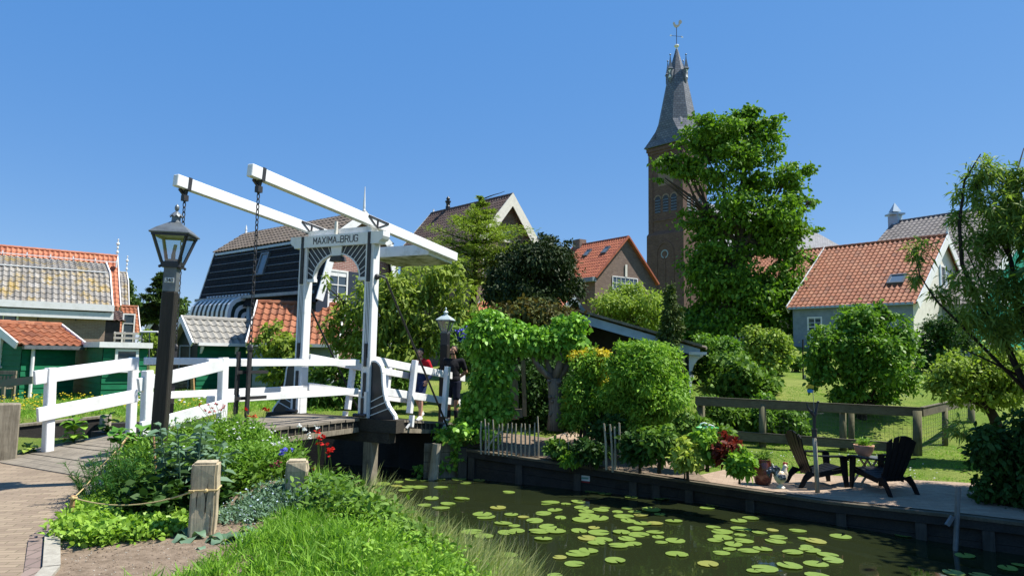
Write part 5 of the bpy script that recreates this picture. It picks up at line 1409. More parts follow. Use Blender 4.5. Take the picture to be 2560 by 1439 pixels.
# larch with flat layered boughs
def layered(name, label, d, base, top, rows, n, mat, bark, rtr, L, Wd, lean=0, group=None, cat='tree', tilt=.12):
    B = Vector(base); T = Vector(top); r = plantroot(name, B, label, cat, group)
    t = MB(); t.tube([B, B.lerp(T, .5), T], [rtr, rtr * .6, rtr * .1], 8)
    P = []; A = []
    for (f, px_len, cnt) in rows:
        o = B.lerp(T, f)
        for k in range(cnt):
            a = random.uniform(0, 6.28); ln = px_len * d / FOC * random.uniform(.6, 1.1)
            e = o + Vector((math.cos(a) * ln, math.sin(a) * ln, ln * random.uniform(tilt - .15, tilt + .12)))
            pts = limb(t, o, e, rtr * .28, rtr * .05, .05, 4, 5)
            m = int(n * ln)
            tt = RNG.random(m) ** .8; base_p = np.array(o)[None] * (1 - tt[:, None]) + np.array(e)[None] * tt[:, None]
            side = RNG.normal(size=(m, 3)) * np.array([1, 1, .28]) * (ln * .16 * (1.15 - .6 * tt))[:, None]
            P.append(base_p + side); A.append(side * 1.0 + (np.array(e) - np.array(o)) / ln * .15 + RNG.normal(size=(m, 3)) * .12 + np.array([0, 0, .05]))
    t.build('trunk', M[bark], r)
    P = np.concatenate(P); A = np.concatenate(A); N_ = RNG.normal(size=P.shape) * .4 + np.array([0, 0, 1.])
    leaf_mesh('crown', P, A, N_, L, Wd, M[mat], r, .15)
    return r
layered('larch_tree', 'light green larch with flat layered boughs before the brown brick house', 34, at(1178, 820, 34), at(1200, 495, 34), [(.36, 170, 9), (.46, 175, 9), (.55, 165, 9), (.64, 135, 8), (.73, 95, 8), (.81, 62, 7), (.88, 40, 7), (.94, 26, 6), (.99, 16, 4)], 170, 'leaf_larch', 'darkbark', .2, .16, .05, tilt=.16)
t = MB(); limb(t, at(1200, 500, 34), at(1262, 478, 34), .04, .01, .05); o = bpy.data.objects['larch_tree']; t.build('leader', M['darkbark'], o)
tree('cherry_tree', 'loose leafy cherry tree behind the bridge gate', 21.5, [(872, 770, 42, 40), (955, 725, 70, 58), (1050, 715, 85, 60), (1140, 735, 55, 65), (850, 830, 45, 45), (930, 815, 80, 70), (1040, 790, 95, 75), (1120, 820, 60, 70), (815, 715, 14, 34), (1000, 870, 90, 50), (900, 880, 70, 50), (1100, 690, 45, 40), (1170, 800, 35, 40)], 11500, 9, .17, .07, 'leaf_cherry', base=at(1000, 1010, 21.5), trunk_r=.12, limbs=12, cr=.45, inner=.25, droop=.45, stems=3, dep=.8)
tree('hedge', 'dark green hedge behind the bridge railing', 18.6, [(800, 985, 50, 45), (870, 985, 60, 45), (950, 980, 50, 40), (1000, 960, 45, 50), (840, 940, 50, 40), (930, 930, 60, 40), (760, 1000, 30, 25)], 9000, 6, .11, .06, 'leaf_mid', base=at(880, 1030, 18.6), trunk_r=.05, limbs=4, cr=.25, cat='hedge', stems=4, dep=.5)
tree('climbing_shrub', 'pale green shrub growing over the red tiled shed', 22.6, [(672, 880, 36, 45), (715, 870, 36, 45), (740, 915, 30, 45), (690, 935, 38, 30), (665, 835, 14, 20), (730, 850, 20, 18), (690, 815, 9, 20)], 3000, 7, .16, .075, 'leaf_cherry', base=at(700, 985, 22.6), trunk_r=.05, limbs=6, cr=.4, inner=.3, cat='shrub', stems=3, group='shrubs behind the bridge')
tree('shrub', 'bright green shrub below the red roofed brick house', 34, [(1570, 755, 85, 48), (1620, 765, 52, 58), (1530, 785, 48, 40), (1650, 790, 28, 38), (1590, 800, 90, 40)], 11000, 8, .15, .08, 'leaf_light', base=at(1580, 850, 34), trunk_r=.1, cr=.4, cat='shrub', group='garden shrubs')
tree('conifer', 'slim dark green columnar conifer beside the boathouse roof', 19.0, [(1674, 738, 11, 28), (1674, 780, 18, 38), (1674, 830, 24, 40), (1672, 885, 27, 42), (1674, 935, 28, 40)], 11000, 7, .085, .035, 'leaf_thuja', base=at(1674, 1000, 19), trunk_r=.06, limbs=2, cr=.13, inner=.7, flat=1.3, up=.1, group='garden shrubs')
tree('ivy_arch', 'big bright ivy hedge trained as an arch beside the bridge end', 15.95, [(1218, 835, 55, 46), (1212, 885, 36, 48), (1240, 900, 42, 55), (1218, 965, 48, 60), (1215, 1025, 54, 38), (1182, 1055, 36, 24), (1262, 832, 44, 44), (1318, 852, 56, 34), (1375, 855, 48, 32), (1422, 832, 42, 44), (1440, 868, 28, 36), (1188, 1010, 26, 40)], 26000, 5, .09, .08, 'leaf_ivy', base=at(1210, 1075, 15.95), trunk_r=.07, limbs=5, cr=.2, inner=.78, up=.15, droop=.35, jit=.55, cat='hedge', stems=3, dep=.7)
r = bpy.data.objects['ivy_arch']
crown('hanging_ivy', pxblobs(15.6, [(1120, 1085, 40, 22), (1140, 1110, 20, 16), (1110, 1165, 14, 14), (1150, 1150, 18, 26), (1140, 1135, 14, 16), (1165, 1075, 45, 30), (1210, 1085, 40, 18), (1050, 1175, 16, 12), (1235, 1105, 22, 14)]), 1500, 4, .085, .075, M['leaf_ivy'], r, .12, .8, .3)
tree('yellow_shrub', 'green shrub with golden yellow upper leaves beside the pollard trunk', 15.7, [(1462, 935, 46, 52), (1450, 1000, 50, 58), (1482, 895, 30, 24), (1490, 980, 30, 60), (1440, 1050, 36, 40)], 10000, 6, .075, .038, 'leaf_bright', base=at(1460, 1095, 15.7), trunk_r=.035, limbs=4, cr=.2, inner=.55, cat='shrub', group='garden shrubs', stems=4,
     extra=[('yellow_foliage', [(1490, 890, 30, 26), (1502, 925, 20, 40), (1462, 890, 28, 20), (1480, 905, 34, 26), (1445, 985, 24, 18), (1430, 1000, 16, 16)], 5200, .07, .038, 'leaf_yellow')])
tree('round_shrub', 'large rounded glossy green shrub over the quay', 15.0, [(1610, 925, 88, 66), (1605, 985, 92, 62), (1550, 940, 40, 58), (1668, 945, 42, 74), (1600, 880, 60, 26), (1640, 1010, 60, 45), (1650, 1060, 40, 45), (1590, 1050, 50, 40)], 24000, 14, .09, .034, 'leaf_bright', base=at(1605, 1120, 15.0), trunk_r=.035, limbs=6, cr=.22, inner=.55, cat='shrub', group='garden shrubs', stems=5)
tree('wine_shrub', 'bronze leaved shrub rising behind the ivy arch', 19.5, [(1280, 795, 65, 26), (1350, 795, 75, 32), (1405, 805, 45, 28), (1320, 775, 40, 20)], 5000, 6, .13, .07, 'leaf_wine', base=at(1340, 900, 19.5), trunk_r=.06, limbs=4, cr=.35, cat='shrub', group='garden shrubs')
tree('blue_flowering_shrub', 'shrub with violet blue flowers behind the ivy, right of the far lamp', 19, [(1150, 860, 42, 44), (1130, 900, 40, 40), (1170, 900, 30, 50)], 3200, 6, .10, .05, 'leaf_mid', base=at(1150, 960, 19), trunk_r=.04, limbs=3, cr=.25, cat='shrub', group='garden shrubs', extra=[('blossom', [(1155, 832, 24, 14), (1140, 845, 20, 12), (1165, 850, 14, 16)], 1300, .05, .05, 'f_blue')])
# pollarded trunk
b0 = at(1388, 1075, 16.0); r = plantroot('pollard_tree', b0, 'bare pollarded tree trunk with cut grey limbs under the ivy arch', 'tree')
t = MB(); c0 = at(1386, 945, 16.0)
t.tube([b0, b0.lerp(c0, .4) + Vector((.03, 0, 0)), b0.lerp(c0, .8), c0], [.2, .17, .15, .17], 12)
for (px, py, dd, rr) in ((1328, 886, -.1, .055), (1360, 868, .1, .05), (1406, 868, -.1, .075), (1428, 888, .05, .08), (1352, 915, -.2, .04)):
    e_ = at(px, py, 16.0 + dd); s_ = c0 + Vector((0, 0, -.05)); md = s_.lerp(e_, .5) + Vector(((px - 1386) * .0012, dd * .5, -.03)); t.tube([s_, md, e_], [rr * 1.5, rr * 1.1, rr * 1.0], 9)
for k in range(9): t.ball(b0.lerp(c0, random.uniform(.3, 1.)) + Vector((random.uniform(-.15, .15), -.13, 0)), random.uniform(.03, .06), 7)
t.build('trunk', M['greybark'], r, True)
crown('twigs', pxblobs(16.0, [(1378, 872, 30, 14)]), 1500, 6, .1, .012, M['leaf_wine'], r, .15, 1, .2)
def shrub(label, d, blobs, n, mat, L=.11, Wd=.06, cr=.28, per=6, cat='shrub', group='garden shrubs', name='shrub', base=None, trunk=.04, **k):
    return tree(name, label, d, blobs, int(n * 1.5), per, L * .8, Wd * .8, mat, base=base, trunk_r=trunk, limbs=3, cr=cr, cat=cat, group=group, stems=3, **k)
shrub('added dark low shrub standing in for the shade under the round shrub', 16.2, [(1500, 1050, 60, 36), (1560, 1060, 60, 40), (1640, 1075, 50, 36), (1420, 1040, 26, 40)], 5200, 'leaf_dark')  # added, dark leaves take the place of plain shade down here
shrub('added dark shrub standing in for the shade behind the pollard trunk', 17.6, [(1320, 960, 45, 70), (1345, 1020, 55, 50), (1300, 1020, 30, 50), (1400, 980, 40, 80), (1400, 1050, 50, 40)], 7500, 'leaf_dark')  # added to darken the opening of the arch
shrub('leafy shrub with pale blossoms right of the boathouse brackets', 22.5, [(1795, 875, 52, 40), (1770, 915, 36, 36), (1830, 905, 40, 45)], 5000, 'leaf_apple', .12, .08)
shrub('broad shrub with large pale leaves beside the lawn', 21, [(1850, 930, 60, 45), (1900, 950, 45, 40), (1840, 975, 60, 30)], 4200, 'leaf_mid', .16, .12)
shrub('small tree shaped shrub at the edge of the lawn', 25, [(1905, 870, 45, 42), (1935, 900, 40, 40), (1890, 845, 30, 26), (1960, 860, 26, 32)], 5200, 'leaf_light', .13, .09)
shrub('low dark shrub on the lawn left of the thin pole', 26.5, [(1992, 905, 24, 16)], 1200, 'leaf_mid', .11, .07)
shrub('leafy green plants behind the left end of the timber fence', 17.6, [(1790, 1045, 45, 38), (1840, 1050, 40, 40), (1770, 1010, 30, 24)], 4200, 'leaf_mid')
shrub('glossy shrub behind the timber fence, left of the apple tree', 17.6, [(1905, 1045, 45, 45), (1960, 1050, 45, 42), (1990, 1070, 28, 26)], 5200, 'leaf_apple', .12, .08)
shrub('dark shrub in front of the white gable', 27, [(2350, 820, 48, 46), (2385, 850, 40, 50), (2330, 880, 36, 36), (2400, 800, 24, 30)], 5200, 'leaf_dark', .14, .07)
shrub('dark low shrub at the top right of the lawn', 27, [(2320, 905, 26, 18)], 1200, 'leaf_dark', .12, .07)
tree('apple_tree', 'round apple tree with a dark trunk on the lawn', 18.8, [(2160, 800, 52, 42), (2085, 860, 56, 46), (2160, 870, 75, 62), (2250, 860, 48, 58), (2085, 925, 56, 54), (2170, 950, 85, 54), (2258, 935, 44, 56), (2120, 985, 46, 26), (2035, 890, 22, 30), (2215, 775, 24, 28), (2210, 1000, 40, 26), (2050, 950, 26, 40)], 19000, 16, .10, .065, 'leaf_apple', base=at(2150, 1115, 18.8), trunk_r=.16, limbs=10, bark='darkbark', cr=.35, inner=.4)
# willow: stems from the right edge, long thin leaves
wb = at(2590, 1120, 12.6); wb.z = -.4
r = plantroot('willow_tree', wb, 'slender willow with long narrow leaves at the right edge', 'tree')
t = MB(); D = 12.4
for pl, r0 in (([(2590, 1120), (2570, 980), (2520, 870), (2450, 760), (2405, 660), (2398, 560), (2412, 450), (2452, 385)], .07), ([(2590, 1000), (2490, 900), (2400, 810), (2340, 750), (2300, 690), (2285, 620)], .035), ([(2590, 1000), (2560, 800), (2520, 620), (2530, 470), (2560, 370)], .06), ([(2590, 960), (2470, 900), (2380, 860)], .03), ([(2600, 1000), (2700, 700), (2720, 500)], .08), ([(2520, 870), (2450, 700), (2400, 590)], .03), ([(2520, 640), (2460, 520), (2430, 430)], .02)):
    pts = [at(x, y, D + random.uniform(-.2, .2)) for x, y in pl]; k = len(pts); t.tube(pts, [r0 * (1 - .85 * i / (k - 1)) for i in range(k)], 7)
t.build('trunk', M['darkbark'], r, True)
crown('crown', pxblobs(D, [(2450, 430, 42, 50), (2420, 480, 34, 40), (2535, 450, 36, 70), (2490, 520, 60, 40), (2520, 600, 60, 55), (2445, 620, 36, 50), (2400, 560, 20, 40), (2400, 700, 34, 40), (2480, 720, 60, 55), (2540, 760, 50, 60), (2440, 790, 40, 40), (2300, 625, 26, 40), (2285, 690, 12, 26), (2360, 740, 30, 16), (2500, 840, 50, 40), (2650, 600, 90, 140), (2720, 480, 120, 120), (2680, 800, 110, 120), (2560, 520, 30, 60), (2390, 1070, 20, 24)]), 26000, 10, .15, .027, M['leaf_willow'], r, .26, .8, .2, .2, .25)
tree('shrub', 'yellowish green bushy tree under the willow by the fence', 15.2, [(2420, 930, 70, 46), (2500, 925, 62, 60), (2375, 975, 48, 36), (2460, 990, 66, 36), (2540, 960, 40, 60), (2345, 960, 30, 20)], 13000, 8, .085, .045, 'leaf_light', base=at(2505, 1085, 15.2), trunk_r=.12, limbs=6, bark='darkbark', cr=.3, inner=.3, cat='shrub', group='garden shrubs')
tree('dark_bush', 'dark bush with a thick stem in deep shade at the right edge', 11.2, [(2475, 1120, 45, 60), (2520, 1180, 60, 90), (2560, 1100, 60, 80), (2480, 1200, 40, 60), (2540, 1280, 70, 60), (2600, 1200, 80, 120), (2455, 1090, 26, 30)], 9000, 6, .10, .06, 'leaf_dark', base=at(2500, 1300, 11.2), trunk_r=.09, limbs=6, bark='darkbark', cr=.3, inner=.2, cat='shrub')  # leaf colour kept low to paint in the tree shade here
tree('tall_tree', 'tall leafy tree beyond the right edge whose shade falls on the patio', 10.6, [(2900, 700, 240, 200), (3000, 450, 240, 220), (2820, 950, 160, 140), (3150, 800, 240, 240)], 12000, 9, .17, .1, 'leaf_dark', base=at(3000, 1260, 10.6), trunk_r=.2, limbs=4, cr=.5)
# far left
layered('spruce_tree', 'dark spruce with drooping tiers behind the lamp post', 48, at(405, 860, 48), at(402, 676, 48), [(.35, 62, 12), (.45, 58, 12), (.55, 50, 12), (.64, 42, 11), (.73, 33, 10), (.81, 24, 9), (.88, 16, 8), (.95, 9, 6)], 210, 'leaf_spruce', 'darkbark', .2, .26, .09, tilt=-.05)
tree('poplar_tree', 'thin dark poplar far off between the left roofs and the spruce', 80, [(325, 720, 8, 22), (326, 755, 11, 30), (325, 790, 10, 30)], 2500, 6, .3, .2, 'leaf_far', base=at(325, 850, 80), trunk_r=.2, limbs=2, cr=.6)
tree('far_bush', 'green bushes far off below the spruce', 56, [(365, 775, 26, 24), (345, 790, 16, 26), (440, 770, 22, 26), (385, 800, 30, 20)], 4500, 7, .28, .17, 'leaf_far', base=at(370, 850, 56), trunk_r=.1, limbs=2, cr=.6, cat='bush')
shrub('yellowish bush behind the grey pole frame', 29, [(372, 855, 18, 26), (365, 880, 14, 20)], 1600, 'leaf_light', .13, .08)

# quay border plants, one by one
def bplant(label, px, py, rx, ry, d, n, mat, L=.10, Wd=.055, name='garden_plant', cat='plant', **k):
    return tree(name, label, d, [(px, py, rx, ry), (px + rx * .5, py + ry * .3, rx * .6, ry * .7), (px - rx * .5, py + ry * .3, rx * .6, ry * .7)], n, 5, L, Wd, M and mat, base=at(px, py + ry * 1.05, d), trunk_r=.014, limbs=3, cr=.14, cat=cat, group='plants along the quay', stems=4, inner=.2, **k)
for a in (('low dark leafy plant behind the quay, right of the stick fence', 1400, 1120, 30, 22, 14.6, 900, 'leaf_mid'), ('light green sprout low on the quay edge', 1428, 1145, 18, 14, 14.2, 600, 'leaf_bright'), ('dark leafy plant left of the leaning stakes', 1475, 1125, 34, 28, 14.1, 1200, 'leaf_dark'),
          ('dark bush right of the leaning stakes', 1600, 1120, 40, 40, 13.4, 2000, 'leaf_dark'), ('dense dark plant below the round shrub', 1650, 1110, 40, 50, 13.2, 2400, 'leaf_mid'), ('lime yellow plant on the quay edge', 1716, 1140, 30, 38, 12.5, 1500, 'leaf_lime'),
          ('tall thin garden plants behind the lime yellow plant', 1725, 1060, 34, 40, 14.2, 1500, 'leaf_mid'), ('fresh green plant left of the red leaved plant', 1768, 1115, 28, 40, 12.6, 1500, 'leaf_bright'), ('wine red leaved plant on the quay', 1822, 1125, 28, 28, 12.3, 1300, 'leaf_red'), ('small green plant left of the brown barrel pot', 1850, 1155, 26, 30, 12.0, 1300, 'leaf_bright'),
          ('green plant at the foot of the fence behind the tub', 1790, 1085, 40, 26, 15.2, 1200, 'leaf_mid'), ('bushy plant below the yellow shrub', 1525, 1075, 40, 40, 14.8, 1800, 'leaf_dark')): bplant(*a)

# ---------------- foreground planting
def rosette(name, label, cat, c, n, L, Wd, mat, lift=.5, group=None, h=.0, layers=1, fold=.16):
    c = Vector(c); r = plantroot(name, c, label, cat, group)
    mb = MB()
    for k in range(n):
        a = k * 2.4 + random.uniform(-.3, .3); l = L * random.uniform(.65, 1.1); w = Wd * l / L * random.uniform(.85, 1.1); ti = lift * random.uniform(.6, 1.5); z0 = h * random.random()
        dv = Vector((math.cos(a), math.sin(a), 0)); sv = Vector((-dv.y, dv.x, 0)); V = []
        prof = [(0, .1), (.12, .34), (.28, .8), (.5, 1.), (.7, .93), (.86, .62), (.95, .3), (1, .05)]
        for t_, q in prof:
            z = z0 + l * (ti * t_ - (ti + .25) * t_ * t_ * .75)
            p = c + dv * (l * t_ * .9) + bw * z
            wv = random.uniform(-.1, .1) * l * q
            V += [p - sv * w * q * .5 + bw * (w * q * fold * .5 + wv), p, p + sv * w * q * .5 + bw * (w * q * fold * .5 - wv)]
        F = []
        for i in range(len(prof) - 1):
            b = i * 3; F += [(b, b + 1, b + 4, b + 3), (b + 1, b + 2, b + 5, b + 4)]
        mb.add(V, F)
        if h: mb.tube([c, c + bw * z0], .006, 4)
    mb.build('leaves', M[mat], r, True)
    return r
def pxg(px, py, dz=0.0):
    p = gnd(px, py, .05)
    for _ in range(4): p = gnd(px, py, zt(p.x, p.y) + dz)
    return p
for i, (px, py, n, L, lb_) in enumerate(((478, 1352, 11, .21, 'grey green broad leaved plant left of the near timber bollard'), (560, 1360, 12, .19, 'grey green broad leaved plant right of the near timber bollard'), (640, 1340, 11, .18, 'grey green broad leaved plant at the edge of the tall grass'), (510, 1385, 8, .11, 'small grey green seedling on the soil'))):
    rosette('broadleaf_plant', lb_, 'plant', pxg(px, py), n, L, L * .6, 'leaf_cabbage', 1.2, 'grey green broad leaved plants')
rosette('mallow_plant', 'tall mallow with big round leaves left of the lamp post', 'plant', at(345, 1190, 8.5), 46, .24, .22, 'leaf_mallow', .7, None, .55)
rosette('mallow_plant', 'mallow seedling with round leaves between path planks and fence', 'plant', at(300, 1125, 8.9), 16, .2, .19, 'leaf_mallow', .8, None, .25)
rosette('climbing_weed', 'leafy weed with white flowers below the left white fence', 'plant', at(185, 1105, 10.2), 24, .22, .17, 'leaf_bright', .8, None, .3)
rosette('climbing_weed', 'leafy weed beside the timber edging at the far left fence post', 'plant', at(268, 1085, 10.9), 16, .2, .15, 'leaf_mid', .8, None, .3)
rosette('climbing_weed', 'small weed at the foot of the big timber post on the left', 'plant', at(70, 1135, 9.6), 12, .16, .1, 'leaf_light', .8, None, .1)
def stems_plant(name, label, c, n, h, spread, leafL, leafW, mat, per, cat='plant', group=None, lean=.25, droop=.25, stemr=.005, kind=None, upw=.3, leafz=.15, stem_m='leaf_mid'):
    """many upright stems set with leaves"""
    c = Vector(c); r = plantroot(name, c, label, cat, group)
    P = []; A = []; st = MB()
    for k in range(n):
        a = random.uniform(0, 6.28); q = random.random() ** .6 * spread
        b = c + Vector((math.cos(a) * q, math.sin(a) * q, 0)); hh = h * random.uniform(.6, 1.1) * (1 - .3 * q / spread)
        e_ = b + Vector((math.cos(a) * lean * hh * q / spread + random.gauss(0, .05), math.sin(a) * lean * hh * q / spread + random.gauss(0, .05), hh))
        st.tube([b, b.lerp(e_, .5) + Vector((0, 0, .02)), e_], [stemr, stemr * .8, stemr * .4], 4, False)
        t_ = leafz + (1 - leafz) * RNG.random(per); base = np.array(b)[None] * (1 - t_[:, None]) + np.array(e_)[None] * t_[:, None]
        ax = unit(per); ax[:, 2] = np.abs(ax[:, 2]) * .5 + upw
        P.append(base); A.append(ax)
    st.build('stem', M[stem_m], r)
    P = np.concatenate(P); A = np.concatenate(A); m = len(P)
    l = leafL * (.6 + .7 * RNG.random(m))
    leaf_mesh('leaves', P, A, RNG.normal(size=(m, 3)) * .4 + np.array([0, 0, 1.]), l, l * leafW / leafL, M[mat], r, droop)
    return r
stems_plant('feathery_plant', 'dark green feathery plant in front of the lamp post', at(318, 1262, 7.35), 70, .62, .36, .10, .008, 'leaf_fern', 90, lean=.5)
stems_plant('sage_plant', 'silvery sage plant with soft leaves right of the lamp post', at(470, 1265, 6.75), 22, .85, .26, .15, .05, 'leaf_sage', 26, lean=.35, droop=.5, stemr=.008, stem_m='leaf_sage')
stems_plant('shade_plant', 'dark leafy plants between the lamp post and the near bollard', at(430, 1290, 6.7), 46, .42, .42, .11, .07, 'leaf_dark', 24, lean=.3)
stems_plant('shade_plant', 'dark leafy plant right behind the bamboo cane', at(400, 1240, 7.4), 30, .35, .3, .1, .06, 'leaf_mid', 22, lean=.3)
# salad bed, meadow flowers, grass
def groundcover(name, poly, n, per, L, Wd, mat, h, label, cat, up=.6, spread=.08, droop=.2, size=None):
    x, y = scatter(poly, n); z = zgrid(x, y)
    hh = h * (.45 + .75 * (np.sin(x * 3.1 + y) * np.sin(y * 2.7 - x * 1.3) * .5 + .5)) * (.5 + .5 * RNG.random(n))
    x = np.repeat(x, per); y = np.repeat(y, per); z = np.repeat(z, per); hh = np.repeat(hh, per); m = len(x)
    t_ = RNG.random(m)
    P = np.stack([x + RNG.normal(size=m) * spread, y + RNG.normal(size=m) * spread, z + .02 + hh * t_], 1)
    A = unit(m); A[:, 2] = np.abs(A[:, 2]) * .5 + up * .6
    l = L * (.6 + .7 * RNG.random(m))
    o = leaf_mesh(name, P, A, RNG.normal(size=(m, 3)) * .45 + np.array([0, 0, 1.]), l, l * Wd / L, M[mat], None, droop)
    return tag(o, label, cat, None, 'stuff')
SALAD = [(-3.82, 6.05), (-3.35, 5.75), (-2.85, 6.0), (-2.72, 6.6), (-3.2, 7.2), (-3.9, 7.4), (-4.2, 7.1)]
groundcover('salad_plants', SALAD, 1300, 14, .062, .034, 'leaf_salad', .15, 'bed of light green salad plants beside the brick path', 'plants', .9, .05)
WILD = [(-4.15, 7.6), (-4.7, 9.5), (-4.2, 10.0), (-3.5, 9.9), (-3.0, 9.9), (-2.7, 9.0), (-2.6, 8.2), (-2.75, 7.4), (-2.95, 7.1), (-3.3, 7.4)]
groundcover('wildflower_patch', WILD, 3000, 22, .085, .022, 'leaf_wild', .46, 'dense patch of tall green wild herbs between the lamp post and the bridge', 'wild plants', .7, .07)
groundcover('wild_undergrowth', WILD, 900, 18, .10, .05, 'leaf_mid', .28, 'darker leafy undergrowth among the tall wild herbs', 'wild plants', .4, .09)
FORGET = [(-2.75, 6.4), (-2.2, 6.3), (-1.85, 7.0), (-1.95, 8.2), (-2.3, 8.0), (-2.5, 7.2)]
groundcover('forget_me_nots', FORGET, 700, 10, .06, .02, 'leaf_sage', .15, 'patch of grey green forget me nots between the timber bollards', 'plants', .7, .06)
groundcover('forget_me_not_flowers', FORGET, 200, 3, .018, .018, 'f_pale', .2, 'tiny pale blue flowers dotted over the forget me nots', 'flowers', .8, .07)
BANKW = [(-1.2, 5.2), (-.2, 5.0), (.3, 5.8), (-.3, 7.0), (-1.0, 7.4), (-1.5, 6.6)]
groundcover('bank_weeds', BANKW, 300, 22, .055, .024, 'leaf_bright', .24, 'leafy weeds growing among the bank grass', 'weeds', .5, .08)
BANK = [(-2.45, 4.5), (-.5, 3.6), (2.0, 3.2), (1.3, 5.2), (.85, 6.6), (.2, 8.0), (-.65, 9.3), (-1.55, 10.4), (-2.3, 11.2), (-2.8, 10.4), (-2.5, 9.0), (-2.05, 7.6), (-2.05, 6.3), (-2.2, 5.5)]
GRASS_A = [(-2.45, 4.5), (-.9, 3.6), (-.6, 5.0), (-1.2, 6.4), (-2.0, 6.6), (-2.2, 5.5)]
blades('bank_grass', BANK, 30000, .08, .2, .010, M['grass'], .5, 10, 'fresh green grass on the near canal bank', 'grass')
blades('bank_grass', GRASS_A, 14000, .1, .24, .011, M['grass'], .5, 10, 'longer fresh grass below the soil bed at the bottom of the picture', 'grass')
blades('dry_grass', BANK, 5000, .12, .3, .008, M['grass_seed'], .6, 6, 'pale dry stalks mixed into the bank grass', 'grass', .5, (.15, .05))
EDGE = [(.5, 4.6), (1.6, 4.6), (.92, 6.55), (.28, 7.95), (-.55, 9.3), (-1.45, 10.4), (-2.3, 11.25), (-2.9, 10.6), (-2.4, 9.6), (-1.5, 8.2), (-.7, 6.8)]
blades('seeding_grass', EDGE, 8500, .3, .62, .009, M['grass_seed'], .3, 9, 'tall seeding grass leaning over the water edge', 'grass', .18, (.28, .1))
blades('edge_grass', EDGE, 9000, .2, .42, .012, M['grass'], .4, 9, 'rank green grass along the water edge', 'grass', .2, (.15, .05))
blades('lawn_grass', [(3.8, 14.6), (5.6, 14.4), (8.4, 13.2), (11, 12.2), (11, 16.4), (9.5, 22), (5.5, 22), (3.8, 16.8)], 26000, .03, .075, .012, M['grass'], .6, 8, 'short lawn grass around the apple tree', 'grass')
blades('meadow_grass', [(-13, 13.9), (-9.3, 14.4), (-6.3, 16.9), (-4.4, 17.5), (-5, 22), (-8, 25), (-14, 24)], 22000, .08, .24, .014, M['grass'], .45, 8, 'meadow grass on the far bank left of the bridge', 'grass')
def dots(name, poly, n, sz, mat, h0, h1, label):
    x, y = scatter(poly, n); z = zgrid(x, y) + h0 + (h1 - h0) * RNG.random(n); mb = MB()
    for a, b, c in zip(x, y, z): mb.ball((a, b, c), sz * random.uniform(.7, 1.3), 6, (1, 1, .5))
    return tag(mb.build(name, M[mat], kind='stuff'), label, 'flowers')
dots('buttercups', [(-13, 14.2), (-9.3, 14.8), (-7.5, 16.6), (-8, 19.5), (-13, 19.5)], 420, .022, 'f_yellow', .15, .3, 'small yellow buttercups scattered over the meadow grass')
dots('daisies', [(-9.5, 15.2), (-7, 16.8), (-7, 20), (-10, 20)], 90, .032, 'f_white', .2, .42, 'white flowers dotted in front of the flat roofed green shed')
dots('daisies', WILD, 150, .012, 'f_white', .3, .5, 'small white daisies dotted over the tall wild herbs')
dots('daisies', [(3.8, 14.7), (6, 14.4), (8.4, 13.4), (9, 16), (4.5, 16.4)], 120, .014, 'f_white', .03, .06, 'tiny daisies in the short lawn')
def flowers(label, px, py, d, n, mat, sz, rx, ry, name='flower_plant', hstem=.4, leafm='leaf_mid', group='flowers in the wild patch'):
    c = at(px, py, d); b = Vector((c.x, c.y, c.z - hstem)); r = plantroot(name, b, label, 'flowers', group)
    st = MB()
    for k in range(n):
        q = c + Vector((random.gauss(0, 1) * m_px(rx, d), random.gauss(0, .12), random.gauss(0, 1) * m_px(ry, d))); st.tube([b, b.lerp(q, .5) + Vector((random.gauss(0, .03), random.gauss(0, .03), 0)), q], [.004, .003, .0025], 4, False)
        m = 9; PP = np.repeat(np.array([q]), m, 0) + RNG.normal(size=(m, 3)) * sz * .25; A = unit(m); A[:, 2] = np.abs(A[:, 2]) * .6
        leaf_mesh('flower', PP, A, RNG.normal(size=(m, 3)) + np.array([0, 0, .6]), sz, sz * .75, M[mat], r, .1)
    st.build('stem', M[leafm], r)
    return r
flowers('cluster of pink red valerian flowers beside the far bollard', 680, 1140, 8.2, 18, 'f_pink', .035, 13, 9)
flowers('smaller pink flowers above the top of the far bollard', 690, 1160, 7.9, 6, 'f_pink', .03, 10, 4)
flowers('dark purple columbine flowers between the two bollards', 582, 1162, 7.8, 12, 'f_purple', .035, 17, 6)
flowers('bright red flowers below the bascule deck', 795, 1110, 9.4, 6, 'f_red', .045, 10, 16, hstem=.5)
flowers('single red flower at the right end of the wild patch', 822, 1125, 9.6, 2, 'f_red', .06, 3, 3, hstem=.4)
flowers('blue cornflowers left of the far bollard top', 712, 1132, 8.0, 5, 'f_blue', .035, 8, 3)
flowers('arching white flower spike in front of the bascule deck', 755, 1078, 9.0, 6, 'f_white', .035, 12, 9)
flowers('white flower pair above the pink valerian', 700, 1112, 8.6, 4, 'f_white', .045, 6, 4)
flowers('brownish red seed heads before the white fence post', 560, 1022, 9.4, 10, 'f_red', .026, 28, 9, hstem=.45)
flowers('red poppy heads rising at the end of the approach fence', 640, 1030, 9.6, 5, 'f_red', .04, 24, 8, hstem=.4)

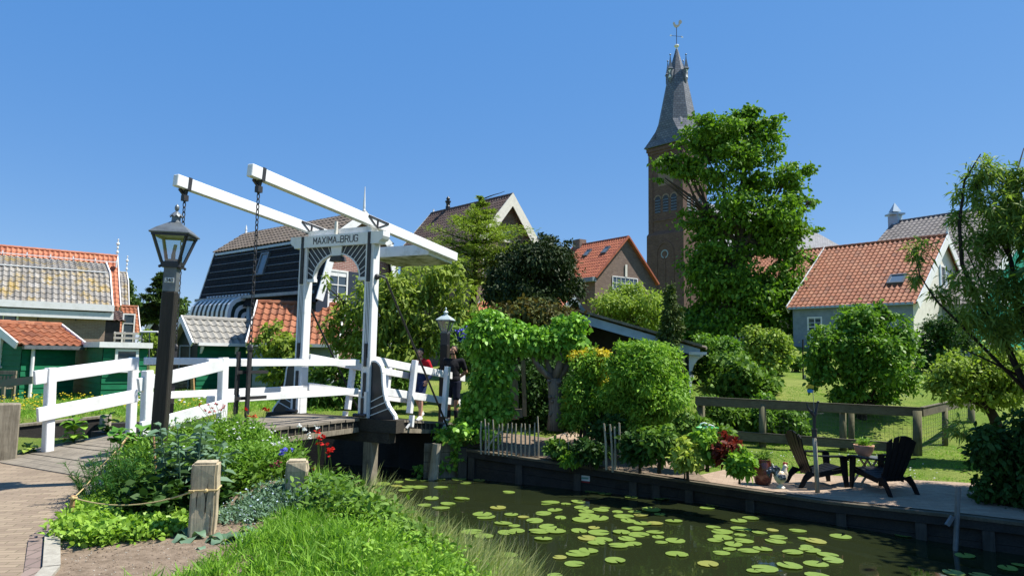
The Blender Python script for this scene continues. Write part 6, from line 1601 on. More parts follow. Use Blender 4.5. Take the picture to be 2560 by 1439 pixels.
# ---------------- water lilies
PADS = '655,278 840,248 925,256 760,266 745,292 825,298 895,300 805,320 690,343 1015,248 1030,298 1145,245 1190,272 1275,255 970,370 1165,372 925,415 1075,406 1030,430 1465,330 2005,325 2080,340 2150,325 2230,335 2250,363 2380,350 2440,370 1705,405 1730,394 1830,405 1910,392 1395,430 1760,445 1930,430 2080,432 2375,443 2220,432 1295,470 1320,490 1480,473 1560,490 1685,467 1795,495 1960,455 2050,445 2160,455 2270,455 2430,472 1970,480 2310,478 1935,508 2040,498 2200,487 1630,515 1430,527 1500,545 2230,513 2320,530 2400,530 2520,515 1715,553 1765,580 1660,583 1230,583 1305,610 1450,588 1515,578 2010,558 1915,578 2040,590 2275,565 2185,588 2295,600 2400,585 2420,617 1685,627 1965,625 2070,635 2220,630 2025,657 2165,673 2260,660 2440,650 2530,640 1455,733 1790,748 1885,790 1905,725 1975,705 2145,768 2540,725 1760,862 1480,780'
PADS2 = '235,983 270,965 445,1070 525,1052 275,1113 335,1145 455,1162 340,1178 585,1147 460,1125 670,1132 710,1180 290,1200 480,1205 410,1228 510,1267 605,1255 330,1283 385,1258 240,1357 545,1403 620,1390 785,1370 805,1280 960,1355 880,1187 840,1135 690,1205 960,1205 900,1243 920,1265 1040,1298 1075,1335 1125,1172 1545,1165 1955,1300 1880,1415 2060,1435 2240,1385 2320,1365 660,1015 590,1005 970,1432'
pp = [(700 + float(a.split(',')[0]) / 2.56, 1100 + float(a.split(',')[1]) / 2.56) for a in PADS.split()] + [(1680 + float(a.split(',')[0]) / 2.669, 900 + float(a.split(',')[1]) / 2.669) for a in PADS2.split()]
protos = []
for k in range(5):
    mb = MB(); n = 22; rr = [1 + .03 * math.sin(3 * a + k) for a in range(n)]; V = [(0, 0, 0)]; 
    for f, z in ((.6, .0), (1, .012 + .004 * k)):
        for i in range(n):
            a = .18 + (2 * math.pi - .36) * i / (n - 1); q = f * rr[i] * (1 - .05 * (i in (0, n - 1)))
            V.append((q * math.cos(a), q * math.sin(a) * .94, z + .012 * f * math.sin(2 * a + k)))
    F = [(0, 1 + i, 2 + i) for i in range(n - 1)] + [(1 + i, 1 + n + i, 2 + n + i, 2 + i) for i in range(n - 1)]
    mb.add(V, F); protos.append(mb.mesh('lily_pad', Vector((0, 0, 0)), M['pad_old' if k == 4 else 'pad'], True))
for i, (px, py) in enumerate(pp):
    p = gnd(px, py, WATER + .01); s = random.choice((.10, .125, .14, .15, .16, .175)) * (1 if py < 1300 else .95)
    o = bpy.data.objects.new('lily_pad', protos[4 if i % 9 == 4 else i % 4]); COL.objects.link(o)
    o.location = (p.x, p.y, WATER + .008 + .0012 * (i % 9)); o.scale = (s, s, s); o.rotation_euler = (random.gauss(0, .03), random.gauss(0, .03), random.uniform(0, 6.28))
    tag(o, 'round green water lily pad lying flat on the dark canal water', 'lily pad', 'water lily pads on the canal')

groundcover('bank_weeds', [(-1.9, 6.6), (-.6, 6.2), (-.1, 7.4), (-.9, 8.6), (-1.7, 9.6), (-2.3, 9.4)], 330, 20, .085, .04, 'leaf_mid', .3, 'broad leaved weeds on the slope below the bollards', 'weeds', .5, .09)
blades('grass_tussocks', BANK, 9000, .2, .42, .012, M['grass'], .32, 45, 'taller grass tussocks standing out of the bank grass', 'grass', .35)
def clods(name, poly, n, r0, r1, mat, label):
    x, y = scatter(poly, n); z = zgrid(x, y) + .035; mb = MB()
    for a, b, c in zip(x, y, z): mb.ball((a, b, c), random.uniform(r0, r1), 5, (random.uniform(.7, 1.3), random.uniform(.7, 1.3), .6))
    return tag(mb.build(name, M[mat], kind='stuff'), label, 'soil')
SOILP = [(-3.7, 5.9), (-2.9, 4.6), (-2.1, 4.6), (-2.0, 5.6), (-2.3, 6.4), (-2.7, 6.2), (-3.3, 5.8)]
clods('soil_clods', SOILP, 600, .004, .011, 'soil', 'loose crumbs of soil on the bare bed beside the kerb')
clods('shell_bits', SOILP, 260, .003, .008, 'kerb', 'pale shell and stone bits on the bare soil bed')
blades('path_weeds', [(-3.45, 5.3), (-3.15, 5.2), (-3.7, 6.0), (-4.5, 8.0), (-4.75, 7.9), (-4.0, 6.1)], 500, .02, .06, .01, M['grass'], .6, 8, 'small weeds growing in the path joints along the kerb', 'weeds')

# ------------------------------------------------------------------ small things on the near bank
def mesh_obj(name, me, parent=None):
    o = bpy.data.objects.new(name, me); COL.objects.link(o)
    if parent is not None: o.parent = parent
    return o
def bollard(label, px, py, top, d, w, rz, cut=0):
    p = at(px, py, d); z1 = at(px, top, d).z; h = z1 - p.z; r = empty('timber_bollard', p, label, 'bollard', 'square timber bollards')
    bm = bmesh.new(); bmesh.ops.create_cube(bm, size=1)
    for v in bm.verts: v.co = Vector((v.co.x * w, v.co.y * w, (v.co.z + .5) * (h + .25) - .25))
    bmesh.ops.subdivide_edges(bm, edges=[e for e in bm.edges if abs(e.verts[0].co.z - e.verts[1].co.z) > .1], cuts=7)
    for v in bm.verts: v.co += Vector((random.uniform(-1, 1), random.uniform(-1, 1), 0)) * .006
    bmesh.ops.bevel(bm, geom=[e for e in bm.edges if len(e.link_faces) == 2 and e.calc_face_angle(0) > .8], offset=.018, segments=2, affect='EDGES')
    bmesh.ops.rotate(bm, cent=(0, 0, 0), matrix=Matrix.Rotation(rz, 3, 'Z'), verts=bm.verts)
    me = bpy.data.meshes.new('block'); bm.to_mesh(me); bm.free(); me.materials.append(M['bollard']); mesh_obj('block', me, r)
    cr = MB(); ca, sa = math.cos(rz), math.sin(rz)
    for k in range(5):
        x = random.uniform(-.35, .35) * w; z0 = h * random.uniform(.35, .98); l = h * random.uniform(.15, .4); q = Vector((x * ca + (w / 2 + .0015) * sa, x * sa - (w / 2 + .0015) * ca, z0))
        pts = [q + Vector((random.uniform(-.006, .006), 0, -l * t)) for t in (0, .3, .7, 1)]
        cr.tube(pts, [.001, .004, .003, .001], 5)
    me = cr.mesh('crack', Vector((0, 0, 0)), M['black_wood']); mesh_obj('crack', me, r)
    return r, p, h
M['bollard'] = wood('bollard_oak', (.56, .475, .32), (.25, .205, .14), .92, 'z', 7)
bl1, bp1, bh1 = bollard('near square timber bollard with a rope tied round it', 506, 1348, 1152, 6.1, .205, R(14))
bollard('square timber bollard at the edge of the forget me nots, farther away', 737, 1290, 1148, 7.25, .205, R(14))
p = at(10, 1150, 9.3); r = empty('timber_post', p, 'thick mossy timber post at the left picture edge', 'post')
mb = MB(); ax = Vector((.8, .6, 0)); ay = Vector((-.6, .8, 0)); mb.frame(p, ax, ay, bw, (-.17, -.13, -.2), (.13, .13, .74)); bevel(mb.build('block', M['graywood'], r), .015)
mb = MB(); mb.frame(p, ax, ay, bw, (-.176, -.05, .48), (-.171, .05, .7)); mb.tube([p - ax * .18 + bw * .5, p - ax * .18 + bw * .62], .02, 8); mb.build('hinge', plain('rust', (.2, .09, .07), (.1, .05, .04), 20), r)
a = at(-120, 1086, 11.8); b = at(264, 1046, 13.5)
r = empty('timber_edging', (a + b) / 2, 'grey timber edging board of the ditch behind the left white fence', 'edging board')
mb = MB(); mb.bar(a - bw * .2, b - bw * .2, .1, .45); mb.build('board', M['darkwood'], r); mb = MB(); mb.bar(a + bw * .045, b + bw * .045, .15, .04); mb.build('cap', M['graywood'], r)  # paler cap paints the lit top, darker board the shaded face
p = at(263, 1062, 13.3); mb = MB(); mb.tube([p - bw * .6, p + bw * .19], [.1, .1], 12); mb.build('short_post', M['palewood'], label='short round pale post at the end of the ditch edging', cat='post', loc=p)
a = at(-60, 965, 9.9); b = at(84, 949, 9.62); mb = MB(); mb.bar(a, b, .045, .1); mb.build('green_rail', M['greenrail'] if 'greenrail' in M else plain('weathered_green_rail', (.07, .15, .09), (.14, .14, .1), 5, .8), label='weathered green rail running left from the white fence post', cat='rail', loc=(a + b) / 2)
# kerb
K = [(-2.2, 2), (-3.0, 4.3), (-3.35, 5.2), (-3.9, 6.05), (-4.62, 8.02)]
for nm, m_, o0, o1, hgt in (('kerb', 'kerb', .0, .11, .06), ('brick_edging', 'kerbbrick', -.11, -.005, .036)):
    mb = MB()
    for (x0, y0), (x1, y1) in zip(K, K[1:]):
        d = Vector((x1 - x0, y1 - y0, 0)); L = d.length; d.normalize(); n = Vector((d.y, -d.x, 0)); k = max(1, int(L / .9))
        for i in range(k):
            q0 = Vector((x0, y0, 0)) + d * (L * i / k + .004); q1 = Vector((x0, y0, 0)) + d * (L * (i + 1) / k - .004)
            z0 = zt(q0.x, q0.y); z1 = zt(q1.x, q1.y)
            mb.prism([q0 + n * o0 + bw * (z0 - .05), q0 + n * o1 + bw * (z0 - .05), q1 + n * o1 + bw * (z1 - .05), q1 + n * o0 + bw * (z1 - .05)], bw * (hgt + .05))
    mb.build(nm, M[m_], kind='structure')
# bamboo and rope
s0 = at(170, 1330, 6.55); s1 = at(183, 1238, 6.5)
def cane(label, pts, r0, m='bamboo'):
    mb = MB(); mb.tube(pts, r0, 8)
    for k in range(1, 5): mb.tube([pts[0].lerp(pts[-1], k / 5 - .006), pts[0].lerp(pts[-1], k / 5 + .006)], r0 * 1.15, 8)
    return mb.build('bamboo_cane', M[m], label=label, cat='cane', loc=pts[0])
cane('short thick bamboo stake at the path corner holding the rope', [s0 - bw * .1, s1], .021)
cane('thin upright bamboo cane beside the lamp post', [at(391, 1200, 7.3), at(384, 1086, 7.3)], .011)
cane('thin bamboo stick leaning by the mallow leaves', [at(238, 1200, 7.9), at(322, 1088, 8.2)], .012)
def rope(label, pts, sag, r_=.0065, wrap=None):
    P = []
    for a, b, s in pts:
        for k in range(13):
            t = k / 12; P.append(a.lerp(b, t) - bw * (s * 4 * t * (1 - t)))
    mb = MB(); mb.tube(P, r_, 6)
    for c, w, rz in (wrap or []):
        q = []
        for k in range(4):
            a = rz + math.pi / 4 + k * math.pi / 2; q.append(c + Vector((math.cos(a), math.sin(a), 0)) * w * .72)
        q.append(q[0]); mb.tube(q, r_ * 1.1, 6); mb.ball(c + Vector((.25 * w, -w * .52, 0)), .018, 7)
    return mb.build('rope', M['rope'], label=label, cat='rope', loc=P[0])
tz = at(183, 1243, 6.5); bz = at(520, 1225, 6.0)
rope('thin yellow rope sagging from the bamboo stake to the timber bollard', [(tz, Vector((bp1.x - .04, bp1.y - .13, bz.z)), .09)], .08, .0065, [(Vector((bp1.x, bp1.y, bz.z)), .215, R(14)), (tz, .045, 0)])
rope('thin rope running from the bamboo stake up to the leaning stick', [(tz, at(250, 1165, 7.5), .03), (at(250, 1165, 7.5), at(315, 1095, 8.15), .02)], .02, .0055)
# ------------------------------------------------------------------ garden things
def sticks(name, label, lst, d, r0=.018, wires=(), grp=None):
    b = at(lst[0][0], lst[0][2], d); root = empty(name, b, label, 'stake fence', grp)
    for (x0, y0, y1, dx) in lst:
        p0 = at(x0, y1, d); p1 = at(x0 + dx, y0, d); md = p0.lerp(p1, .5) + Vector((random.uniform(-.02, .02), 0, 0))
        mb = MB(); mb.tube([p0 - bw * .1, md, p1], [r0, r0 * .9, r0 * .7], 7); mb.build('stake', M['palewood'], root)
    for (x0, y0, x1, y1) in wires:
        mb = MB(); mb.tube([at(x0, y0, d), at((x0 + x1) / 2, (y0 + y1) / 2 + 2, d), at(x1, y1, d)], .006, 5); mb.build('wire', M['iron'], root)
    return root
sticks('stick_fence', 'rustic fence of thin upright chestnut sticks on the quay', [(1203, 1052, 1122, 0), (1214, 1046, 1122, -2), (1222, 1056, 1124, -1), (1234, 1048, 1126, -2), (1247, 1060, 1126, 1), (1257, 1058, 1128, -1), (1268, 1058, 1128, 2), (1279, 1056, 1130, 1), (1291, 1058, 1130, -1), (1303, 1058, 1131, 1), (1313, 1058, 1132, -1), (1323, 1060, 1132, 1), (1338, 1056, 1134, -1), (1346, 1040, 1130, -2), (1254, 1128, 1066, -42)], 15.0, .02, [(1203, 1068, 1355, 1078), (1203, 1100, 1345, 1112)])
sticks('leaning_stakes', 'bunch of pale leaning stakes in the quay bed below the yellow shrub', [(1516, 1058, 1160, -6), (1532, 1060, 1166, -7), (1538, 1066, 1160, -2), (1552, 1056, 1130, -4)], 13.7, .024, [(1512, 1082, 1556, 1080)])
g0 = at(1288, 1048, 16.9); r = empty('garden_gate', g0, 'open grey plank gate in the dark opening of the ivy arch', 'gate')
mb = MB(); mb.bar(g0, at(1284, 915, 16.9), .18, .05, Vector((0, 1, 0))); mb.build('plank', M['graywood'], r)
mb = MB(); mb.bar(at(1268, 1034, 16.6), at(1306, 1032, 16.6), .05, .2); mb.build('board', M['graywood'], r)
mb = MB(); mb.bar(at(1312, 1040, 17.0), at(1308, 900, 17.0), .1, .05, Vector((0, 1, 0))); mb.build('plank', M['graywood'], r)
hp = [at(1398, 1136, 14.4), at(1399, 1100, 14.4), at(1403, 1086, 14.4), at(1411, 1082, 14.4), at(1418, 1088, 14.4), at(1421, 1108, 14.4), at(1421, 1136, 14.4)]
mb = MB(); mb.tube(hp, .008, 6); mb.build('plant_hoop', M['zinc'], label='thin wire plant hoop on the quay bed', cat='hoop', loc=hp[0])
# post and rail fence with wire mesh
fr_ = empty('timber_fence', at(1905, 1118, 16.5), 'weathered post and rail timber fence with wire netting round the lawn', 'fence')
fa, fb, fc = (1738, 1002, 17.0), (2302, 1030, 16.1), (2420, 1003, 18.6)
for (a, b, t, nm) in ((at(*fa), at(*fb), .2, 'rail'), (at(*fb) + Vector((.06, .06, 0)), at(*fc), .2, 'rail'), (at(1795, 1086, 16.8), at(2300, 1122, 16.1), .2, 'lower_rail')):
    mb = MB(); mb.bar(a, b, .06, t); bevel(mb.build(nm, M['fencewood'], fr_), .008)
    mb = MB(); mb.bar(a + bw * (t / 2 + .008), b + bw * (t / 2 + .008), .09, .014); mb.build('weather_strip', M['fencewood'], fr_)
def fpost(x, y0, y1, d, r0=.085, m='palewood'):
    mb = MB(); mb.tube([at(x, y1, d) - bw * .2, at(x, y0, d)], [r0, r0 * .95], 12); mb.build('post', M['mossypost'], fr_, True)
M['mossypost'] = wood('mossy_post', (.19, .18, .11), (.09, .085, .05), .95, 'z')
fpost(1752, 1003, 1112, 17.1, .1); fpost(1906, 1010, 1118, 16.75); fpost(2107, 1020, 1116, 16.5, .08); fpost(2128, 1020, 1112, 16.7, .07); fpost(2293, 1026, 1128, 16.05, .1); fpost(2362, 1018, 1098, 17.3, .07); fpost(2428, 1006, 1080, 18.7, .09)
net = MB()
def netting(A, B, h0, h1, nx, nz):
    for i in range(nx + 1):
        p = A.lerp(B, i / nx); net.bar(p + bw * h0, p + bw * h1, .0035, .0035, Vector((1, 0, 0)))
    for j in range(nz + 1):
        z = h0 + (h1 - h0) * j / nz; net.bar(A + bw * z, B + bw * z, .0035, .0035)
netting(at(1906, 1012, 16.8), at(2300, 1032, 16.2), -.85, -.1, 36, 8)
netting(at(2302, 1032, 16.2), at(2420, 1006, 18.6), -.85, -.1, 22, 8)
net.build('wire_netting', plain('galvanised_wire', (.12, .13, .12), (.08, .09, .08), 10, .5, 0, 10, .4, .5), fr_)
def pxq(px, py):
    p = gnd(px, py, -.6)
    for _ in range(4): p = gnd(px, py, land(p.x, p.y) + .03)
    return p
# adirondack chairs
def chair(label, loc, rz, sc=1.0):
    r = empty('garden_chair', loc, label, 'chair', 'black slatted garden chairs on the patio', rz)
    def put(mb, nm, bv_=.006):
        o = mesh_obj(nm, mb.mesh(nm, Vector((0, 0, 0)), M['chair'], False), r); bevel(o, bv_, 2) if bv_ else None; return o
    X = Vector((1, 0, 0))
    mb = MB()
    sp = [(.36, .33), (.37, .355), (.30, .375), (.22, .355), (.14, .33), (.06, .305), (-.02, .28), (-.1, .26), (-.18, .25)]
    for k in range(1, len(sp) - 1):
        (y0, z0), (y1, z1) = sp[k], sp[k + 1]; e = .012
        mb.prism([(-.26, y0 - e * .5, z0), (-.26, y1 + e * .5, z1), (-.26, y1 + e * .5, z1 - .022), (-.26, y0 - e * .5, z0 - .022)], X * .52)
    mb.prism([(-.26, .37, .36), (-.26, .385, .33), (-.26, .375, .25), (-.26, .35, .25)], X * .52)
    for s in (-1, 1): mb.prism([(s * .26, .36, .352), (s * .26, -.2, .24), (s * .26, -.2, .17), (s * .26, .34, .27)], X * .025 * s)
    put(mb, 'seat', .004)
    mb = MB()
    for k in range(5):
        a = (k - 2); xb = a * .085; xt = a * .125; top = .99 - .028 * a * a; wb, wt = .036, .056
        pts = []
        for t, zz in ((0, .2), (.3, .42), (.65, .7), (1, top)):
            y = -.19 - .30 * ((zz - .2) / .79) - .02 * math.sin(t * 3.1); x = xb + (xt - xb) * t; w = wb + (wt - wb) * t
            pts.append((x, y, zz, w))
        arc_ = lambda x: 1.0 - 1.25 * x * x
        for j, ((x0, y0, z0, w0_), (x1, y1, z1, w1_)) in enumerate(zip(pts, pts[1:])):
            zl, zr_ = (arc_(x1 - w1_), arc_(x1 + w1_)) if j == 2 else (z1, z1)
            mb.prism([(x0 - w0_, y0, z0), (x0 + w0_, y0, z0), (x1 + w1_, y1, zr_), (x1 - w1_, y1, zl)], (0, -.022, -.006))
    mb.bar((-.22, -.235, .3), (.22, -.235, .3), .025, .08); mb.bar((-.28, -.36, .6), (.28, -.36, .6), .02, .06)
    put(mb, 'backrest', .003)
    for s in (-1, 1):
        mb = MB(); q = [(.38, .50), (.37, .565), (.30, .585), (0, .58), (-.3, .585), (-.36, .60), (-.36, .575), (0, .553), (.3, .553), (.345, .50)]
        mb.prism([(s * .28, y, z) for y, z in q], X * .12 * s); put(mb, 'armrest')
        mb = MB(); mb.prism([(s * .29, .385, .555), (s * .29, .25, .555), (s * .29, .275, .3), (s * .30, .33, 0), (s * .30, .40, 0)], X * .035 * s); put(mb, 'leg')
        mb = MB(); q = [(.1, .33), (-.22, .26), (-.34, .30), (-.42, .2), (-.47, .1), (-.52, 0), (-.43, 0), (-.36, .12), (-.26, .2), (-.1, .24), (.12, .28)]
        mb.prism([(s * .265, y, z) for y, z in q], X * .035 * s); put(mb, 'leg')
    r.scale = (sc, sc, sc)
    return r
M['chair'] = plain('black_plastic', (.007, .0075, .009), (.012, .012, .013), 9, .5, .04, 50, .18)
c = pxq(2046, 1212); chair('black slatted garden chair facing right, seen from the side', c, R(-86), 1.0)
c = pxq(2205, 1226); chair('black slatted garden chair seen from behind beside the table', c, R(16), 1.0)
# table and pot
t0 = pxq(2172, 1208); r = empty('folding_table', t0, 'small round folding table with pale wooden legs under the terracotta pot', 'table')
zt_ = at(2172, 1141, t0.y).z
mb = MB(); mb.lathe([(.26, zt_ - .02), (.28, zt_ - .018), (.28, zt_ - .004), (.265, zt_)], 28, Vector((t0.x, t0.y, 0))); mb.build('tabletop', M['zinc'], r)
for sx in (-1, 1):
    for sy in (-1, 1):
        mb = MB(); mb.bar(t0 + Vector((sx * .22, sy * .14, 0)), Vector((t0.x - sx * .1, t0.y + sy * .14, zt_ - .02)), .03, .03); mb.build('leg', M['palewood'], r)
p0 = Vector((t0.x - .07, t0.y, zt_)); r = empty('plant_pot', p0, 'pale terracotta bowl pot with grassy plant on the folding table', 'plant pot', 'garden pots')
mb = MB(); mb.lathe([(.06, .002), (.1, .02), (.15, .1), (.175, .19), (.18, .215), (.165, .215), (.15, .19)], 24, p0); mb.build('pot', plain('pale_terracotta', (.5, .27, .18), (.36, .19, .12), 9, .85), r, True)
def spiky(root, c, n, L, mat='leaf_bright', wid=.014, lean=.6):
    A = unit(n); A[:, 2] = np.abs(A[:, 2]) * .6 + .45; P = np.tile(np.array(c), (n, 1)) + RNG.normal(size=(n, 3)) * .03
    leaf_mesh('leaves', P, A, RNG.normal(size=(n, 3)), L * (.6 + .6 * RNG.random(n)), wid, M[mat], root, .35)
spiky(r, p0 + bw * .2, 140, .22, 'leaf_bright', .02)
p0 = pxq(1907, 1210); r = empty('barrel_pot', p0, 'brown glazed barrel shaped pot with spiky plant on the quay', 'plant pot', 'garden pots')
mb = MB(); mb.lathe([(.12, 0), (.145, .05), (.175, .18), (.18, .29), (.165, .39), (.14, .44), (.15, .455), (.135, .46), (.12, .43)], 26, p0); mb.build('pot', plain('brown_glaze', (.10, .028, .014), (.2, .06, .035), 4, .18, .02, 20, .6), r, True)
spiky(r, p0 + bw * .43, 150, .28, 'leaf_mid', .018)
p0 = at(1768, 1088, 13.4); r = empty('garden_tub', p0, 'light green flexible tub with white handles behind the border plants', 'tub')
mb = MB(); mb.lathe([(.17, 0), (.21, .15), (.215, .155), (.2, .15), (.16, .02)], 22, p0); mb.build('bucket', plain('green_rubber', (.08, .45, .12), (.06, .36, .1), 5, .5, 0), r, True)
for s in (-1, 1):
    mb = MB(); mb.tube([p0 + Vector((-.09, s * .2, .15)), p0 + Vector((-.06, s * .21, .2)), p0 + Vector((0, s * .21, .22)), p0 + Vector((.06, s * .21, .2)), p0 + Vector((.09, s * .2, .15))], .013, 7); mb.build('handle', M['white'], r, True)
# ---- union helper for organic bodies
def cone_seg(mb, p0, r0, p1, r1, n=12):
    p0 = Vector(p0); p1 = Vector(p1); mb.ball(p0, r0, n); mb.ball(p1, r1, n); mb.tube([p0, p1], [r0, r1], n)
def remesh(mb, vox, sm=2, name='body'):
    me = mb.mesh('tmp', Vector((0, 0, 0)), [])
    o = bpy.data.objects.new('tmp', me); COL.objects.link(o)
    m_ = o.modifiers.new('r', 'REMESH'); m_.mode = 'VOXEL'; m_.voxel_size = vox
    if sm:
        m2 = o.modifiers.new('s', 'SMOOTH'); m2.iterations = sm; m2.factor = .5
    dg = bpy.context.evaluated_depsgraph_get(); dg.update()
    out = bpy.data.meshes.new_from_object(o.evaluated_get(dg)); out.name = name
    bpy.data.objects.remove(o); bpy.data.meshes.remove(me)
    out.polygons.foreach_set('use_smooth', [True] * len(out.polygons)); out.update()
    return out
def flesh(root, name, mb, vox, mat, sm=2):
    me = remesh(mb, vox, sm, name); me.materials.clear(); me.materials.append(M[mat]); return mesh_obj(name, me, root)
# rooster ornament
p0 = at(1952, 1220, 11.35); p0.z = -.385
r = empty('rooster_figure', p0, 'painted ceramic rooster standing on the quay beside the barrel pot', 'garden figure', None, R(8))
M['rooster_body'] = plain('rooster_glaze', (.55, .40, .22), (.75, .68, .55), 7, .3, .1, 30, .5); M['rooster_dark'] = plain('rooster_feathers', (.03, .03, .035), (.5, .48, .45), 26, .35, .2, 40, .5, lo=.5, hi=.65); M['rooster_red'] = plain('rooster_red', (.4, .05, .03), (.3, .04, .03), 9, .4, 0)
mb = MB(); mb.ball((0, 0, .15), .088, 16, (1.05, .8, 1)); mb.ball((.05, 0, .19), .06, 14, (1, .8, 1.1)); cone_seg(mb, (.05, 0, .2), .05, (.065, 0, .28), .03); mb.ball((.068, 0, .295), .032, 12); mb.lathe([(.06, -.0), (.062, .012), (.03, .035), (.028, .07), (.05, .1)], 16); cone_seg(mb, (.09, 0, .293), .012, (.125, 0, .283), .003, 8)
flesh(r, 'body', mb, .006, 'rooster_body')
mb = MB()
for k in range(7): 
    a = 1.2 + k * .22; pts = [Vector((-.06, 0, .17)), Vector((-.06 + .09 * math.cos(a), (k % 2 - .5) * .03, .19 + .09 * math.sin(a))), Vector((-.06 + .13 * math.cos(a + .45), (k % 2 - .5) * .04, .18 + .12 * math.sin(a + .45))), Vector((-.06 + .12 * math.cos(a + .9), (k % 2 - .5) * .05, .17 + .1 * math.sin(a + .9)))]
    mb.tube(pts, [.022, .026, .022, .008], 8)
for s in (-1, 1): mb.ball((-.01, s * .068, .16), .055, 12, (1.2, .35, .8))
flesh(r, 'tail_feathers', mb, .006, 'rooster_dark')
mb = MB()
for k in range(5): mb.ball((.045 + .014 * k, 0, .333 + .008 * math.sin(k * 1.6)), .014, 8, (.7, .5, 1.5))
mb.ball((.1, 0, .26), .013, 8, (.8, .7, 1.6)); flesh(r, 'comb', mb, .004, 'rooster_red', 1)
r.scale = (1.15, 1.15, 1.15)
# bird ornament on pole
b0 = pxq(2044, 1230); BD = b0.y; b1 = at(2036, 1090, BD); r = empty('bird_pole', b0, 'wooden pole topped by a dark metal bird ornament in front of the left chair', 'pole')
mb = MB(); mb.tube([b0, b1], [.04, .036], 12); mb.build('pole', M['palewood'], r, True)
mb = MB(); mb.tube([b1 - bw * .02, b1 + bw * .1], .046, 12); mb.tube([b1 + bw * .1, b1 + bw * .13], .052, 12); mb.build('collar', M['iron'], r)
def bq(px, py, dy=0): return at(px, py, BD + dy) - b0
mb = MB(); cone_seg(mb, bq(2036, 1082), .022, bq(2036, 1040), .03); cone_seg(mb, bq(2036, 1040), .032, bq(2028, 1028), .03); cone_seg(mb, bq(2038, 1036), .03, bq(2044, 1008), .016); mb.ball(bq(2045, 1004), .022, 10); cone_seg(mb, bq(2046, 1003), .01, bq(2050, 1001), .004, 7)
cone_seg(mb, bq(2028, 1030), .024, bq(2020, 1020), .02); cone_seg(mb, bq(2020, 1020), .022, bq(2016, 1006), .008); cone_seg(mb, bq(2022, 1024), .018, bq(2018, 1012, .04), .01)
mb.bar(bq(2012, 1033), bq(2060, 1033), .03, .008); flesh(r, 'bird', mb, .006, 'iron', 1)
pz = empty('pinwheel', at(2036, 1040, BD), 'small yellow and blue garden pinwheel on a thin stick', 'pinwheel')
mb = MB(); mb.tube([at(2037, 1042, BD), at(2032, 975, BD)], .005, 6); mb.build('stick', M['palewood'], pz)
for nm, px, py, m_ in (('wing', 2027, 966, 'f_yellow'), ('wing', 2026, 977, 'f_blue')):
    o = at(px, py, BD); mb = MB(); mb.prism([o + Vector((-.05, 0, -.025)), o + Vector((.05, 0, -.03)), o + Vector((.06, 0, .02)), o + Vector((0, 0, .035)), o + Vector((-.06, 0, .02))], (0, .008, 0)); mb.build(nm, M['pin' + m_] if 'pin' + m_ in M else plain('pin_' + m_, (.7, .5, .03) if m_ == 'f_yellow' else (.05, .25, .55), None, 5, .4, 0), pz)
q0 = at(2008, 960, 24); q1 = at(2007, 848, 24); r = empty('lawn_pole', q0, 'thin dark washing pole on a pale foot standing on the lawn', 'pole'); mb = MB(); mb.tube([q0, q1], .028, 8); mb.build('pole', M['black_wood'], r); mb = MB(); mb.bar(q0 + Vector((.06, 0, 0)), q0 + Vector((.06, 0, .32)), .07, .07); mb.build('foot', M['palewood'], r)
# firewood and brown post behind the bridge
w0 = at(462, 985, 25.0); w0.z = .24; r = empty('firewood_stack', w0, 'low stack of grey sawn planks beside the green shed', 'wood stack')
for k in range(11):
    o = w0 + Vector(((k % 3) * .18 - .25 + random.uniform(-.05, .05), random.uniform(-.1, .1), (k // 3) * .11 + .05)); mb = MB(); d2 = Vector((1, random.uniform(-.5, .5), 0)).normalized(); mb.bar(o - d2 * .3, o + d2 * .3, .16, .09); mb.build('plank', M['graywood'], r)
p = at(484, 1012, 22.5); mb = MB(); mb.bar(p, at(481, 945, 22.5), .09, .09, Vector((0, 1, 0))); mb.build('brown_post', M['bamboo'], label='brown wooden post at the corner of the grey tiled green shed', cat='post', loc=p)

# ------------------------------------------------------------------ people
M['skin1'] = plain('skin_light', (.52, .30, .21), (.46, .25, .17), 12, .55, .03, 60, .3); M['skin2'] = plain('skin_tan', (.36, .20, .135), (.30, .165, .11), 12, .55, .03, 60, .3)
M['hair'] = plain('dark_hair', (.018, .013, .01), (.03, .022, .016), 60, .7, .5, 120, .3)
M['cloth_red'] = plain('red_cloth', (.42, .012, .022), (.34, .01, .018), 8, .85, .2, 40, .15); M['cloth_navy'] = plain('navy_cloth', (.02, .035, .10), (.014, .025, .07), 8, .85, .2, 40, .15)
M['cloth_black'] = plain('black_cloth', (.012, .012, .015), (.02, .02, .024), 8, .9, .25, 40, .15); M['cloth_dnavy'] = plain('dark_navy_cloth', (.012, .015, .03), (.009, .011, .02), 8, .9, .2, 40, .15)
M['shoe_white'] = plain('white_trainer', (.72, .72, .72), (.55, .55, .55), 20, .6, .1, 60); M['shoe_black'] = plain('black_trainer', (.012, .012, .013), (.02, .02, .02), 20, .6, .1, 60); M['eye'] = plain('dark_eye', (.01, .008, .007), None, 5, .2, 0)
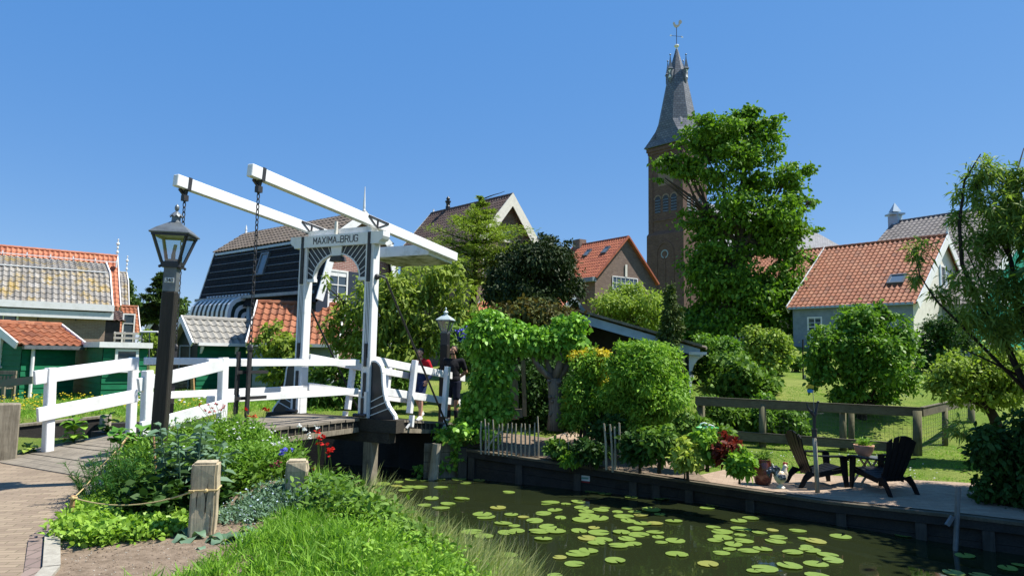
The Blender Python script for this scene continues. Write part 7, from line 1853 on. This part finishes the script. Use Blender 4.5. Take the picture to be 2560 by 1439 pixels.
def person(label, loc, rz, J, skin, top, shorts, shoe, sock, head, hands):
    """J: joints in local metres (x right of the person, y forward, z up)"""
    r = empty('person', loc, label, 'person', None, rz)
    H = Vector(head['c']); yaw, pit = head['yaw'], head['pitch']
    Rm = Matrix.Rotation(yaw, 3, 'Z') @ Matrix.Rotation(pit, 3, 'X')
    def hp(x, y, z): return H + Rm @ Vector((x, y, z))
    b = MB()
    b.ball(J['chest'], .135, 14, (1.25, .8, 1.25)); b.ball(J['waist'], .125, 14, (1.15, .8, 1.2)); b.ball(J['pelvis'], .14, 14, (1.2, .88, .95))
    cone_seg(b, J['waist'], .115, J['chest'], .13); cone_seg(b, J['neck'], .062, H + Rm @ Vector((0, -.01, -.09)), .055)
    for s in ('L', 'R'):
        cone_seg(b, J['chest'] + Vector((0, 0, .06)), .09, J['sh' + s], .066); cone_seg(b, J['sh' + s], .06, J['el' + s], .044); cone_seg(b, J['el' + s], .043, J['wr' + s], .029)
        cone_seg(b, J['hip' + s], .092, J['kn' + s], .056); km = J['kn' + s].lerp(J['an' + s], .32) + Vector((0, -.012, 0)); cone_seg(b, J['kn' + s], .054, km, .056); cone_seg(b, km, .056, J['an' + s], .036)
        cone_seg(b, J['an' + s] + Vector((0, -.03, -.045)), .036, J['toe' + s], .03)
        w, fd, td = hands[s]; fd = Vector(fd).normalized(); td = Vector(td).normalized(); up_ = fd.cross(td).normalized(); W_ = J['wr' + s]
        pc = W_ + fd * .055
        for k in range(4): cone_seg(b, W_ + fd * .015 + td * (.018 - .012 * k), .014, W_ + fd * .085 + td * (.03 - .02 * k), .0125, 8)
        for k, ln in enumerate((.068, .076, .07, .055)):
            q0 = W_ + fd * .085 + td * (.03 - .02 * k); q1 = q0 + fd * ln * .5 + up_ * .006; q2 = q1 + (fd * .75 + up_ * .6).normalized() * ln * .5
            cone_seg(b, q0, .0098, q1, .009, 8); cone_seg(b, q1, .009, q2, .0078, 8)
        q1 = W_ + fd * .05 + td * .05 + up_ * .012; cone_seg(b, W_ + fd * .02 + td * .02, .015, q1, .011, 8); cone_seg(b, q1, .0105, q1 + (fd * .8 + td * .25 + up_ * .2).normalized() * .035, .009, 8)
    # head: skull, jaw, nose, brow, lips, ears
    b.ball(hp(0, -.012, .03), .088, 16, (.86, 1.08, 1.0)); b.ball(hp(0, .012, -.02), .07, 14, (.9, 1.05, 1.15)); b.ball(hp(0, .045, -.078), .038, 12, (1, .9, .8)); cone_seg(b, hp(0, .082, .02), .011, hp(0, .104, -.018), .014, 8)
    for s in (-1, 1):
        b.ball(hp(s * .016, .092, -.022), .011, 8); b.ball(hp(s * .03, .074, .028), .018, 8, (1.2, .6, .5)); b.ball(hp(s * .045, .055, -.02), .024, 8); b.ball(hp(s * .079, -.012, .0), .026, 10, (.4, .8, 1.2)); b.ball(hp(s * .045, .02, -.06), .03, 8)
    b.ball(hp(0, .088, -.05), .016, 8, (1.5, .6, .45)); b.ball(hp(0, .085, -.062), .015, 8, (1.3, .6, .45))
    body = flesh(r, 'body', b, .0085, skin, 2)
    e = MB(); [e.ball(hp(s * .031, .083, .012), .0085, 8, (1.3, .7, .8)) for s in (-1, 1)]; me = e.mesh('eyes', Vector((0, 0, 0)), M['eye'], True); mesh_obj('eyes', me, r)
    h = MB(); h.ball(hp(0, -.03, .05), .089, 16, (.88, 1.02, .93))
    for s in (-1, 1): h.ball(hp(s * .058, -.03, .0), .036, 10, (.7, 1.3, 1.2)); h.ball(hp(s * .028, .035, .1), .02, 8)
    h.ball(hp(0, -.07, -.01), .045, 10, (1.2, .7, 1.1)); [h.ball(hp(s * .031, .088, .034), .0095, 6, (1.7, .5, .45)) for s in (-1, 1)]
    flesh(r, 'hair', h, .006, 'hair', 1)
    if head.get('beard'):
        h = MB(); h.ball(hp(0, .05, -.087), .037, 10, (1.1, .85, .75)); [h.ball(hp(s * .045, .022, -.068), .031, 9, (.75, 1, 1.0)) for s in (-1, 1)]; [h.ball(hp(s * .062, -.0, -.035), .02, 8, (.7, .9, 1.4)) for s in (-1, 1)]; h.ball(hp(0, .094, -.041), .011, 8, (2.0, .5, .5)); flesh(r, 'beard', h, .006, head['beard'], 1)
    for nm, mat, zlo, zhi in top['pieces']:
        t = MB(); g = .014
        if 'chest' in nm or nm in ('t_shirt', 'hoodie'):
            t.ball(J['chest'], .135 + g, 14, (1.27, .85, 1.25)); cone_seg(t, J['chest'] + Vector((0, 0, .06)), .1, J['neck'] - Vector((0, .01, .035)), .074)
            for s in ('L', 'R'):
                cone_seg(t, J['chest'] + Vector((0, 0, .06)), .1, J['sh' + s], .078); q = J['sh' + s].lerp(J['el' + s], top['slv'][0]); cone_seg(t, J['sh' + s], .076, q, .064)
        if nm in ('t_shirt', 'jacket_body'):
            cone_seg(t, J['chest'], .14, J['waist'], .135); t.ball(J['waist'], .13 + g, 14, (1.15, .86, 1.2)); t.ball(J['pelvis'] + Vector((0, 0, .05)), .145 + g, 14, (1.14, .9, .9))
        if nm == 'jacket_body':
            for s in ('L', 'R'): cone_seg(t, J['sh' + s].lerp(J['el' + s], top['slv'][0] - .12), .06, J['el' + s], .057); cone_seg(t, J['el' + s], .056, J['wr' + s].lerp(J['el' + s], .08), .042)
        if nm == 'hoodie':
            for s in (-1, 1): t.ball(J['neck'] + Vector((s * .05, -.05, .0)), .058, 10, (1, 1, .7))
            t.ball(J['neck'] + Vector((0, -.09, -.03)), .07, 10, (1.3, .7, .9))
        flesh(r, nm, t, .0095, mat, 2)
    t = MB(); t.ball(J['pelvis'] - Vector((0, 0, .02)), .15, 14, (1.2, .92, .9))
    for s in ('L', 'R'): cone_seg(t, J['hip' + s], .11, J['hip' + s].lerp(J['kn' + s], shorts[1]), .088)
    flesh(r, 'shorts', t, .0095, shorts[0], 2)
    for s in ('L', 'R'):
        t = MB(); A_ = J['an' + s]; T = J['toe' + s]; cone_seg(t, A_ + Vector((0, -.045, -.035)), .045, T + Vector((0, 0, .003)), .038); cone_seg(t, A_ + Vector((0, -.01, .005)), .044, A_.lerp(T, .5), .042); flesh(r, 'shoe', t, .008, shoe, 1)
        if sock:
            t = MB(); cone_seg(t, A_ + Vector((0, 0, -.01)), .044, A_.lerp(J['kn' + s], sock), .056); flesh(r, 'sock', t, .008, 'cloth_black', 1)
    return r
V_ = lambda *a: Vector(a)
# man in red and navy jacket, mid stride, hands in pockets, face to his right
J1 = dict(pelvis=V_(0, 0, .96), waist=V_(0, .0, 1.12), chest=V_(0, .01, 1.32), neck=V_(0, .015, 1.50), shL=V_(-.19, 0, 1.43), shR=V_(.19, 0, 1.43), elL=V_(-.30, -.07, 1.17), elR=V_(.30, -.07, 1.17), wrL=V_(-.235, .09, .99), wrR=V_(.235, .09, .99),
          hipL=V_(-.09, 0, .92), hipR=V_(.09, 0, .92), knL=V_(-.10, .13, .52), knR=V_(.09, -.03, .50), anL=V_(-.10, .14, .09), anR=V_(.09, -.28, .17), toeL=V_(-.11, .30, .035), toeR=V_(.09, -.15, .05))
lp = at(1048, 1049, 17.5); ramp_z = lambda q: .41 - .02 - .41 * ((q - BO).dot(bu) - .16) / 3.94
lp.z = ramp_z(lp)
person('man in a red and navy hooded jacket and navy shorts walking onto the bridge', lp, R(158), J1, 'skin1', {'pieces': [('jacket_body', 'cloth_navy', 0, 0), ('hoodie', 'cloth_red', 0, 0)], 'slv': (.55,)}, ('cloth_navy', .72), 'shoe_white', 0,
       {'c': V_(0, .05, 1.655), 'yaw': R(-10), 'pitch': R(-6), 'beard': 'stubble'}, {'L': (0, (.25, .3, -.9), (.6, .7, .3)), 'R': (0, (-.25, .3, -.9), (-.6, .7, .3))})
pr = bpy.data.objects['person']
mb = MB(); mb.tube([(.05, .155, 1.41), (.055, .165, 1.3), (.055, .16, 1.2)], .006, 6); mb.tube([(-.05, .155, 1.41), (-.055, .165, 1.3), (-.055, .16, 1.2)], .006, 6); mesh_obj('drawstring', mb.mesh('drawstring', V_(0, 0, 0), M['white']), pr)
# man in black looking up to the left, hands behind his back
J2 = dict(pelvis=V_(0, 0, .97), waist=V_(0, 0, 1.13), chest=V_(0, .0, 1.33), neck=V_(0, .0, 1.52), shL=V_(-.195, -.01, 1.45), shR=V_(.195, -.01, 1.45), elL=V_(-.29, -.12, 1.19), elR=V_(.29, -.12, 1.19), wrL=V_(-.09, -.2, 1.04), wrR=V_(.10, -.2, 1.02),
          hipL=V_(-.09, 0, .93), hipR=V_(.09, 0, .93), knL=V_(-.10, .08, .52), knR=V_(.10, .0, .51), anL=V_(-.10, .06, .09), anR=V_(.10, -.12, .095), toeL=V_(-.12, .22, .035), toeR=V_(.12, .05, .035))
lp = at(1130, 1056, 16.75); lp.z = ramp_z(lp)
person('bearded man in black t-shirt and dark shorts looking up beside the far lamp', lp, R(176), J2, 'skin2', {'pieces': [('t_shirt', 'cloth_black', 0, 0)], 'slv': (.68,)}, ('cloth_dnavy', .82), 'shoe_black', .42,
       {'c': V_(0, .045, 1.695), 'yaw': R(-38), 'pitch': R(14), 'beard': 'hair'}, {'L': (0, (.8, -.1, -.3), (.2, .2, .9)), 'R': (0, (-.8, -.1, -.3), (-.2, .2, .9))})
